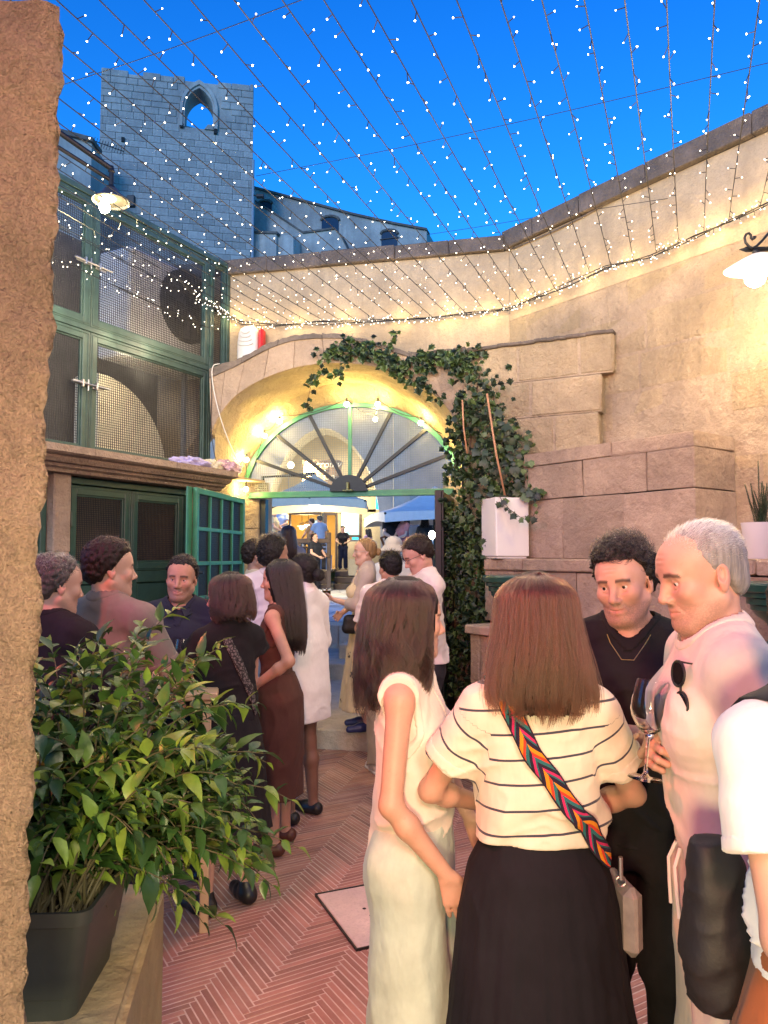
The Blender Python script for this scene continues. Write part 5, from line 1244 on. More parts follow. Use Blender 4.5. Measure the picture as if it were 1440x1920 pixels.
def loft(rows, k=.02, op='u', n=2.2, pleat=None, cap_r=.0):
    """rows: (z, half width, half depth, cx, cy) - a stack of ellipses"""
    R_ = np.array(sorted(rows), np.float32); z = R_[:, 0]
    zz = np.linspace(z[0], z[-1], 80)
    cols = []
    for j in range(1, 5):                                           # soften the corners of the profile
        c = np.interp(zz, z, R_[:, j]); kx = np.array([1, 2, 3, 2, 1])/9; cp_ = np.concatenate([[c[0]]*2, c, [c[-1]]*2]); cols.append(np.convolve(cp_, kx, 'valid'))
    cc = np.array([(R_[:, 3]).mean(), R_[:, 4].mean(), (z[0] + z[-1])/2], np.float32); rad = float(max((z[-1] - z[0])/2, 0) + max(R_[:, 1].max(), R_[:, 2].max()) + np.abs(R_[:, 4] - cc[1]).max())
    def f(p):
        zc = np.clip(p[:, 2], z[0], z[-1]); a, b, cx, cy = (np.interp(zc, zz, c) for c in cols)
        x, y = p[:, 0] - cx, p[:, 1] - cy
        if pleat is not None:
            th = np.arctan2(x, -y); g = 1 + pleat(th, zc); a = a*g; b = b*g
        q = (np.abs(x/a)**n + np.abs(y/b)**n)**(1/n); d2 = (q - 1)*np.minimum(a, b)
        dz = np.maximum(z[0] - p[:, 2], p[:, 2] - z[-1])
        return np.where(dz > 0, np.sqrt(np.maximum(d2, 0)**2 + dz**2), np.maximum(d2, dz)).astype(np.float32)
    return (f, cc, rad, k, op)
from concurrent.futures import ThreadPoolExecutor
POOL = ThreadPoolExecutor(4)
def evalsdf(prims, p, disp=None, clip=None):
    if len(p) > 20000:
        return np.concatenate(list(POOL.map(lambda q: evalsdf1(prims, q, disp, clip), np.array_split(p, max(4, len(p)//12000)))))
    return evalsdf1(prims, p, disp, clip)
def evalsdf1(prims, p, disp=None, clip=None):
    d = np.full(len(p), .6, np.float32)
    for f, c, r, k, op in prims:
        m = ((p - c)**2).sum(1) < (r + .06 + k)**2
        if not m.any(): continue
        v = f(p[m]).astype(np.float32)
        if op == 'u': d[m] = smin(d[m], v, k)
        elif op == 's': d[m] = -smin(-d[m], v, k)
        elif op == 'x': d[m] = np.minimum(d[m], v)
    if disp is not None: 
        m = np.abs(d) < .08; d[m] += disp(p[m])
    if clip is not None: d = np.maximum(d, clip(p))
    return d
def axis(lo, hi, coarse, zones):
    """grid lines from lo to hi, fine inside the zones (a, b, step)"""
    out = [lo]; x = lo
    while x < hi:
        st = coarse
        for a, b, s in zones:
            if a - s <= x <= b: st = min(st, s)
            elif x < a and x + st > a: st = min(st, max(a - x, s))
        x += st; out.append(x)
    return np.array(out, np.float32)
def nets(prims, lo, hi, coarse=.012, zones=((), (), ()), disp=None, clip=None):
    xs, ys, zs = (axis(lo[i], hi[i], coarse, zones[i]) for i in range(3)); nx, ny, nz = len(xs), len(ys), len(zs)
    B = 5; val = np.full((nx, ny, nz), .6, np.float32)
    bx, by, bz = (np.arange(0, n, B) for n in (nx, ny, nz))
    def mid(a, s): return np.array([(a[i] + a[min(i+B, len(a)-1)])/2 for i in s]), np.array([(a[min(i+B, len(a)-1)] - a[i])/2 for i in s])
    (mx, hx), (my, hy), (mz, hz) = mid(xs, bx), mid(ys, by), mid(zs, bz)
    g = np.stack(np.meshgrid(mx, my, mz, indexing='ij'), -1).reshape(-1, 3).astype(np.float32)
    hd = np.sqrt((np.stack(np.meshgrid(hx, hy, hz, indexing='ij'), -1).reshape(-1, 3)**2).sum(1)) + coarse
    d = evalsdf(prims, g, disp, clip); act = (np.abs(d) < hd*1.5 + .02).reshape(len(bx), len(by), len(bz)); dn = d.reshape(act.shape)
    up = lambda a: a.repeat(B, 0).repeat(B, 1).repeat(B, 2)[:nx, :ny, :nz]
    val = up(dn).astype(np.float32).copy(); A_ = up(act); i, j, k = np.nonzero(A_)
    pts = np.stack([xs[i], ys[j], zs[k]], -1); val[i, j, k] = evalsdf(prims, pts, disp, clip)
    s = val < 0
    cs = np.zeros((nx-1, ny-1, nz-1), np.int8)
    for a in (0, 1):
        for b in (0, 1):
            for c in (0, 1): cs += s[a:nx-1+a, b:ny-1+b, c:nz-1+c]
    I, J, K = np.nonzero((cs > 0) & (cs < 8)); n = len(I)
    idx = np.full(cs.shape, -1, np.int32); idx[I, J, K] = np.arange(n)
    acc = np.zeros((n, 3)); cnt = np.zeros(n)
    corner = [(a, b, c) for a in (0, 1) for b in (0, 1) for c in (0, 1)]
    for p in corner:
        for ax in range(3):
            if p[ax]: continue
            q = list(p); q[ax] = 1
            v0 = val[I+p[0], J+p[1], K+p[2]]; v1 = val[I+q[0], J+q[1], K+q[2]]; m = (v0 < 0) != (v1 < 0)
            if not m.any(): continue
            t = v0[m]/(v0[m] - v1[m])
            P0 = np.stack([xs[I[m]+p[0]], ys[J[m]+p[1]], zs[K[m]+p[2]]], -1); P1 = np.stack([xs[I[m]+q[0]], ys[J[m]+q[1]], zs[K[m]+q[2]]], -1)
            acc[m] += P0 + (P1 - P0)*t[:, None]; cnt[m] += 1
    v = acc/cnt[:, None]; quads = []
    for ax in range(3):
        o = [a for a in range(3) if a != ax]
        sl0 = [slice(None)]*3; sl1 = [slice(None)]*3; sl0[ax] = slice(0, -1); sl1[ax] = slice(1, None)
        for a in o: sl0[a] = slice(1, -1); sl1[a] = slice(1, -1)
        s0, s1 = s[tuple(sl0)], s[tuple(sl1)]; e = np.stack(np.nonzero(s0 != s1), -1)
        if not len(e): continue
        inside = s0[tuple(e.T)]; base = e.copy(); base[:, o[0]] += 1; base[:, o[1]] += 1
        def cell(d0, d1):
            c = base.copy(); c[:, o[0]] -= d0; c[:, o[1]] -= d1; return idx[c[:, 0], c[:, 1], c[:, 2]]
        q = np.stack([cell(1, 1), cell(0, 1), cell(0, 0), cell(1, 0)], -1)
        fl = inside if ax != 1 else ~inside
        q[~fl] = q[~fl][:, ::-1]; quads.append(q)
    q = np.concatenate(quads); q = q[(q >= 0).all(1)]
    return v.astype(np.float32), q
def npmesh(name, v, q, mat, smooth=True, attrs=None):
    me = bpy.data.meshes.new(name); me.vertices.add(len(v)); me.vertices.foreach_set('co', np.ascontiguousarray(v, np.float32).ravel())
    me.loops.add(q.size); me.loops.foreach_set('vertex_index', np.ascontiguousarray(q, np.int32).ravel()); me.polygons.add(len(q)); me.polygons.foreach_set('loop_start', np.arange(0, q.size, q.shape[1], dtype=np.int32))
    me.update(); me.validate()
    if smooth: me.shade_smooth()
    me.materials.append(mat)
    for k, a in (attrs or {}).items():
        if a.ndim == 1: at = me.attributes.new(k, 'FLOAT', 'POINT'); at.data.foreach_set('value', a.astype(np.float32))
        else: at = me.attributes.new(k, 'FLOAT_COLOR', 'POINT'); at.data.foreach_set('color', np.concatenate([a, np.ones((len(a), 1))], 1).astype(np.float32).ravel())
    return me

# ---- materials for people
def attr(nt, n, out='Fac'): return N(nt, 'Attribute', attribute_name=n).outputs[out]
def skin_mat(name, col, lip=(.42, .14, .12), beard=(.10, .075, .06), brow=(.03, .022, .018)):
    m, nt, b = nmat(name); b.inputs['Roughness'].default_value = .48; b.inputs['Subsurface Weight'].default_value = .12; b.inputs['Subsurface Radius'].default_value = (.012, .005, .003); b.inputs['Subsurface Scale'].default_value = 1.0
    b.inputs['Specular IOR Level'].default_value = .4
    c = ramp(nt, noise(nt, 14, 5), [(.3, [x*.9 for x in col]), (.7, [min(1, x*1.07) for x in col])])
    c = mixc(nt, ramp(nt, noise(nt, 90, 3), [(.62, 0.0), (.75, .25)]), c, [col[0]*.8, col[1]*.62, col[2]*.58])
    t = N(nt, 'SeparateColor'); L(nt, attr(nt, 'tint', 'Color'), t.inputs[0])
    c = mixc(nt, t.outputs[0], c, lip)
    g = N(nt, 'Math', operation='MULTIPLY'); L(nt, t.outputs[1], g.inputs[0]); L(nt, ramp(nt, noise(nt, 260, 2), [(.35, .45), (.6, 1.0)]), g.inputs[1]); c = mixc(nt, g.outputs[0], c, beard)
    c = mixc(nt, t.outputs[2], c, brow); L(nt, c, b.inputs['Base Color'])
    bump(nt, b, noise(nt, 220, 4, .6), .12, .002); return m
def cloth(name, col, rough=.9, weave=900, var=.08, sheen=.3, extra=None, wr=.45):
    m, nt, b = nmat(name); b.inputs['Roughness'].default_value = rough; b.inputs['Sheen Weight'].default_value = sheen*min(1.0, max(col)*1.2); b.inputs['Sheen Roughness'].default_value = .5; b.inputs['Specular IOR Level'].default_value = .2
    c = ramp(nt, noise(nt, 9, 6, .6), [(.3, [x*(1-var) for x in col]), (.7, [min(1, x*(1+var)) for x in col])])
    if extra: c = extra(nt, c)
    L(nt, c, b.inputs['Base Color'])
    p = bump(nt, b, noise(nt, weave, 2, .5, stretch=(1, 1, .25)), .22, .001)
    p = bump(nt, b, noise(nt, 30, 3, .5, stretch=(1, 1, .4)), wr*.6, .006, p); bump(nt, b, noise(nt, 9, 3, .5, stretch=(1.2, 1.2, .6)), wr, .02, p); return m
def hair_mat(name, col, rough=.27):
    m = bpy.data.materials.new(name); m.use_nodes = True; nt = m.node_tree; nt.nodes.clear(); out = N(nt, 'OutputMaterial')
    h = N(nt, 'BsdfHairPrincipled'); h.parametrization = 'COLOR'; h.inputs['Color'].default_value = c4(col); h.inputs['Roughness'].default_value = rough; h.inputs['Radial Roughness'].default_value = .45
    if 'Random Color' in h.inputs: h.inputs['Random Color'].default_value = .12
    ii = N(nt, 'HairInfo'); c = mixc(nt, ramp(nt, ii.outputs['Random'], [(0, 0.0), (1, 1.0)]), [x*.5 for x in col], [min(1, x*1.9) for x in col]); L(nt, c, h.inputs['Color'])
    L(nt, h.outputs[0], out.inputs[0]); return m
def hair_base(name, col):
    m, nt, b = nmat(name); b.inputs['Roughness'].default_value = .55; b.inputs['Specular IOR Level'].default_value = .3
    c = ramp(nt, noise(nt, 60, 4, .6, stretch=(1, 1, .08)), [(.3, [x*.5 for x in col]), (.7, [x*1.05 for x in col])]); L(nt, c, b.inputs['Base Color'])
    bump(nt, b, noise(nt, 160, 3, .6, stretch=(1, 1, .06)), .8, .006); return m
def eye_mat():
    m, nt, b = nmat('eye'); b.inputs['Roughness'].default_value = .08; tc = N(nt, 'TexCoord'); sp = N(nt, 'SeparateXYZ'); L(nt, tc.outputs['Object'], sp.inputs[0])
    r = ramp(nt, sp.outputs[1], [(0, 0), (1, 1)]); mr = N(nt, 'MapRange', ins={1: -.0122, 2: -.0095, 3: 0, 4: 1}); L(nt, sp.outputs[1], mr.inputs[0])
    L(nt, ramp(nt, mr.outputs[0], [(.12, (.004, .004, .004)), (.2, (.045, .022, .012)), (.5, (.03, .015, .01)), (.56, (.62, .58, .55))]), b.inputs['Base Color']); return m
EYE_M = eye_mat()
SK = {'fair': skin_mat('fair_skin', (.58, .335, .245)), 'mid': skin_mat('warm_skin', (.47, .255, .175)), 'tan': skin_mat('tan_skin', (.36, .205, .14)), 'deep': skin_mat('brown_skin', (.22, .115, .075))}
HM = {}
def hairpair(nm, col):
    if nm not in HM: HM[nm] = (hair_base('hair_mass_' + nm, [x*.8 for x in col]), hair_mat('hair_' + nm, col))
    return HM[nm]

# ---- the head, in its own coordinates: face towards -y, origin between the ears
def head_prims(f=False, jaw=1.0, nose=1.0, lid=.0, smile=0.0, age=0, talk=0):
    w = .95 if f else 1.0; j = jaw*(.86 if f else 1.0); P_ = []
    P_ += [ell((0, .018, .035), (.0765*w, .094, .083), .02), ell((0, -.03, -.03), (.062*w, .062, .088), .03), ell((0, -.03, .04), (.066*w, .066, .06), .03)]
    for s in (-1, 1):
        P_ += [cap((s*.055*w*j, .0, -.055), (s*.024*j, -.068, -.102), .02, .017, .03), ell((s*.043*w, -.064, -.024), (.022, .022, .02), .025)]
    P_ += [ell((0, -.077, -.104), (.021*j, .018, .017), .02), cap((-.036*w, -.080, .020), (.036*w, -.080, .020), .011, .011, .016)]
    for s in (-1, 1):
        P_ += [ell((s*.0312*w, -.099, .000), (.0185, .0175, .0125), .011, 's')]
        ii, oo = (s*.0175*w, -.0785, -.0005), (s*.0450*w, -.0725, .0012)
        for mid, r_ in (((s*.031*w, -.0842, .0088 - lid), .0046), ((s*.0315*w, -.0815, -.0098), .0042)): P_ += [cap(ii, mid, .0022, r_, .003), cap(mid, oo, r_, .0022, .003)]
    P_ += [cap((0, -.087, .010), (0, -.1095*nose, -.032), .0085, .0105, .014), ell((0, -.1085*nose, -.036), (.0105, .0115, .0095), .008)]
    for s in (-1, 1): P_ += [ell((s*.0125, -.097*nose, -.040), (.0085, .011, .008), .007), ell((s*.0065, -.1035*nose, -.0465), (.0035, .005, .004), .003, 's')]
    P_ += [ell((0, -.0775, -.068), (.028, .017, .020), .016)]
    if talk: P_ += [ell((0, -.0935, -.0712), (.0165, .013, .0055*talk), .004, 's')]
    if age:
        for s in (-1, 1): P_ += [cap((s*.0185, -.0965, -.043), (s*.0335, -.0805, -.068), .0022, .0016, .006, 's'), cap((s*.020*w, -.0905, -.0165), (s*.043*w, -.080, -.0145), .0016, .0014, .005, 's')]
        for z in (.046, .058, .070): P_.append(cap((-.03, -.0975 + (z - .046)*.35, z), (.03, -.0975 + (z - .046)*.35, z), .0012, .0012, .005, 's'))
    e = smile; cx = .023 + .006*e; cz = -.0685 + .007*e
    for s in (-1, 1): P_ += [cap((s*cx, -.081 + .004*e, cz), (s*.004, -.0925, -.0645), .0034, .0052, .005), cap((s*cx*.9, -.081 + .004*e, cz - .004), (0, -.0905, -.0765), .0040, .0066, .005)]
    for s in (-1, 1): P_ += [cap((s*(cx + .001), -.0865 + .004*e, cz + .0003), (0, -.0985, -.0698), .0016, .0022, .003, 's')]
    for s in (-1, 1):
        M = np.array(Matrix.Rotation(s*.35, 3, 'Z') @ Matrix.Rotation(-.2, 3, 'X'))
        P_ += [ell((s*.0775*w, .012, -.004), (.0085, .020, .032), .006, 'u', M), ell((s*.0835*w, .006, .002), (.006, .010, .017), .006, 's', M), ell((s*.077*w, .006, -.030), (.007, .010, .011), .005)]
    return P_
def head_tint(h, f, beard):
    x, y, z = h[:, 0], h[:, 1], h[:, 2]; fr = y < -.075
    lip = np.exp(-((np.abs(x)/.024)**4)) * np.exp(-(((z + .0705)/.0095)**4)) * (y < -.084)
    jawz = np.clip((-.048 - z)/.012, 0, 1)*np.clip((.01 - y)/.03, 0, 1)*(z > -.135)
    must = np.exp(-((x/.034)**4))*np.exp(-(((z + .055)/.0075)**2))*(y < -.08)
    bd = np.clip(np.maximum(jawz, must), 0, 1)*beard*(1 - np.clip(lip*1.3, 0, 1))*np.clip(1 - np.exp(-((np.abs(x) - .0)**2)/(.00001)), .8, 1)
    bz = .0212 + np.clip(np.abs(x) - .012, 0, .024)*.07 - np.clip(np.abs(x) - .036, 0, 1)*.32
    br = np.exp(-(((z - bz)/(.0036 if f else .0056))**4))*(np.abs(x) > .012)*(np.abs(x) < .052)*(y < -.055)*.85
    fl = .16*np.exp(-((np.abs(x) - .045)**2 + (z + .03)**2)/.0006)*(y < -.03) + .2*np.exp(-(x**2 + (z + .036)**2)/.0003)*(y < -.095) + .2*(np.abs(x) > .0785)
    return np.stack([np.clip(lip*(.8 if f else .45) + fl, 0, 1), bd, br], 1)
def xf(prims, M, t, s=1.0):
    """put head-space primitives into body space"""
    M = np.array(M, np.float32); t = np.array(t, np.float32); out = []
    for f, c, r, k, op in prims:
        out.append(((lambda p, f=f: f(((p - t) @ M)/s)*s), (M @ (np.array(c)*s) + t).astype(np.float32), r*s, k*s, op))
    return out
def unit(v): v = np.array(v, float); return v/np.linalg.norm(v)
def ik(S, W, l1, l2, pole):
    S, W = np.array(S, float), np.array(W, float); d = W - S; L_ = np.linalg.norm(d); L_ = min(L_, (l1 + l2)*.999); dn = unit(d); W = S + dn*L_
    a = (l1*l1 - l2*l2 + L_*L_)/(2*L_); h = math.sqrt(max(l1*l1 - a*a, 0)); p = np.array(pole, float); p = unit(p - dn*(p @ dn)); return S + dn*a + p*h, W
def hand_prims(W, hd, pn, side, curl=.35, sc=1.0, spread=.1, thumb=.5, curls=None):
    """palm and five fingers; hd runs along the hand, pn out of the palm, side +1 puts the thumb on +across"""
    hd = unit(hd); pn = unit(np.array(pn) - hd*(np.array(pn) @ hd)); ac = np.cross(hd, pn)*side; P_ = []
    W = np.array(W, float); kn = []
    for i, (a, l) in enumerate(((.034, .088), (.012, .092), (-.011, .088), (-.031, .079))):
        q = W + (hd*l + ac*a)*sc; kn.append(q); P_.append(cap(W + (hd*.012 + ac*a*.55)*sc, q, .0145*sc, .0112*sc, .012))
    for i, (l, q) in enumerate(zip((.072, .080, .074, .058), kn)):
        c = curl if curls is None else curls[i]; d = unit(hd + ac*spread*(1.5 - i)*.5); p = q; ang = c*.9
        for sgm, (fr, r0, r1) in enumerate(((.45, .0098, .0086), (.31, .0086, .0077), (.24, .0077, .0062))):
            dd = d*math.cos(ang) + pn*math.sin(ang); e = p + dd*l*fr*sc; P_.append(cap(p, e, r0*sc, r1*sc, .0035)); p = e; ang += c*1.0
    b = W + (hd*.022 + ac*.026)*sc; d1 = unit(hd*.62 + ac*(.72 - .4*thumb) + pn*(.25 + .5*thumb)); m = b + d1*.044*sc; d2 = unit(hd*.85 + ac*(.35 - .7*thumb) + pn*(.2 + .5*thumb)); e = m + d2*.032*sc; d3 = unit(hd*.9 + ac*(.15 - .75*thumb) + pn*(.15 + .4*thumb))
    P_ += [cap(W + (hd*.01 + ac*.012)*sc, b, .016*sc, .0145*sc, .012), cap(b, m, .0145*sc, .0108*sc, .006), cap(m, e, .0105*sc, .0094*sc, .003), cap(e, e + d3*.024*sc, .0094*sc, .0068*sc, .003)]
    return P_
_LAT = np.random.default_rng(99).random((32, 32, 32)).astype(np.float32)
def vnoise(q):
    i = np.floor(q).astype(np.int32); f = q - i; f = f*f*(3 - 2*f); i &= 31; j = (i + 1) & 31; o = 0
    for a in (0, 1):
        for b in (0, 1):
            for c in (0, 1):
                w = (f[:, 0] if a else 1 - f[:, 0])*(f[:, 1] if b else 1 - f[:, 1])*(f[:, 2] if c else 1 - f[:, 2])
                o = o + w*_LAT[(j if a else i)[:, 0], (j if b else i)[:, 1], (j if c else i)[:, 2]]
    return o
def folds(seed, amp=.004, hem=None, freq=1.0, vert=False):
    """creases of worn cloth: warped ridges, mostly slanting, stronger near a gathered hem"""
    r = np.random.default_rng(seed); of = r.uniform(0, 30, (4, 3)).astype(np.float32); sl = r.uniform(-.5, .5)
    def f(p):
        q = p*freq; w = vnoise(q*np.float32(5.0) + of[0])[:, None] - .5; t = np.stack([q[:, 0] + sl*q[:, 2], q[:, 1], q[:, 2] + .45*np.abs(q[:, 0])], 1) + w*.16
        n1 = vnoise(t*np.array([11, 11, 2.6] if vert else [6, 6, 11.5], np.float32) + of[1]); n2 = vnoise(t*np.array([9, 9, 15] if vert else [11, 11, 24], np.float32) + of[2]); r1 = (1 - np.abs(2*n1 - 1))**3; r2 = (1 - np.abs(2*n2 - 1))**2.5
        e = amp*((2.6 if vert else 1.9)*(r1 - .3) + (.35 if vert else .6)*(r2 - .3) + .9*(vnoise(q*np.float32(4) + of[3]) - .5))
        if hem: e = e*(.8 + hem[1]*np.exp(-((p[:, 2] - hem[0])/.10)**2))
        return -e.astype(np.float32)
    return f
class Person:
    """canonical stature 1.75 m; a smaller or taller person is scaled as one"""
    def __init__(s, label, px, py_top, D, yaw, f=False, skin='fair', group=None, z0=0.0, fine=.0034, coarse=.0115, head=(0, 0, 0), H=None, lid=.0, smile=.0, talk=0, lean=(0, 0), build=1.0, wide=1.0,
                 armL=None, armR=None, handL={}, handR={}, legs=None, beard=0, jaw=1.0, nose=1.0, sit=False, hips=None, hscale=1.0, shz=0.0):
        s.f = f; s.fine = fine; s.coarse = coarse; s.beard = beard; s.lid = lid; s.talk = talk; s.smile = smile; s.jaw = jaw; s.nose = nose; s.skin = skin; s.label = label; s.build = build
        top = CAMZ + (HOR - py_top)*D/F; s.H = H or (top - z0); s.sc = s.H/1.75 if not sit else (H or 1.7)/1.75
        s.yaw = math.radians(yaw); s.lean = lean; s.sit = sit; s.hsz = hscale*(1.0 if not f else .97)*(1/s.sc)**.5
        off = -.47 if sit else 0
        s.zoff = off; s.top = top; s.z0 = z0 if not sit else top - (1.75 + off)*s.sc
        hy, hp, hr = (math.radians(a) for a in head)
        s.HM = np.array((Matrix.Rotation(hy, 3, 'Z') @ Matrix.Rotation(hp, 3, 'X') @ Matrix.Rotation(hr, 3, 'Y')))
        s.HM_ = Matrix(s.HM.tolist())
        def ln(z): k = max(0.0, z - .95); return np.array([lean[0]*k, lean[1]*k])
        s.ln = ln
        nb = ln(1.53); piv = np.array([nb[0], nb[1] + .025, 1.545]); s.HT = piv + s.HM @ np.array([0, -.012, .095])*s.hsz
        sw = (.185 if not f else .163)*wide; s.sw = sw; s.wide = wide
        sh = ln(1.42); s.S = {+1: np.array([sw + sh[0], .012 + sh[1], (1.425 if not f else 1.415) + shz]), -1: np.array([-sw + sh[0], .012 + sh[1], (1.425 if not f else 1.415) + shz])}
        s.arm = {}
        for sd, spec, hs in ((1, armL, handL), (-1, armR, handR)):
            spec = spec or ((sd*.26, .02, .88), (sd*.3, 1, 0)); E, W = ik(s.S[sd], spec[0], .295, .255, spec[1]); s.arm[sd] = (E, W, hs)
        hx = .092 if not f else .098; s.hip = {1: np.array([hx, .0, .91]), -1: np.array([-hx, .0, .91])}
        if legs is None:
            legs = {1: ((.105, -.015, .49), (.115, .02, .085)), -1: ((-.105, -.005, .49), (-.12, .03, .085))}
            if sit: legs = {1: ((.13, -.43, .93), (.13, -.42, .52)), -1: ((-.13, -.43, .93), (-.13, -.45, .52))}
        s.leg = legs
        hw_ = s.HT; c = (px - 720)/F*D
        R_ = Matrix.Rotation(s.yaw, 3, 'Z'); q = R_ @ Vector((hw_[0]*s.sc, hw_[1]*s.sc, 0)); 
        s.loc = Vector((c - q.x, D - q.y, s.z0 if not sit else s.z0)); s.D = D
        s.ch = []; s.accs = []
        b = build; 
        if not f: s.T = [(.79, .13, .095, 0, .012), (.86, .166, .112, 0, .014), (.94, .170, .112, 0, .010), (1.04, .150*b, .102*b, 0, .0), (1.13, .150*b, .105*b, 0, -.004), (1.24, .163, .115, 0, -.008), (1.33, .170, .115, 0, -.004), (1.40, .155, .095, 0, .006), (1.46, .085, .066, 0, .014), (1.50, .058, .058, 0, .018)]
        else: s.T = [(.79, .13, .098, 0, .016), (.86, .170, .118, 0, .02), (.93, .172, .112, 0, .014), (1.05, .128*b, .090*b, 0, .0), (1.12, .122*b, .088*b, 0, -.002), (1.22, .140, .100, 0, -.004), (1.31, .150, .102, 0, 0), (1.385, .135, .086, 0, .008), (1.45, .07, .058, 0, .016), (1.50, .048, .05, 0, .02)]
    def rows(s, ease=0.0, z0=None, z1=None, mod=None):
        out = []
        zs = np.arange(z0 if z0 is not None else .79, (z1 if z1 is not None else 1.5) + .001, .02); T = np.array(s.T)
        for z in zs:
            a, b, cx, cy = (float(np.interp(z, T[:, 0], T[:, j])) for j in range(1, 5)); l = s.ln(z)
            if mod: a, b, cy = mod(z, a, b, cy)
            out.append((z, a + ease, b + ease, cx + l[0], cy + l[1]))
        return out
    def chest(s, e=0.0):
        if not s.f: return [ell((s.ln(1.3)[0] + sd*.075, -.082 + s.ln(1.3)[1], 1.295), (.085 + e, .045 + e, .07 + e), .05) for sd in (1, -1)]
        return [ell((s.ln(1.26)[0] + sd*.068, -.092 + s.ln(1.26)[1], 1.255), (.062 + e, .058 + e, .062 + e), .04) for sd in (1, -1)]
    def shoulders(s, e=0.0):
        r = (.056 if not s.f else .047) + e; o = []
        for sd in (1, -1):
            S = s.S[sd]; n = s.ln(1.45); o.append(cap((sd*.05 + n[0], .018 + n[1], 1.445), S, r*.92, r, .05)); o.append(cap((sd*.02 + n[0], .03 + n[1], 1.50), S + np.array([-sd*.04, .01, .02]), .045 + e, .04 + e, .05))
        return o
    def body(s):
        b = s.build; P_ = [loft(s.rows(-.012), .03)] + s.shoulders(-.006); ra = (.047, .038, .038, .0255) if not s.f else (.039, .033, .032, .0225); P_ += s.chest(-.012)
        fz = [[], [], []]; lo, hi = [9]*3, [-9]*3
        for sd in (1, -1):
            E, W, hs = s.arm[sd]; P_.append(cap(s.S[sd], E, ra[0], ra[1], .03)); m = E + (W - E)*.3; P_.append(cap(E, m, ra[2], ra[2]*1.06, .02)); P_.append(cap(m, W, ra[2]*1.06, ra[3], .02))
            if hs is not None and hs != 'no':
                hd = np.array(hs.get('d', W - E), float); pn = np.array(hs.get('n', (-sd, 0, 0)), float)
                P_ += hand_prims(W, hd, pn, hs.get('side', -sd), hs.get('curl', .35), hs.get('sc', 1.0 if not s.f else .9), hs.get('spread', .1), hs.get('thumb', .5), hs.get('curls'))
                c = W + unit(hd)*.09
                if s.fine < .008:
                    for a in range(3): fz[a].append((c[a] - .12, c[a] + .12, max(s.fine*1.4, .0045)))
            K, A_ = (np.array(q, float) for q in s.leg[sd]); h = s.hip[sd]; g = 1.0 if not s.f else .95
            P_.append(cap(h, K, (.086 if not s.f else .074), .056*g, .04)); cf = K + (A_ - K)*.3 + np.array([0, .012, 0]); P_.append(cap(K, cf, .054*g, .055*g, .03)); P_.append(cap(cf, A_, .053*g, .035*g, .03))
            ft = A_ + np.array([sd*.03, -.13, -.05]); P_.append(cap(A_ + np.array([0, .025, -.04]), ft, .036*g, .028*g, .03))
        n = s.ln(1.5); P_.append(cap((n[0], .022 + n[1], 1.47), tuple(s.HT + s.HM @ np.array([0, .02, -.06])*s.hsz), .056 if not s.f else .046, .054 if not s.f else .046, .03))
        P_.append(cap((n[0], -.012 + n[1], 1.47), tuple(s.HT + s.HM @ np.array([0, -.03, -.085])*s.hsz), .034 if not s.f else .028, .03, .04))
        P_ += xf(head_prims(s.f, s.jaw, s.nose, s.lid, s.smile, s.beard >= .35, s.talk), s.HM, s.HT, s.hsz)
        for a in range(3): fz[a].append((s.HT[a] - (.125, .14, .14)[a], s.HT[a] + (.125, .14, .135)[a], s.fine))
        pts = [s.arm[sd][i] for sd in (1, -1) for i in (0, 1)] + [np.array(s.leg[sd][i], float) for sd in (1, -1) for i in (0, 1)]
        lo = [min([p[a] for p in pts] + [-.26, -.2, 9][a:a+1]) - (.25 if a != 2 else .3) for a in range(3)]; hi = [max([p[a] for p in pts] + [.26, .2, 1.6][a:a+1]) + .25 for a in range(3)]
        lo[2] = max(lo[2], .0 if not s.sit else .35); hi[2] = max(s.HT[2] + .16, hi[2] if any(s.arm[sd][1][2] > 1.5 for sd in (1, -1)) else 0)
        v, q = nets(P_, lo, hi, s.coarse, fz); h = ((v - s.HT) @ s.HM)/s.hsz
        near = (np.abs(h) < .16).all(1); tint = np.zeros((len(v), 3)); tint[near] = head_tint(h[near], s.f, s.beard)
        s.bodyp = P_
        me = npmesh('person', v, q, SK[s.skin], attrs={'tint': tint}); o = bpy.data.objects.new('person', me); COL.objects.link(o)
        o.location = s.loc; o.rotation_euler = (0, 0, s.yaw); o.scale = (s.sc,)*3
        if s.sit: pass
        tag(o, s.label, 'person'); s.o = o; return o
    def child(s, name, me, parent=None, smooth=True):
        o = bpy.data.objects.new(name, me); COL.objects.link(o); o.parent = parent or s.o; return o
    def eyes(s, look=(0, 0)):
        for sd in (1, -1):
            mb = MB(); mb.sphere((0, 0, 0), .0122, 18, 12); me = mb.mesh('eye', True); me.materials.append(EYE_M); o = s.child('eye', me)
            c = s.HT + s.HM @ np.array([sd*.031*(.95 if s.f else 1), -.0738, .0000])*s.hsz; R_ = s.HM_ @ Matrix.Rotation(look[0], 3, 'Z') @ Matrix.Rotation(look[1], 3, 'X')
            o.location = c; o.rotation_euler = R_.to_euler(); o.scale = (s.hsz,)*3
    def grow(s, name, prims, mat, lo, hi, coarse=.009, disp=None, clip=None, attrs=None, parent=None, zones=((), (), ())):
        v, q = nets(prims, lo, hi, coarse if s.fine < .006 else max(coarse, s.coarse), zones, disp, clip); me = npmesh(name, v, q, mat, attrs=attrs(v) if attrs else None); return s.child(name, me, parent)
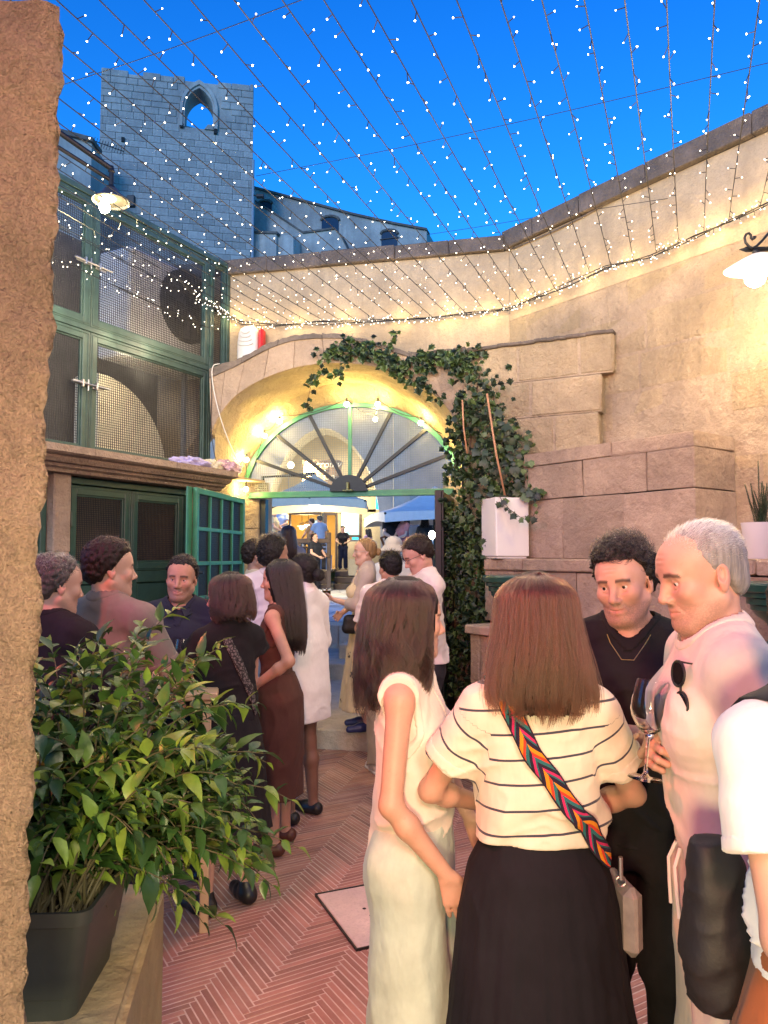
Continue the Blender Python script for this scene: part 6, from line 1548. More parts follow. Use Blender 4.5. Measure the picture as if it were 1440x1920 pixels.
    def sleeve(s, sd, ln_, ease, flare=0.0, k=.03):
        """sleeve of given length along the arm (0..1 upper arm, 1..2 forearm)"""
        E, W, _ = s.arm[sd]; S = s.S[sd]; r0 = (.050 if not s.f else .043) + ease; o = []
        if ln_ <= 1: e = S + (E - S)*ln_; o.append(cap(S, e, r0, r0*.96 + flare, k, 'u', 0.0))
        else:
            o.append(cap(S, E, r0, r0*.92, k)); e = E + (W - E)*(ln_ - 1); o.append(cap(E, e, r0*.92, r0*.84 + flare, k, 'u', 0.0))
        return o
    def top_(s, name, mat, ease=.012, hem=.86, sleeves=.62, boxy=.0, neck=(.075, .03, 1.475), vneck=0.0, fold=.004, seed=1, flare=.006, attrs=None, armhole=None, k=.03, hemfold=1.2, coarse=.008, back=None, collar=None, trim=.017, cuff=.022):
        def mod(z, a, b, cy):
            if boxy: 
                A0, B0 = max(a, boxy*(.165 if not s.f else .15)), max(b, boxy*(.115 if not s.f else .105)); t = np.clip((1.30 - z)/.12, 0, 1); a = a + (A0 - a)*t; b = b + (B0 - b)*t
            return a, b, cy
        P_ = [loft(s.rows(ease, hem - .02, 1.48, mod), .03)] + s.chest(ease)
        sh = s.shoulders(ease)
        if armhole is None: P_ += sh
        else:
            n = s.ln(1.45)
            for sd in (1, -1): P_.append(cap((sd*.05 + n[0], .018 + n[1], 1.44), (sd*armhole + n[0], .015 + n[1], 1.435), .05 + ease, .045 + ease, .04, 'u', .02))
        if sleeves:
            for sd in (1, -1):
                l = sleeves[0 if sd == 1 else 1] if isinstance(sleeves, tuple) else sleeves; P_ += s.sleeve(sd, l, ease + .004, flare, k)
        n = s.ln(neck[2]); nr = neck[0]
        P_.append(ell((n[0], n[1] + neck[1] - .02, neck[2] + .055), (nr, nr*1.05, .075), .008, 's'))
        if vneck: P_.append(cap((n[0], n[1] - .12, neck[2] - vneck), (n[0], n[1] - .09, neck[2] + .05), .004, .075, .006, 's'))
        if armhole is not None:
            for sd in (1, -1): P_.append(ell((s.S[sd][0] + sd*.035, s.S[sd][1], s.S[sd][2] - .055), (.060, .075, .12), .012, 's'))
        if collar: P_.append(('collar',))
        P_ = [p for p in P_ if len(p) == 5]
        solid = [q_ for q_ in P_ if q_[4] == 'u']; cuts_ = [q_ for q_ in P_ if q_[4] == 's']
        pts = [s.S[sd] for sd in (1, -1)] + [s.arm[sd][i] for sd in (1, -1) for i in (0, 1)]
        lo = [min(p[0] for p in pts) - .1, min([p[1] for p in pts] + [-.2 + min(0, s.lean[1]*.4)]) - .08, min(hem, min(p[2] for p in pts) - .05 if sleeves else hem) - .03]
        hi = [max(p[0] for p in pts) + .1, max([p[1] for p in pts] + [.2 + max(0, s.lean[1]*.4)]) + .08, 1.56]
        tors = {'hem': hem}
        def clip(p):
            return np.where(np.abs(p[:, 0] - s.ln(1.0)[0]*0) < s.sw + .3, hem - p[:, 2], -1).astype(np.float32)
        o = s.grow(name, P_, mat, lo, hi, coarse, folds(seed, fold, (hem + .06, hemfold)), clip, attrs); s.topp = P_; s.topd = folds(seed, fold, (hem + .06, hemfold))
        if s.fine < .006 and trim:
            fd = folds(seed, fold, (hem + .06, hemfold))
            def band(q):
                d = evalsdf1(solid, q); m = np.abs(d) < .08; d[m] += fd(q[m]); k = np.full(len(q), .6, np.float32)
                for c_ in cuts_: k = np.minimum(k, c_[0](q))
                return np.maximum(np.abs(d + .001) - .0042, np.maximum(k - trim, -k - .003)).astype(np.float32)
            zl = [np.array(c_[1]) for c_ in cuts_]; l2 = np.min([z - .2 for z in zl], 0); h2 = np.max([z + .2 for z in zl], 0)
            if vneck: l2[2] = min(l2[2], neck[2] - vneck - .04)
            v, q = nets([(band, (l2 + h2)/2, 2.0, .0, 'u')], l2, h2, .0048); s.child('neckband', npmesh('neckband', v, q, mat), o)
            if sleeves and cuff:
                for sd in (1, -1):
                    E, W, _ = s.arm[sd]; S = s.S[sd]; l_ = sleeves[0 if sd == 1 else 1] if isinstance(sleeves, tuple) else sleeves
                    e_, dr_ = (S + (E - S)*l_, unit(E - S)) if l_ <= 1 else (E + (W - E)*(l_ - 1), unit(W - E)); sl = s.sleeve(sd, l_, ease + .006, flare, k)[-1]
                    def cf(q, e_=e_, dr_=dr_, sl=sl):
                        d = sl[0](q); m = np.abs(d) < .08; d[m] += fd(q[m]); t = (q - e_) @ dr_; rr_ = np.linalg.norm(q - e_ - np.outer(t, dr_), axis=1); return np.maximum(np.maximum(d, -t - cuff), t - .003).astype(np.float32)
                    v, q = nets([(cf, e_, 2.0, 0.0, 'u')], e_ - .13, e_ + .13, .0055); s.child('sleeve_hem', npmesh('sleeve_hem', v, q, mat, attrs=attrs(v) if attrs else None), o)
        return o
    def trousers(s, name, mat, waist=1.0, hem=.07, r=(.098, .085, .08), fold=.005, seed=3, ease=.012, coarse=.01):
        P_ = [loft(s.rows(ease, .80, waist), .04)]
        for sd in (1, -1):
            K, A_ = (np.array(q, float) for q in s.leg[sd]); h = s.hip[sd]; e = A_ + (A_ - K)*.0; P_ += [cap(h, K, r[0], r[1], .05), cap(K, np.array([e[0], e[1], max(hem, e[2] - .02)]) if not s.sit else e, r[1], r[2], .03, 'u', 0.0)]
        pts = [np.array(s.leg[sd][i], float) for sd in (1, -1) for i in (0, 1)] + [np.array((.2, .17, waist)), np.array((-.2, -.17, waist))]
        lo = [min(p[a] for p in pts) - .13 for a in range(3)]; hi = [max(p[a] for p in pts) + .13 for a in range(3)]
        return s.grow(name, P_, mat, lo, hi, coarse, folds(seed, fold, (.12, .3), 1.0, True), lambda p: (p[:, 2] - waist).astype(np.float32))
    def skirt(s, name, mat, waist=1.06, hem=.1, rows=None, pleats=26, amp=.035, seed=4, coarse=.009, attrs=None, fold=.003):
        W0 = .15; r = np.random.default_rng(seed); ph = r.uniform(0, 6, 3); nz = waist - hem
        def pl(th, z):
            t = np.clip((waist - z)/nz, 0, 1); return amp*(.12 + t)*(np.sin(pleats*th + 1.2*np.sin(3*th + ph[0]) + ph[1])*.5 + np.sin(th*pleats*.43 + ph[2] + 2*t)*.7)
        P_ = [loft(rows, .01, 'u', 2.1, pl)]; R_ = np.array(rows)
        lo = [float((R_[:, 3] - R_[:, 1]).min()) - .06, float((R_[:, 4] - R_[:, 2]).min()) - .06, hem - .02]; hi = [float((R_[:, 3] + R_[:, 1]).max()) + .06, float((R_[:, 4] + R_[:, 2]).max()) + .06, waist + .02]
        return s.grow(name, P_, mat, lo, hi, coarse, folds(seed, fold, None, 1.0, True), None, attrs)
    def shoes(s, mat, name='shoe', low=False, sole=None):
        for sd in (1, -1):
            A_ = np.array(s.leg[sd][1], float); z = A_[2] - .085
            P_ = [cap((A_[0], A_[1] + .03, z + .045), (A_[0] + sd*.012, A_[1] - .06, z + .04), .043, .042, .03), cap((A_[0] + sd*.012, A_[1] - .06, z + .038), (A_[0] + sd*.028, A_[1] - .165, z + .028), .042, .032, .03)]
            if not low: P_.append(cap((A_[0], A_[1] + .005, z + .06), (A_[0], A_[1], z + .10), .045, .042, .03))
            o = s.grow(name, P_, mat, [A_[0] - .1, A_[1] - .25, z - .01], [A_[0] + .12, A_[1] + .12, z + .13], .007, None, lambda p: (z + .004 - p[:, 2]).astype(np.float32))
            if sole:
                mb = MB(); mb.box((0, 0, 0), (1, 1, 1)); 
                P2 = [cap((A_[0], A_[1] + .035, z + .012), (A_[0] + sd*.03, A_[1] - .165, z + .012), .046, .036, .02)]
                s.grow('sole', P2, sole, [A_[0] - .1, A_[1] - .25, z - .01], [A_[0] + .12, A_[1] + .13, z + .06], .007, None, lambda p: np.maximum(p[:, 2] - z - .022, z - p[:, 2]).astype(np.float32), parent=o)
    # ---- hair
    def strands(s, name, pts, rad, mat, parent):
        """pts (n, k, 3) in body space"""
        n, k = pts.shape[:2]; c = bpy.data.hair_curves.new(name); c.add_curves([k]*n); c.attributes['position'].data.foreach_set('vector', np.ascontiguousarray(pts, np.float32).ravel())
        at = c.attributes.get('radius') or c.attributes.new('radius', 'FLOAT', 'POINT'); pr = np.linspace(1, .35, k)
        at.data.foreach_set('value', np.tile(rad*pr, n).astype(np.float32)); c.materials.append(mat); return s.child(name, c, parent)
    def tohead(s, h): return (h*s.hsz) @ s.HM.T + s.HT
    def short_hair(s, kind, n=2600, length=.035, thick=.010, curl=0.0, sweep=(0, .6, .3), seed=1, rad=.0006, front=.062, side=-.01, back=-.075, temple=.0, crown_thin=0, vol=(0, 0, 0)):
        bm_, hm_ = hairpair(*kind); r = np.random.default_rng(seed); w = .95 if s.f else 1.0
        def line(d):                                                   # lowest z of hair for a direction round the head
            an = np.arctan2(d[..., 0], -d[..., 1]); a = np.abs(an)       # 0 front .. pi back
            return np.interp(a, [0, .55, .8, 1.05, 1.3, 1.5, 1.75, 2.1, PI], [front, front + .002, front - .008 + temple, .036 + temple, .004 + temple, side - .006, side, back*.75, back])
        C = np.array([0, .018, .035]); Rr = np.array([.0765*w, .094, .083])
        e = thick; P_ = [ell(C + np.array(vol)*.5, Rr + np.array([e, e, e*1.15]), .01), ell((0, .045, -.03), (.066*w + e*.4, .058 + e*.5, .06), .03)]
        def dsp(p):
            h = ((p - s.HT) @ s.HM)/s.hsz; g = 2.6*(vnoise((h*np.float32(95) + np.float32(seed*3.1)).astype(np.float32)) - .5) + 1.2*(vnoise((h*np.float32(190) + np.float32(seed)).astype(np.float32)) - .5); hl = np.clip(1 - (h[:, 2] - line(h - C))/.024, 0, 1); return ((g*e*.28*(1 + .9*min(curl, 1))*(1 - hl) + hl*e*1.02)*s.hsz).astype(np.float32)
        def clip(p):
            h = ((p - s.HT) @ s.HM)/s.hsz; d = h - C; m = line(d) + .006*np.sin(h[:, 0]*160 + h[:, 1]*130); return ((m - h[:, 2])*s.hsz*.7).astype(np.float32)
        c = s.HT; cz = max(.005, s.fine*1.3)
        v, q = nets(xf(P_, s.HM, s.HT, s.hsz), c - .15, c + .17, cz, disp=dsp, clip=clip); o = s.child('hair', npmesh('hair', v, q, bm_))
        if n:
            d = r.normal(size=(n*3, 3)); d /= np.linalg.norm(d, axis=1)[:, None]; root = C + d*(Rr + .001); keep = root[:, 2] > line(root - C) + .003
            if crown_thin: keep &= ~((np.linalg.norm(root - np.array([0, .06, .10]), axis=1) < .055) & (r.random(len(root)) < crown_thin))
            root = root[keep][:n]; d = d[keep][:n]; m = len(root); nr = d/(Rr**1.0); nr /= np.linalg.norm(nr, axis=1)[:, None]
            lat = np.clip((root[:, 2] - .0)/.08, .35, 1.25); ln_ = length*r.uniform(.6, 1.15, m)*lat; K = 6; pts = np.zeros((m, K, 3))
            sw = np.array(sweep, float); fl = sw + r.normal(scale=.22, size=(m, 3)); fl -= nr*(fl*nr).sum(1)[:, None]*.8; dirn = nr*.75 + fl; dirn /= np.linalg.norm(dirn, axis=1)[:, None]
            ph = r.uniform(0, 6.28, m); clump = np.round(root*70)/70; ph = ph*.35 + clump.sum(1)*90
            t1 = np.cross(dirn, nr); t1 /= np.linalg.norm(t1, axis=1)[:, None] + 1e-9; t2 = np.cross(dirn, t1)
            for k in range(K):
                t = k/(K-1); bend = dirn*(1 - .35*t)[None] if False else dirn
                p = root + bend*(ln_*t)[:, None] - nr*(ln_*t*t*.28)[:, None]
                if curl: a = ph + t*5.5; p += (t1*np.cos(a)[:, None] + t2*np.sin(a)[:, None])*(curl*.009*min(1, 2*t))
                pts[:, k] = p
            s.strands('hair_strands', s.tohead(pts.reshape(-1, 3)).reshape(m, K, 3), rad*s.hsz, hm_, o)
        return o
    def long_hair(s, kind, rings, n=4200, seed=1, rad=.0007, wave=(0, 0), open_=(.75, .9, .9), face=True, jitter=.06, ends=.06, part=0.0, base=.965, K=14, cut=None):
        """rings in head space from the crown down: (z, half width, half depth, cx, cy); the hair hangs through them and leaves the face free"""
        bm_, hm_ = hairpair(*kind); r = np.random.default_rng(seed)
        r0 = rings[0]; zt0 = .133; dome = []                              # close the crown with a dome down to the first ring
        for k in range(8): t = k/8; z = zt0 - (zt0 - r0[0])*t*t*.999 - 1e-4*k; q_ = math.sqrt(max(0, 1 - ((z - r0[0])/(zt0 - r0[0]))**2)); dome.append((z, max(.012, r0[1]*q_), max(.012, r0[2]*q_), r0[3], r0[4]))
        rings = dome + list(rings); R_ = np.array(rings, float); zt = R_[:, 0]
        P_ = [loft([(z, a*base, b*base, cx, cy) for z, a, b, cx, cy in rings[1:-1]] + [(rings[-1][0] + .03, rings[-1][1]*base*.8, rings[-1][2]*base*.75, rings[-1][3], rings[-1][4])], .02, 'u', 2.0), ell((0, .018, .035), (.0765*.95 + .012, .094 + .012, .083 + .014), .03)]
        if face: P_ += [ell((part*0, -.085, -.035), (.068, .075, .105), .012, 's'), cap((0, -.08, -.12), (0, -.085, -.5), .075, .09, .012, 's')]
        def dsp(p):
            h = ((p - s.HT) @ s.HM)/s.hsz; an = np.arctan2(h[:, 0], -h[:, 1] + .03); g = np.sin(an*31 + 4*np.sin(h[:, 2]*12))*.5 + np.sin(an*57 + 3*np.sin(h[:, 2]*17 + 1))*.4; return (g*.0035*s.hsz*np.clip((.10 - h[:, 2])/.08, 0, 1.6)).astype(np.float32)
        lo_ = zt.min() - .03; mx = float(max((np.abs(R_[:, 3]) + R_[:, 1]).max(), (np.abs(R_[:, 4]) + R_[:, 2]).max())) + .05
        cor = np.array([[sx*mx, sy*mx, z] for sx in (-1, 1) for sy in (-1, 1) for z in (lo_, .16)])*s.hsz @ s.HM.T + s.HT
        v, q = nets(xf(P_, s.HM, s.HT, s.hsz), cor.min(0), cor.max(0), max(.007, s.fine*1.6), disp=dsp); o = s.child('hair', npmesh('hair', v, q, bm_))
        if n:
            an = r.uniform(-PI, PI, n); z0 = zt.max(); cl = np.round(an*13 + r.normal(scale=.12, size=n)); hz_ = np.abs(np.sin(cl*12.9898)*43758.5453) % 1; hz2 = np.abs(np.sin(cl*78.233)*12543.123) % 1; zE = zt.min() - .012 + ends*(.9*hz_ + .35*r.random(n))
            short = r.random(n) < .25; zE = np.where(short, zE + r.uniform(0, .3, n)*(z0 - zE)*.6, zE)
            pts = np.zeros((n, K, 3)); jr = 1 + r.uniform(-jitter*.5, jitter, n); ph = r.uniform(0, 6.28, n)*.25 + hz2*6.28; dr = r.normal(scale=.05, size=n); fly = r.random(n) < .05; jr = np.where(fly, 1 + r.uniform(.06, .17, n), jr); dr = np.where(fly, r.normal(scale=.3, size=n), dr)
            o_z = [.16, .07, .0, -.08, -.5]; o_a = [.0, open_[0], open_[1], open_[2], open_[2]*.95]
            for k in range(K):
                t = k/(K-1); t = t**1.45; z = z0 + (zE - z0)*t; 
                a, b, cx, cy = (np.interp(z, zt[::-1], R_[::-1, j]) for j in range(1, 5))
                if k == 0: a = a*0 + .004; b = b*0 + .045
                op = np.interp(-z, [-q_ for q_ in o_z], o_a) if face else 0
                tc_ = max(0.0, t - .25)/.75; ann = an + (cl/13 - an)*.75*tc_ + dr*t; jk = jr + (hz2 - .5)*.13*tc_; aa = np.sign(ann)*np.maximum(np.abs(ann), op + np.abs(an)*.10)
                wv = wave[0]*np.sin(wave[1]*(z0 - z) + ph)*np.clip((.04 - z)/.1, 0, 1.5)
                pts[:, k, 0] = cx + np.sin(aa)*a*jk + np.cos(aa)*wv; pts[:, k, 1] = cy - np.cos(aa)*b*jk + np.sin(aa)*wv; pts[:, k, 2] = z + wv*.3
            s.strands('hair_strands', s.tohead(pts.reshape(-1, 3)).reshape(n, K, 3), rad*s.hsz, hm_, o)
        return o
    def inv(s, p):
        q = Matrix.Rotation(-s.yaw, 3, 'Z') @ (Vector(p) - s.loc); return np.array(q)/s.sc
    def w(s, p):
        """body space to the world"""
        q = Matrix.Rotation(s.yaw, 3, 'Z') @ (Vector(p)*s.sc); return s.loc + q
    def put(s, o): o.location = s.loc; o.rotation_euler = (0, 0, s.yaw); o.scale = (s.sc,)*3; return o
    def snap(s, p, prims, inward=(0, 0, 0), off=.004):
        """push a point out on to the surface of a garment along the gradient"""
        p = np.array(p, np.float32)
        for _ in range(14):
            e = .004; q = np.stack([p, p + V3(e, 0, 0), p + V3(0, e, 0), p + V3(0, 0, e)]); d = evalsdf(prims, q, getattr(s, 'topd', None)); g = (d[1:] - d[0])/e; n = np.linalg.norm(g) + 1e-6; p = p - g/n*np.clip(d[0] - off, -.05, .05)*.8
        return p, g/n
    def ribbon(s, name, path, width, mat, prims, th=.003, off=.004, n=40, parent='new', attrs=True, across=None):
        """a strap lying on a garment; carries 'along' and 'across' for its pattern"""
        path = [np.array(p, float) for p in path]; seg = [np.linalg.norm(b - a) for a, b in zip(path, path[1:])]; tot = sum(seg); pts = []; nrm = []
        for k in range(n+1):
            t = tot*k/n; i = 0
            while i < len(seg)-1 and t > seg[i]: t -= seg[i]; i += 1
            p = path[i] + (path[i+1] - path[i])*(t/seg[i]); p, g = s.snap(p, prims, off=off); pts.append(p.astype(float)); nrm.append(g)
        for _ in range(2): pts = [pts[0]] + [(pts[i-1] + 2*pts[i] + pts[i+1])/4 for i in range(1, n)] + [pts[-1]]
        vs = []; al = []; acr = []
        for k in range(n+1):
            t = unit(pts[min(k+1, n)] - pts[max(k-1, 0)]); g = unit(nrm[k] - t*(nrm[k] @ t)); c = np.cross(t, g)
            for u in (-1, -.5, 0, .5, 1): vs.append(pts[k] + c*u*width/2 + g*th - g*.002*abs(u)); al.append(tot*k/n); acr.append(u)
            for u in (1, -1): vs.append(pts[k] + c*u*width/2 - g*.002); al.append(tot*k/n); acr.append(u)
        m = 7; q = np.array([(k*m+j, k*m+(j+1) % m, (k+1)*m+(j+1) % m, (k+1)*m+j) for k in range(n) for j in range(m)])
        me = npmesh(name, np.array(vs), q, mat, attrs={'along': np.array(al), 'across': np.array(acr)}); o = bpy.data.objects.new(name, me); COL.objects.link(o)
        if parent == 'new': s.put(o)
        else: o.parent = parent
        return o
# ================================================================ THE CAST
BLK, DKB, BRN, GRY, SALT, BLD = ('black', (.010, .008, .008)), ('dark_brown', (.020, .011, .008)), ('brown', (.046, .018, .010)), ('grey', (.42, .40, .38)), ('salt_and_pepper', (.10, .09, .082)), ('blond', (.40, .23, .10))
LONG = [(.05, .092, .112, 0, .02), (-.03, .100, .116, 0, .022), (-.11, .112, .110, 0, .03), (-.19, .124, .10, 0, .04), (-.25, .12, .09, 0, .048)]
W_ = cloth('white_cotton', (.78, .76, .72)); BK = cloth('black_cotton', (.016, .015, .017), var=.2); CREAM = cloth('cream_linen', (.64, .56, .46), wr=.35)
def leather(n, c): return pbr(n, c, .42, 0, .2, 30, .2, 140, .002)
BLACKSHOE = leather('black_shoe_leather', (.012, .012, .013)); WSOLE = pbr('white_sole', (.7, .68, .64), .6)

# -- man in the black tee, talking
a = Person('curly haired man in a black V neck tee talking to the grey haired man', 1168, 1024, 2.35, -24, skin='fair', beard=.5, head=(-14, 10, -6), fine=.0031, armL=((-.06, -.27, 1.23), (1, .25, -1)), armR=((.02, -.30, 1.16), (-1, .2, -1)), handL={'d': (-.9, -.3, .35), 'n': (0, -.5, -1), 'curl': .5}, handR={'d': (.7, -.6, .4), 'n': (0, .3, 1), 'curl': .6}, smile=.2, talk=1)
a.body(); a.eyes((-.1, 0)); a.top_('t_shirt', BK, boxy=1.02, vneck=.055, sleeves=.8, hem=.86, fold=.005, seed=11); a.trousers('trousers', BK, seed=12); a.shoes(BLACKSHOE)
a.short_hair(BLK, 4200, .062, .020, curl=1.25, sweep=(.3, -.3, .5), seed=3, rad=.0007, front=.064, side=-.018, back=-.085, temple=.01, vol=(0, .0, .012))
ch = [a.S[-1]*0 + np.array(q) for q in ((-.075, -.03, 1.50), (-.05, -.085, 1.455), (-.015, -.112, 1.41), (.02, -.112, 1.41), (.05, -.088, 1.455), (.075, -.03, 1.50))]
mb = MB(); mb.tube([Vector(p) for p in ch], .0014, 6); me = mb.mesh('necklace'); me.materials.append(pbr('thin_gold', (.6, .42, .15), .3, .9)); a.child('necklace', me)
TEE_MAN = a

# -- grey haired man with the glass
g = Person('grey haired man in a cream tee holding an empty wine glass', 1312, 986, 1.82, -98, skin='fair', beard=.4, head=(14, 14, 0), fine=.0031, armL=((.23, .0, .90), (.3, 1, 0)), armR=((-.05, -.2, 1.2), (-1, .2, -.6)), lid=.0022, nose=.98, jaw=1.0, wide=.94, build=.88, lean=(0, -.09))
fist = g.inv(P(1218, 1404, 1.80)); wr = g.inv(P(1262, 1418, 1.86)); hd = unit(fist - wr); E, W = ik(g.S[-1], wr, .295, .255, (-1, .3, -.5)); g.arm[-1] = (E, W, {'d': hd, 'n': np.array([.9, -.1, .05]), 'curl': 1.25, 'thumb': 1.0, 'spread': .02, 'sc': 1.0})
g.body(); g.eyes((-.05, .25)); CT = cloth('oatmeal_jersey', (.70, .62, .54), wr=.6)
g.top_('t_shirt', CT, boxy=.96, sleeves=(.98, .9), hem=.96, fold=.005, seed=21, neck=(.082, .02, 1.468), flare=.012, hemfold=1.6); LIN = cloth('ecru_linen', (.66, .58, .47), wr=.7); g.trousers('trousers', LIN, waist=1.02, r=(.112, .11, .105), fold=.005, seed=22); g.shoes(leather('tan_shoe', (.25, .15, .08)))
g.short_hair(GRY, 7000, .024, .0055, sweep=(0, .9, -.05), seed=5, rad=.0005, front=.060, side=-.02, back=-.08, temple=-.004)
for k in (-1, 1):
    mb = MB(); mb.tube([(k*.02, -.125, 1.0), (k*.03, -.14, .96), (k*.035, -.138, .90), (k*.04, -.135, .85)], .004, 6); me = mb.mesh('drawstring'); me.materials.append(W_); g.child('drawstring', me, smooth=True)
GREY = g
# wine glass held in his fist
m, nt, b = nmat('clear_glass'); b.inputs['Base Color'].default_value = (1, 1, 1, 1); b.inputs['Transmission Weight'].default_value = 1; b.inputs['Roughness'].default_value = 0.0; b.inputs['IOR'].default_value = 1.45
GLASS = m
def wine_glass(c, label, tilt=None, s=1.0, wine=None):
    t = thing('wine_glass', label, 'wine glass', tuple(c)); T = (tilt or Matrix.Identity(3))
    out = [(.0375, -.098), (.036, -.0955), (.010, -.092), (.0045, -.085), (.0038, -.05), (.0042, -.012), (.010, -.002), (.026, .012), (.040, .036), (.0435, .052), (.042, .075), (.0372, .105), (.0345, .118)]
    inn = [(.0337, .118), (.0362, .105), (.041, .075), (.0423, .052), (.0388, .037), (.025, .0145), (.009, .003), (.0, .002)]
    mb = MB(); mb.lathe([(0, -.098)] + [(r_*s, z*s) for r_, z in out + inn] if s == 1 else [(r_*s, z*s) for r_, z in [(0, -.098)] + out + inn], 36, c, T); obj('glass', mb, GLASS, t, smooth=True, ang=1.0)
    if wine:
        mb = MB(); mb.lathe([(r_*s, z*s) for r_, z in [(0, .0032), (.0088, .0042), (.0245, .0155), (.038, .0375), (.0412, .05), (0, .0505)]], 30, c, T); obj('wine', mb, wine, t, smooth=True, ang=.7)
    return t
wine_glass(P(1216, 1376, 1.785), 'empty clear wine glass gripped in the grey haired man\'s fist', Matrix.Rotation(.12, 3, 'Y') @ Matrix.Rotation(-.05, 3, 'X'), 1.05)
# sunglasses hooked at his neckline
sgp = g.snap((.115, -.09, 1.385), g.topp)[0]
sun_g = thing('sunglasses', 'dark sunglasses hooked over the neckline of the cream tee', 'sunglasses', tuple(g.w(sgp)))
mb = MB()
for k in (-1, 1):
    pts = [Vector((k*.035 + .028*math.cos(t), 0, .024*math.sin(t) - .03)) for t in [2*PI*j/20 for j in range(20)]]; mb.prism(pts, Vector((0, .003, 0)))
fm = MB()
for k in (-1, 1): fm.tube([Vector((k*.035 + .0285*math.cos(t), .001, .0245*math.sin(t) - .03)) for t in [2*PI*j/20 for j in range(21)]], .0032, 6); fm.tube([Vector((k*.062, 0, -.025)), Vector((k*.058, .03, -.02)), Vector((k*.045, .07, .05))], .0022, 6)
fm.tube([Vector((-.01, 0, -.025)), Vector((.01, 0, -.025))], .003, 6)
Rg = Matrix.Rotation(g.yaw, 3, 'Z') @ Matrix.Rotation(1.25, 3, 'Y') @ Matrix.Rotation(-.35, 3, 'X')
for mm in (mb, fm): mm.v = [tuple(g.w(sgp) + Rg @ Vector(v) + Vector((-.012, -.004, 0))) for v in mm.v]
obj('lens', mb, pbr('dark_lens', (.01, .01, .012), .05), sun_g); obj('frame', fm, M_['black'], sun_g, smooth=True)

# -- woman in the striped tee, from behind
w = Person('woman seen from behind in a striped cream tee and long black skirt', 1000, 1096, 2.0, 178, f=True, skin='fair', fine=.004, head=(4, 6, 0), armL=((.13, -.24, 1.06), (1, .35, -.4)), armR=((-.13, -.24, 1.04), (-1, .35, -.4)), wide=.94, build=1.04, hscale=1.04, shz=-.02)
w.body()
def stripe_attr(v):
    z = v[:, 2].copy(); out = z + .012*np.abs(v[:, 0])*0 + .018*np.sin(v[:, 0]*5)
    for sd in (1, -1):
        S, E = w.S[sd], w.arm[sd][0]; d = unit(E - S); al = (v - S) @ d; rad = np.linalg.norm(v - S - np.outer(al, d), axis=1); m = (np.abs(v[:, 0]) > w.sw*.93) & (al > .015) & (rad < .12); out[m] = 1.32 - al[m]*.9 + .25*np.abs(v[m, 1])
    return {'stripe': out}
def stripes(nt, c):
    a_ = attr(nt, 'stripe'); dv = N(nt, 'Math', operation='DIVIDE', ins={1: .0665}); L(nt, a_, dv.inputs[0]); ad = N(nt, 'Math', operation='ADD', ins={1: .62}); L(nt, dv.outputs[0], ad.inputs[0]); fr = N(nt, 'Math', operation='FRACT'); L(nt, ad.outputs[0], fr.inputs[0])
    lt = N(nt, 'Math', operation='LESS_THAN', ins={1: .095}); L(nt, fr.outputs[0], lt.inputs[0]); return mixc(nt, lt.outputs[0], c, (.055, .06, .09))
w.top_('striped_tee', cloth('striped_jersey', (.74, .69, .56), extra=stripes, wr=.55), boxy=1.02, sleeves=.60, hem=1.055, ease=.018, flare=.012, fold=.005, seed=31, attrs=stripe_attr, hemfold=2.0, coarse=.0066, cuff=.03)
def srows(s, rows): return [(z, a_, b_, s.ln(z)[0], s.ln(z)[1] + cy) for z, a_, b_, cy in rows]
BSK = cloth('black_crepe', (.012, .012, .017), var=.15)
w.skirt('skirt', BSK, 1.065, .1, srows(w, [(1.08, .140, .102, 0), (1.05, .155, .115, .005), (.98, .192, .15, .015), (.88, .215, .17, .015), (.6, .245, .205, .01), (.3, .27, .235, .01), (.1, .29, .26, .01)]), 34, .035, 41, .0075)
w.shoes(BLACKSHOE)
w.long_hair(BRN, [(.05, .098, .118, 0, .024), (-.03, .108, .124, 0, .026), (-.11, .124, .120, 0, .034), (-.18, .134, .108, 0, .042), (-.235, .128, .09, 0, .05), (-.262, .105, .07, .0, .052)], 6500, 3, .0007, (.007, 16), jitter=.09, ends=.085)
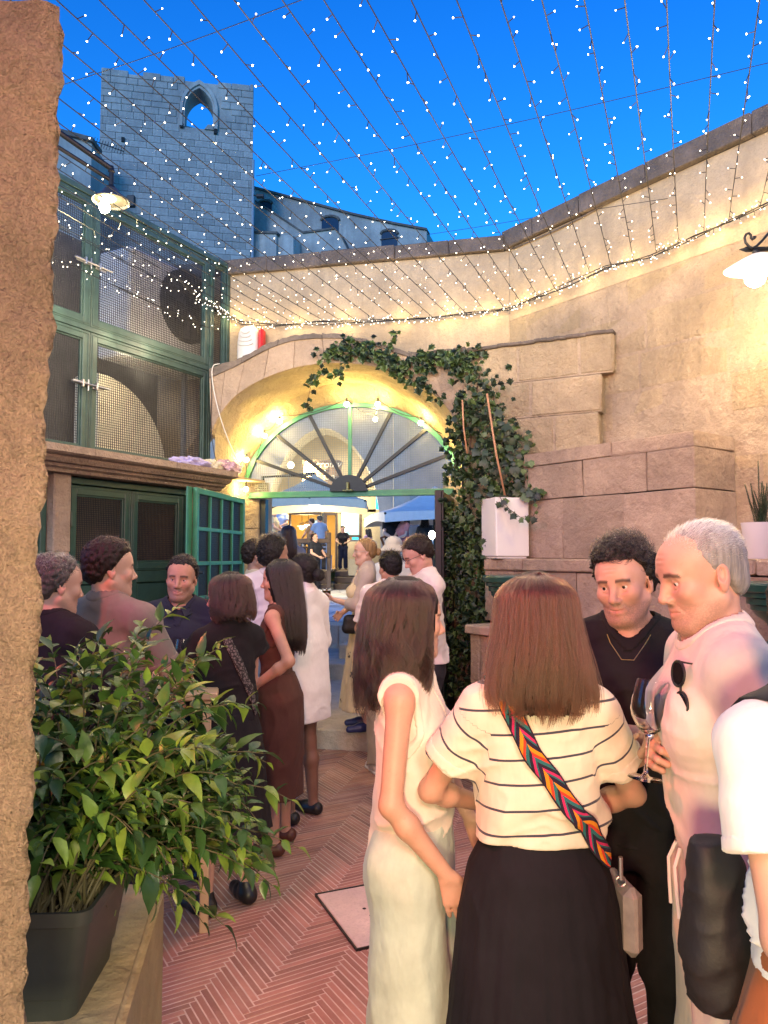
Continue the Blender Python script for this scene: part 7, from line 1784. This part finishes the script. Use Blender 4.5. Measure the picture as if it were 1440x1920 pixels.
# woven strap and the small bag it carries
def woven(name):
    m, nt, b = nmat(name); b.inputs['Roughness'].default_value = .9; al, ac = attr(nt, 'along'), attr(nt, 'across')
    ab = N(nt, 'Math', operation='ABSOLUTE'); L(nt, ac, ab.inputs[0])
    def fr(sl, per, off):
        m1 = N(nt, 'Math', operation='MULTIPLY_ADD', ins={1: sl}); L(nt, ac, m1.inputs[0]); L(nt, al, m1.inputs[2]); d = N(nt, 'Math', operation='DIVIDE', ins={1: per}); L(nt, m1.outputs[0], d.inputs[0]); a2 = N(nt, 'Math', operation='ADD', ins={1: off}); L(nt, d.outputs[0], a2.inputs[0]); f = N(nt, 'Math', operation='FRACT'); L(nt, a2.outputs[0], f.inputs[0]); return f.outputs[0]
    cols = [(0, (.015, .01, .035)), (.18, (.75, .28, .01)), (.36, (.62, .05, .02)), (.5, (.02, .15, .16)), (.66, (.015, .012, .03)), (.8, (.55, .02, .13)), (.92, (.02, .13, .15))]
    r1 = ramp(nt, fr(.055, .125, 0), cols); r2 = ramp(nt, fr(-.055, .125, .35), cols[::1])
    for n_ in nt.nodes:
        if n_.type == 'VALTORGB': n_.color_ramp.interpolation = 'CONSTANT'
    sgn = N(nt, 'Math', operation='GREATER_THAN', ins={1: .0}); L(nt, ac, sgn.inputs[0]); c = mixc(nt, sgn.outputs[0], r1, r2)
    e = N(nt, 'Math', operation='GREATER_THAN', ins={1: .86}); L(nt, ab.outputs[0], e.inputs[0]); c = mixc(nt, e.outputs[0], c, (.02, .012, .03)); L(nt, c, b.inputs['Base Color'])
    rb = N(nt, 'Math', operation='DIVIDE', ins={1: .0045}); L(nt, al, rb.inputs[0]); s_ = N(nt, 'Math', operation='SINE'); m2 = N(nt, 'Math', operation='MULTIPLY', ins={1: 6.28}); L(nt, rb.outputs[0], m2.inputs[0]); L(nt, m2.outputs[0], s_.inputs[0]); bump(nt, b, s_.outputs[0], .5, .002); return m
bagt = thing('crossbody_bag', 'brightly coloured woven strap of a small bag worn across the striped tee', 'bag', tuple(w.w((-.2, .0, 1.0)))); 
pth = [(.105, -.05, 1.46), (.10, .04, 1.475), (.085, .10, 1.42), (.03, .15, 1.30), (-.06, .15, 1.19), (-.13, .14, 1.10), (-.185, .08, 1.02)]
prims_w = w.topp + [loft(srows(w, [(1.10, .14, .104, 0), (1.06, .155, .118, .005), (.98, .192, .15, .015), (.88, .215, .17, .015)]), .01)]
rb_ = w.ribbon('strap', pth, .053, woven('woven_strap'), prims_w, .004, .010, 70); rb_.parent = bagt; rb_.matrix_parent_inverse = basis(bagt).inverted()
pe = w.w(w.snap((-.195, .07, .985), prims_w, off=.02)[0])
mb = MB(); mb.tube([pe + Z3*.03, pe, pe - Z3*.025], .006, 8); mb.tube([pe + Vector((.012*math.cos(t), 0, .012*math.sin(t) - .03)) for t in [2*PI*k/16 for k in range(17)]], .0025, 6); obj('clasp', mb, M_['steel'], bagt)
mb = MB(); c_ = pe + Vector((.022, .06, -.13)); mb.box(c_, (.05, .16, .17), Matrix.Rotation(.1, 3, 'Z'), .02); obj('pouch', mb, leather('grey_pouch', (.30, .28, .27)), bagt)

# -- woman in the sleeveless vest
v_ = Person('wavy haired woman in sleeveless cream vest and mint trousers, one arm hanging', 768, 1097, 2.25, 78, f=True, skin='fair', fine=.0038, head=(28, 2, 0), armR=((-.19, -.13, .93), (-.5, 1, .1)), armL=((.20, -.16, .96), (1, .5, 0)), handR={'d': (.05, -.35, -1), 'n': (1, .2, 0), 'curl': .25}, build=1.02)
v_.body(); v_.eyes(); v_.top_('vest', cloth('cream_twill', (.74, .67, .58), wr=.5), sleeves=0, armhole=.145, vneck=.13, hem=.93, ease=.017, fold=.004, seed=51, boxy=.98, coarse=.0075)
v_.trousers('trousers', cloth('mint_linen', (.52, .62, .54), wr=.6, var=.12), waist=1.03, hem=.06, r=(.112, .12, .125), fold=.005, seed=52, ease=.018); v_.shoes(leather('white_trainer', (.65, .63, .6)), sole=WSOLE)
v_.long_hair(DKB, [(.05, .096, .114, 0, .024), (-.03, .106, .122, 0, .03), (-.11, .120, .120, 0, .038), (-.19, .128, .112, 0, .045), (-.26, .12, .10, 0, .055), (-.31, .10, .08, .0, .06)], 4800, 8, .0007, (.022, 27), jitter=.12, ends=.11, open_=(.9, 1.05, 1.1))

# -- partly seen person at the right edge
e_ = Person('person at the right edge in a white tee and rust skirt with shoulder bag', 1552, 1042, 1.34, 14, f=True, skin='fair', fine=.0055, armR=((.02, -.20, 1.15), (-1, .1, -1.0)), armL=((.13, -.24, 1.1), (1, .3, -.4)), handR={'d': (1, -.2, .1), 'n': (0, .6, -.8), 'curl': .4}, wide=1.06)
e_.body(); e_.top_('t_shirt', W_, boxy=1.04, sleeves=.56, hem=1.03, fold=.005, seed=61, flare=.012); e_.skirt('skirt', cloth('rust_crepe', (.32, .10, .035)), 1.06, .1, srows(e_, [(1.07, .155, .12, 0), (.9, .20, .16, .01), (.5, .24, .2, .01), (.1, .28, .24, .01)]), 22, .03, 62); e_.short_hair(DKB, 300, .03, .012, seed=9, rad=.001); e_.shoes(BLACKSHOE)
E, W, _ = e_.arm[-1]
for t in (.80, .84):
    pass
mb = MB(); q = E + (W - E)*.93; d = unit(W - E); a1 = np.cross(d, (0, 0, 1)); a1 = unit(a1); a2 = np.cross(d, a1)
mb.tube([Vector(q + (a1*math.cos(t) + a2*math.sin(t))*.027) for t in [2*PI*k/24 for k in range(25)]], .0018, 6); me = mb.mesh('bracelet'); me.materials.append(pbr('gold_wire', (.7, .45, .12), .25, 1)); e_.child('bracelet', me)
sb = thing('shoulder_bag', 'soft black leather bag hanging under the right edge person\'s arm', 'bag', tuple(P(1345, 1700, 1.2)))
BL = pbr('soft_black_leather', (.012, .011, .013), .62, 0, .3, 12, .35, 22, .006)
bc = np.array(e_.inv(P(1366, 1735, 1.44)))
bdr = folds(66, .006)
bz = bc[2]
bp_ = [loft([(bz - .155, .04, .036, bc[0] - .02, bc[1]), (bz - .145, .078, .05, bc[0] + .015, bc[1]), (bz - .11, .098, .06, bc[0] + .008, bc[1]), (bz - .04, .098, .06, bc[0] + .0, bc[1]), (bz + .05, .074, .05, bc[0] - .012, bc[1]), (bz + .12, .052, .038, bc[0] - .03, bc[1]), (bz + .16, .032, .02, bc[0] - .04, bc[1])], .02, 'u', 2.5)]
def bagfold(p): return bdr(p)
vv, qq = nets(bp_, bc - .24, bc + .24, .007, disp=bagfold); o = bpy.data.objects.new('bag_body', npmesh('bag_body', vv, qq, BL)); COL.objects.link(o); e_.put(o); o.parent = sb; o.matrix_parent_inverse = basis(sb).inverted()
st = e_.ribbon('strap', [(-.12, -.12, 1.33), (-.112, -.07, 1.45), (-.112, .01, 1.475), (-.13, .09, 1.42), (-.16, .125, 1.28)], .05, BL, e_.topp, .004, .013, 30); st.parent = sb; st.matrix_parent_inverse = basis(sb).inverted()

# ---------------------------------------------------------------- the group round the table on the left
p = Person('older man with curly greying hair and black shirt beside the rough jamb', 108, 1048, 3.1, 150, skin='fair', fine=.0048, beard=.2, head=(-14, 6, 0), armL=((.15, -.3, 1.05), (1, .3, -.8)), armR=((-.15, -.3, 1.05), (-1, .3, -.8)))
p.body(); p.top_('shirt', BK, boxy=1.12, sleeves=1.5, hem=.86, fold=.006, seed=71); p.trousers('trousers', BK, seed=72); p.shoes(BLACKSHOE)
p.short_hair(SALT, 1800, .035, .013, curl=.9, sweep=(0, .5, .1), seed=13, rad=.0009, crown_thin=.7, side=-.03, back=-.085)
p = Person('man in a taupe tee with short brown hair seen from behind', 207, 1020, 3.3, 158, skin='fair', fine=.0048, beard=.2, head=(-34, 0, 0), armL=((.16, -.28, 1.08), (1, .3, -.8)), armR=((-.18, -.26, 1.0), (-1, .3, -.8)))
p.body(); p.top_('t_shirt', cloth('taupe_jersey', (.20, .165, .14), wr=.3), boxy=1.06, sleeves=.72, fold=.005, seed=81); p.trousers('trousers', cloth('navy_chino', (.03, .035, .05)), seed=82); p.shoes(BLACKSHOE)
p.short_hair(DKB, 2200, .045, .017, curl=.25, sweep=(-.1, -.7, .5), seed=14, rad=.0009, side=-.018, back=-.07, vol=(0, -.012, .014))
p = Person('smiling man in a navy polo facing us across the table', 342, 1049, 4.2, 6, skin='mid', fine=.0042, beard=.55, head=(-4, 4, 3), smile=1.0, lid=.003, armL=((.03, -.34, 1.10), (1, .2, -.7)), armR=((-.03, -.34, 1.10), (-1, .2, -.7)), handL={'d': (-1, -.3, 0), 'n': (0, .4, -1), 'curl': .5}, handR={'d': (1, -.3, 0), 'n': (0, .4, -1), 'curl': .5})
p.body(); p.eyes(); p.top_('polo_shirt', cloth('navy_pique', (.022, .026, .042)), boxy=1.08, vneck=.08, sleeves=.75, seed=91); p.trousers('trousers', BK, seed=92); p.shoes(BLACKSHOE)
p.short_hair(BLK, 1600, .03, .014, curl=.6, sweep=(.2, -.2, .6), seed=15, rad=.0009, front=.06, side=-.01, temple=.01)
for sd in (1, -1):
    c_ = p.S[sd]*0 + np.array([sd*.05, -.055, 1.47]); mb = MB(); mb.prism([Vector((sd*.012, -.075, 1.475)), Vector((sd*.085, -.02, 1.50)), Vector((sd*.088, -.045, 1.445)), Vector((sd*.045, -.115, 1.425))], Vector((0, -.006, .006))); me = mb.mesh('collar'); me.materials.append(cloth('navy_collar%d' % sd, (.022, .026, .042))); p.child('collar', me)
p = Person('woman with dark bobbed hair, glasses and a black dress at the table', 427, 1082, 3.75, -138, f=True, skin='fair', fine=.0046, head=(32, 3, 0), armL=((.14, -.36, 1.03), (1, .4, -1)), armR=((-.16, -.3, 1.0), (-1, .3, -.8)), build=1.05, wide=.96)
p.body(); p.eyes(); p.top_('dress_bodice', BK, sleeves=.22, ease=.014, flare=.03, hem=.98, seed=101, boxy=1.02); p.skirt('dress_skirt', BK, 1.02, .40, srows(p, [(1.03, .165, .13, 0), (.9, .2, .16, .01), (.6, .23, .19, .01), (.4, .25, .21, .01)]), 14, .02, 102); p.shoes(BLACKSHOE)
p.long_hair(DKB, [(.05, .094, .112, 0, .022), (-.03, .106, .12, 0, .026), (-.09, .115, .112, 0, .034), (-.135, .105, .09, 0, .04)], 2200, 18, .0009, (.012, 55), jitter=.09, ends=.05)
def spectacles(p, mat, r=.022):
    mb = MB()
    for k in (-1, 1): mb.tube([Vector((k*.031 + r*math.cos(t), -.100, .8*r*math.sin(t) - .002)) for t in [2*PI*j/16 for j in range(17)]], .0013, 5); mb.tube([Vector((k*.053, -.098, .004)), Vector((k*.074, -.06, .006)), Vector((k*.078, .012, .0))], .0013, 5)
    mb.tube([Vector((-.009, -.101, .003)), Vector((.009, -.101, .003))], .0013, 5)
    mb.v = [tuple(p.tohead(np.array([v]))[0]) for v in mb.v]; me = mb.mesh('glasses', True); me.materials.append(mat); return p.child('glasses', me)
spectacles(p, pbr('red_frame', (.12, .02, .02), .3))
dm = pbr('patterned_webbing', (.02, .02, .022), .8); nt = dm.node_tree; b = nt.nodes['Principled BSDF']
tc = N(nt, 'TexCoord'); vo = N(nt, 'TexVoronoi', ins={'Scale': 62.0}); vo.feature = 'DISTANCE_TO_EDGE'; L(nt, tc.outputs['Object'], vo.inputs['Vector']); L(nt, ramp(nt, vo.outputs[0], [(.10, (.012, .012, .013)), (.16, (.16, .14, .13))]), b.inputs['Base Color'])
o = p.ribbon('strap', [(-.06, .03, 1.47), (-.05, .10, 1.40), (0, .12, 1.28), (.06, .13, 1.15), (.12, .12, 1.02)] if False else [(.06, .02, 1.475), (.05, .10, 1.40), (-.01, .12, 1.28), (-.08, .13, 1.15), (-.14, .11, 1.02)], .05, dm, p.topp, .003, .006, 30)
tag(o, 'dark patterned bag strap crossing the back of the black dress', 'strap')
o.name = 'bag_strap'
# standing table with glasses
tb = thing('standing_table', 'small pale wood standing table between the men at the left', 'table', (-1.18, 3.72, 0))
TW = pbr('pale_wood_top', (.46, .34, .20), .5, var=.2, vscale=5, bmp=.1); mb = MB(); mb.box((-1.18, 3.72, 1.07), (.72, .62, .035), Matrix.Rotation(.2, 3, 'Z'), .006); obj('tabletop', mb, TW, tb)
for sx in (-1, 1):
    for sy in (-1, 1): q = Matrix.Rotation(.2, 3, 'Z') @ Vector((sx*.31, sy*.26, 0)); mb = MB(); mb.box(Vector((-1.18, 3.72, .525)) + q, (.04, .04, 1.05), Matrix.Rotation(.2, 3, 'Z'), .004); obj('leg', mb, TW, tb)
RED = pbr('red_wine', (.12, .004, .008), .05, Transmission_Weight=.3)
wine_glass(P(246, 1172, 3.6), 'wine glass with a little red wine on the standing table behind the shrub', None, 1.0, RED)
wine_glass(Vector((-1.0, 3.75, 1.187)), 'clear wine glass on the standing table in front of the man in navy', None, 1.0)

# ---------------------------------------------------------------- the group by the gate
p = Person('woman with long straight black hair in a brown dress, hand on hip', 524, 1055, 4.5, -97, f=True, skin='mid', fine=.0046, head=(2, 2, 0), armL=((.25, -.06, 1.03), (.35, 1, -.1)), armR=((-.12, -.46, 1.16), (-.2, .2, -1)), handL={'d': (.06, -.75, -.55), 'n': (-1, 0, .1), 'curl': .2, 'thumb': .1}, build=.98)
BR = cloth('brown_linen', (.085, .038, .028), wr=.4); p.body(); p.eyes(); p.top_('dress_bodice', BR, sleeves=0, armhole=.135, hem=1.02, ease=.010, seed=111, fold=.003)
p.skirt('dress_skirt', BR, 1.06, .33, srows(p, [(1.07, .135, .102, 0), (1.0, .165, .122, .01), (.92, .198, .145, .015), (.75, .205, .155, .01), (.33, .20, .165, 0)]), 9, .02, 112)
p.long_hair(BLK, [(.05, .090, .108, 0, .022), (-.03, .094, .116, 0, .026), (-.12, .098, .108, 0, .045), (-.22, .11, .10, 0, .06), (-.36, .11, .085, 0, .075), (-.47, .08, .06, 0, .085)], 2600, 28, .0009, (.004, 12), open_=(.95, 1.1, 1.2), jitter=.06)
p.shoes(leather('brown_sandal', (.10, .035, .02)), 'sandal', low=True)
mb = MB()
for k in (-1, 1): mb.tube([Vector((k*.03, .105, 1.03)), Vector((k*.04 + .02, .12, .95)), Vector((k*.03 + .02, .13, .88))], .004, 6)
me = mb.mesh('waist_tie'); me.materials.append(BK); p.child('waist_tie', me)
p = Person('woman with a low bun in a long loose white shirt, back to us', 566, 1042, 5.0, -122, f=True, skin='deep', fine=.0052, head=(4, 0, 0), armL=((.18, -.12, .93), (1, .3, 0)), armR=((-.2, -.14, .93), (-1, .3, 0)), wide=1.08)
p.body(); p.top_('long_shirt', W_, sleeves=1.85, hem=.66, ease=.03, boxy=1.3, seed=121, fold=.004, flare=.012, hemfold=.5, coarse=.011); p.shoes(BLACKSHOE, low=True)
o = p.short_hair(BLK, 900, .03, .012, sweep=(0, .9, -.3), seed=31, rad=.001, side=-.03, back=-.09, front=.056)
bm_, hm_ = hairpair(*BLK); vv, qq = nets([ell(p.HT + p.HM @ np.array([0, .135, -.015]), (.042, .042, .042), .01), ell(p.HT + p.HM @ np.array([.02, .15, -.03]), (.028, .03, .03), .01)], p.HT - .25, p.HT + .25, .008, disp=lambda q_: (.004*np.sin(q_[:, 0]*150 + q_[:, 2]*120)).astype(np.float32)); p.child('bun', npmesh('bun', vv, qq, bm_), o)
PK = cloth('pinkish_shirt', (.66, .58, .56), wr=.4)
p = Person('tall dark haired man in a crumpled pink shirt by the open green gate leaf', 514, 1010, 5.4, 172, skin='tan', fine=.0056, head=(-38, 0, 0), armL=((.18, -.2, 1.0), (1, .3, -.5)), armR=((-.22, -.12, .95), (-1, .3, -.3)))
p.body(); p.top_('shirt', PK, sleeves=1.6, boxy=1.18, hem=.98, seed=131, fold=.007); p.trousers('trousers', cloth('brown_trousers', (.07, .035, .028)), waist=1.03, seed=132, r=(.105, .1, .1)); p.short_hair(BLK, 1400, .06, .020, curl=.2, sweep=(.2, .3, .2), seed=33, rad=.0012, side=-.04, back=-.10); p.shoes(leather('khaki_trainer', (.14, .11, .07)), sole=WSOLE)
p = Person('young man with short curly hair and a beige shirt beyond the green gate leaf', 482, 1016, 6.2, 108, skin='tan', fine=.0062, head=(0, 0, 0), armL=((.2, -.12, 1.0), (1, .3, -.3)))
p.body(); p.eyes(); p.top_('shirt', cloth('beige_shirt', (.50, .42, .30)), sleeves=1.5, boxy=1.12, seed=141); p.trousers('trousers', cloth('dark_trousers', (.03, .03, .035)), seed=142); p.short_hair(DKB, 900, .03, .018, curl=1.0, sweep=(0, 0, .6), seed=34, rad=.0013); p.shoes(BLACKSHOE)
# blonde woman with the orange drink
p = Person('blonde woman in glasses and a cream floral dress holding an orange drink', 684, 1012, 6.78, -82, f=True, skin='fair', z0=.18, fine=.0052, head=(2, 3, 0), smile=.9, armL=((.06, -.27, 1.19), (.8, .3, -1)), armR=((-.14, -.2, 1.05), (-1, .3, -.6)), handL={'d': (-.3, -1, .25), 'n': (-.3, -.2, 1), 'curl': .8, 'thumb': .4})
def flor(nt, c):
    tc = N(nt, 'TexCoord'); v = N(nt, 'TexVoronoi', ins={'Scale': 9.0}); L(nt, tc.outputs['Object'], v.inputs['Vector']); m1 = ramp(nt, v.outputs['Distance'], [(.24, 1.0), (.30, 0.0)]); n_ = noise(nt, 42, 3, .6); m2 = ramp(nt, n_, [(.50, 0.0), (.54, 1.0)]); x = N(nt, 'Math', operation='MULTIPLY'); L(nt, m1, x.inputs[0]); L(nt, m2, x.inputs[1]); return mixc(nt, x.outputs[0], c, (.05, .04, .035))
FLR = cloth('cream_floral_cotton', (.62, .50, .30), extra=flor); p.body(); p.eyes(); p.top_('dress_bodice', FLR, sleeves=0, armhole=.14, hem=1.02, seed=151, neck=(.085, .0, 1.44)); p.skirt('dress_skirt', FLR, 1.06, .19, srows(p, [(1.07, .14, .105, 0), (.98, .165, .125, .01), (.7, .20, .17, .01), (.19, .25, .24, .02)]), 16, .05, 152)
CARD = cloth('greige_cardigan', (.42, .34, .29), wr=.4); n_ = [loft(p.rows(.024, .93, 1.47), .03)] + p.shoulders(.022) + p.sleeve(1, 1.45, .022) + p.sleeve(-1, 1.45, .022) + [ell((0, -.02, 1.5), (.08, .09, .09), .01, 's'), cap((0, -.16, 1.55), (0, -.15, .8), .085, .095, .01, 's')]
p.grow('cardigan', n_, CARD, [-.42, -.42, .88], [.42, .3, 1.55], .009, folds(153, .004), lambda q_: (.93 - q_[:, 2]).astype(np.float32))
o = p.short_hair(BLD, 1300, .03, .010, sweep=(0, 1.0, -.1), seed=35, rad=.0011, side=-.02, back=-.07, front=.060); bm_, hm_ = hairpair(*BLD); vv, qq = nets([ell(p.HT + p.HM @ np.array([0, .125, -.01]), (.036, .034, .036), .01)], p.HT - .22, p.HT + .22, .008); p.child('bun', npmesh('bun', vv, qq, bm_), o)
spectacles(p, pbr('clear_frame', (.5, .45, .4), .2)); p.shoes(leather('blue_sandal', (.02, .03, .12)), 'sandal', low=True)
gl_ = p.w(p.arm[1][1] + unit(p.arm[1][2]['d'])*.085 + np.array([-.01, 0, .035]))
dr = thing('spritz_glass', 'tumbler of bright orange drink in the blonde woman\'s hand', 'glass', tuple(gl_)); mb = MB(); mb.lathe([(0, -.05), (.03, -.05), (.042, .05), (.040, .05), (.0285, -.046), (0, -.046)], 20, gl_); obj('glass', mb, GLASS, dr, smooth=True, ang=.7)
mb = MB(); mb.lathe([(0, -.0455), (.028, -.0455), (.0375, .032), (0, .032)], 20, gl_); obj('drink', mb, pbr('orange_drink', (.85, .28, .01), .15), dr)
hb_ = thing('handbag', 'small black handbag at the blonde woman\'s hip', 'bag', tuple(p.w((.15, -.12, .98)))); hc_ = np.array([.16, -.10, 1.0])
vv, qq = nets([cap(hc_ + np.array([0, .06, .02]), hc_ + np.array([0, -.06, .02]), .045, .045, .03), cap(hc_ + np.array([0, .07, -.06]), hc_ + np.array([0, -.07, -.06]), .05, .05, .05)], hc_ - .2, hc_ + .2, .009); o = bpy.data.objects.new('bag_body', npmesh('bag_body', vv, qq, BL)); COL.objects.link(o); p.put(o); o.parent = hb_; o.matrix_parent_inverse = basis(hb_).inverted()
# three by the right leaf
p = Person('black haired young man in a pink shirt, back to us at the gate', 731, 1039, 6.1, -165, skin='mid', fine=.0056, head=(14, 8, 0), armL=((.14, -.22, 1.0), (.6, .5, -.3)), armR=((-.14, -.22, 1.0), (-.6, .5, -.3)))
p.body(); p.top_('shirt', PK, sleeves=.8, boxy=1.14, hem=.92, seed=161, fold=.006); p.trousers('trousers', cloth('stone_trousers', (.36, .30, .24)), seed=162); p.short_hair(BLK, 1300, .05, .016, sweep=(.1, .2, -.1), seed=36, rad=.0012, side=-.035, back=-.085, front=.05); p.shoes(leather('white_trainer2', (.62, .58, .56)), sole=WSOLE)
p = Person('young man in glasses and a white shirt looking down beside the dark gate leaf', 784, 1006, 5.35, -74, skin='fair', fine=.005, head=(-4, 26, 0), armL=((.16, -.25, 1.0), (1, .3, -.5)), armR=((-.1, -.26, 1.0), (-1, .3, -.5)))
p.body(); p.eyes(); SH = cloth('white_pinstripe', (.68, .62, .56), wr=.35); p.top_('shirt', SH, sleeves=1.5, boxy=1.14, hem=.92, seed=171, fold=.006); p.trousers('trousers', cloth('dark_trousers2', (.03, .03, .035)), seed=172); p.short_hair(DKB, 1500, .045, .016, sweep=(-.2, -.6, .1), seed=37, rad=.0011, side=-.02, back=-.06, front=.055); spectacles(p, M_['black']); p.shoes(BLACKSHOE)
p = Person('person in a white floppy hat behind the blonde woman', 738, 1008, 7.7, 172, f=True, skin='fair', z0=.18, fine=.008, head=(0, 0, 0))
p.body(); p.top_('shirt', W_, sleeves=1.4, boxy=1.2, hem=.85, seed=181, fold=.007); p.skirt('skirt', BK, 1.0, .3, srows(p, [(1.0, .16, .13, 0), (.3, .22, .2, 0)]), 12, .03, 182)
ht = [ell((0, .018, .055), (.094, .112, .078), .02), loft([(-.03, .15, .165, 0, .018), (.005, .118, .135, 0, .018), (.03, .10, .12, 0, .018)], .02, 'u', 2.0, lambda th, z: .05*np.sin(5*th))]
c_ = p.HT; vv, qq = nets(xf(ht, p.HM, p.HT, p.hsz), c_ - .25, c_ + .25, .009); p.child('hat', npmesh('hat', vv, qq, cloth('white_hat_cotton', (.70, .64, .52)))); 
mb = MB(); q_ = p.HT + np.array([.10, -.04, .02]); mb.tube([Vector(q_), Vector(q_ + np.array([.03, .05, .09])), Vector(q_ + np.array([-.01, .09, .1]))], .014, 6); me = mb.mesh('hat_band'); me.materials.append(leather('brown_band', (.08, .04, .02))); p.child('hat_band', me)
# on the upper steps
p = Person('woman with half tied long brown hair on the upper step, back to us', 541, 988, 9.6, 180, f=True, skin='fair', z0=.375, fine=.009, coarse=.016)
p.body(); p.top_('shirt', cloth('grey_top', (.3, .3, .32)), sleeves=.6, hem=.9, seed=191); p.skirt('skirt', BK, 1.0, .2, srows(p, [(1.0, .16, .13, 0), (.2, .22, .2, 0)]), 10, .03, 192); p.long_hair(BRN, LONG + [(-.36, .09, .07, 0, .05)], 1200, 41, .0014)
p = Person('man with greying hair standing on the steps behind the curly haired man', 478, 1000, 9.5, 170, skin='fair', z0=.375, fine=.009, coarse=.016)
p.body(); p.top_('shirt', cloth('grey_blue_shirt', (.18, .2, .24)), sleeves=1.4, seed=201); p.trousers('trousers', BK, seed=202, coarse=.014); p.short_hair(SALT, 500, .03, .014, seed=42, rad=.0016)

# ---------------------------------------------------------------- people on the plaza
def far(label, px, py, D, yaw, z0, top_c, leg_c, hair, f=False, sit=False, skin='fair', long_=False, arms=None, H=None, apron=False, sleeves=.6, bald=False, pitch=5):
    p = Person(label, px, py, D, yaw, f=f, skin=skin, z0=z0, fine=.011, coarse=.022, sit=sit, H=H, head=(0, pitch, 0), armL=(arms or ((.12, -.3, 1.08), (1, .2, -.8))), armR=((-.14, -.28, 1.05), (-1, .2, -.8)), handL={'curl': .5}, handR={'curl': .5})
    p.body(); k = 'far_%d_%d' % (px, py); p.top_('shirt', cloth(k, top_c), sleeves=sleeves, boxy=1.08, seed=px, coarse=.018, hem=.9 if not sit else .88); p.trousers('trousers', cloth(k + 'l', leg_c), coarse=.02, seed=px)
    if long_: p.long_hair(hair, LONG, 300, px, .003)
    elif not bald: p.short_hair(hair, 150, .03, .016, seed=px, rad=.003)
    p.shoes(BLACKSHOE if not apron else WSOLE); return p
far('waitress in a black tee coming down the restaurant steps', 643, 987, 26, 4, 1.28, (.015, .015, .02), (.02, .025, .05), DKB, True, pitch=16)
far('waiter in black standing at the foot of the deck by the rail', 590, 1001, 22.0, 55, .70, (.02, .022, .03), (.02, .02, .025), BRN, False, apron=True, pitch=-4)
far('woman in an ochre top standing at the deck table', 606, 983, 25.6, -60, 1.3, (.30, .20, .09), (.1, .08, .06), DKB, True, long_=True, pitch=20)
far('person in a pale blue shirt seated with back to us at the deck table', 599, 994, 24.1, -150, 1.3, (.22, .32, .52), (.1, .1, .12), SALT, False, True, H=1.72)
far('child in a tan tee seated at the deck table', 584, 997, 24.7, -120, 1.3, (.35, .22, .12), (.1, .1, .12), BRN, False, True, H=1.6)
far('man with dark hair and cream shirt seated at the far left of the deck', 513, 982, 23.8, 80, 1.3, (.5, .42, .28), (.1, .1, .12), DKB, False, True, H=1.75)
far('person with black hair in pale blue seated behind the man in cream', 527, 976, 25.2, -20, 1.3, (.4, .45, .6), (.1, .1, .12), BLK, False, True, H=1.78)
far('woman in lilac with long dark hair leaning at the counter', 690, 992, 26.2, -130, 1.2, (.26, .18, .34), (.05, .05, .06), BLK, True, long_=True)
far('bald bearded man in black seated under the right parasol', 735, 992, 18.3, 30, .70, (.014, .014, .018), (.03, .03, .04), GRY, False, True, bald=True, H=1.75)
far('woman in coral with streaked hair seated under the right parasol', 757, 996, 18.0, -60, .70, (.55, .18, .16), (.1, .1, .1), BRN, True, True, long_=True, H=1.66)
far('dark haired diner seated deep under the right parasol', 797, 1000, 20.0, 170, .70, (.04, .05, .07), (.03, .03, .03), BLK, True, True, long_=True, H=1.68)
far('diner in blue grey seated near the parasol pole', 776, 1000, 21.5, 160, .70, (.25, .28, .33), (.05, .05, .05), SALT, False, True, H=1.72)
tl = thing('table_lamp', 'lit white table lamp beside the dark gate leaf', 'lamp', tuple(P(810, 1050, 16))); q_ = P(810, 1003, 16); mb = MB(); mb.sphere(q_, (.07, .07, .09), 12, 8); obj('globe', mb, emis('table_lamp_glow', (1, .93, .75), 12, False), tl); mb = MB(); mb.tube([q_ - Z3*.09, q_ - Z3*.3, q_ - Z3*.31], [.03, .03, .08], 10); obj('base', mb, WSOLE, tl)
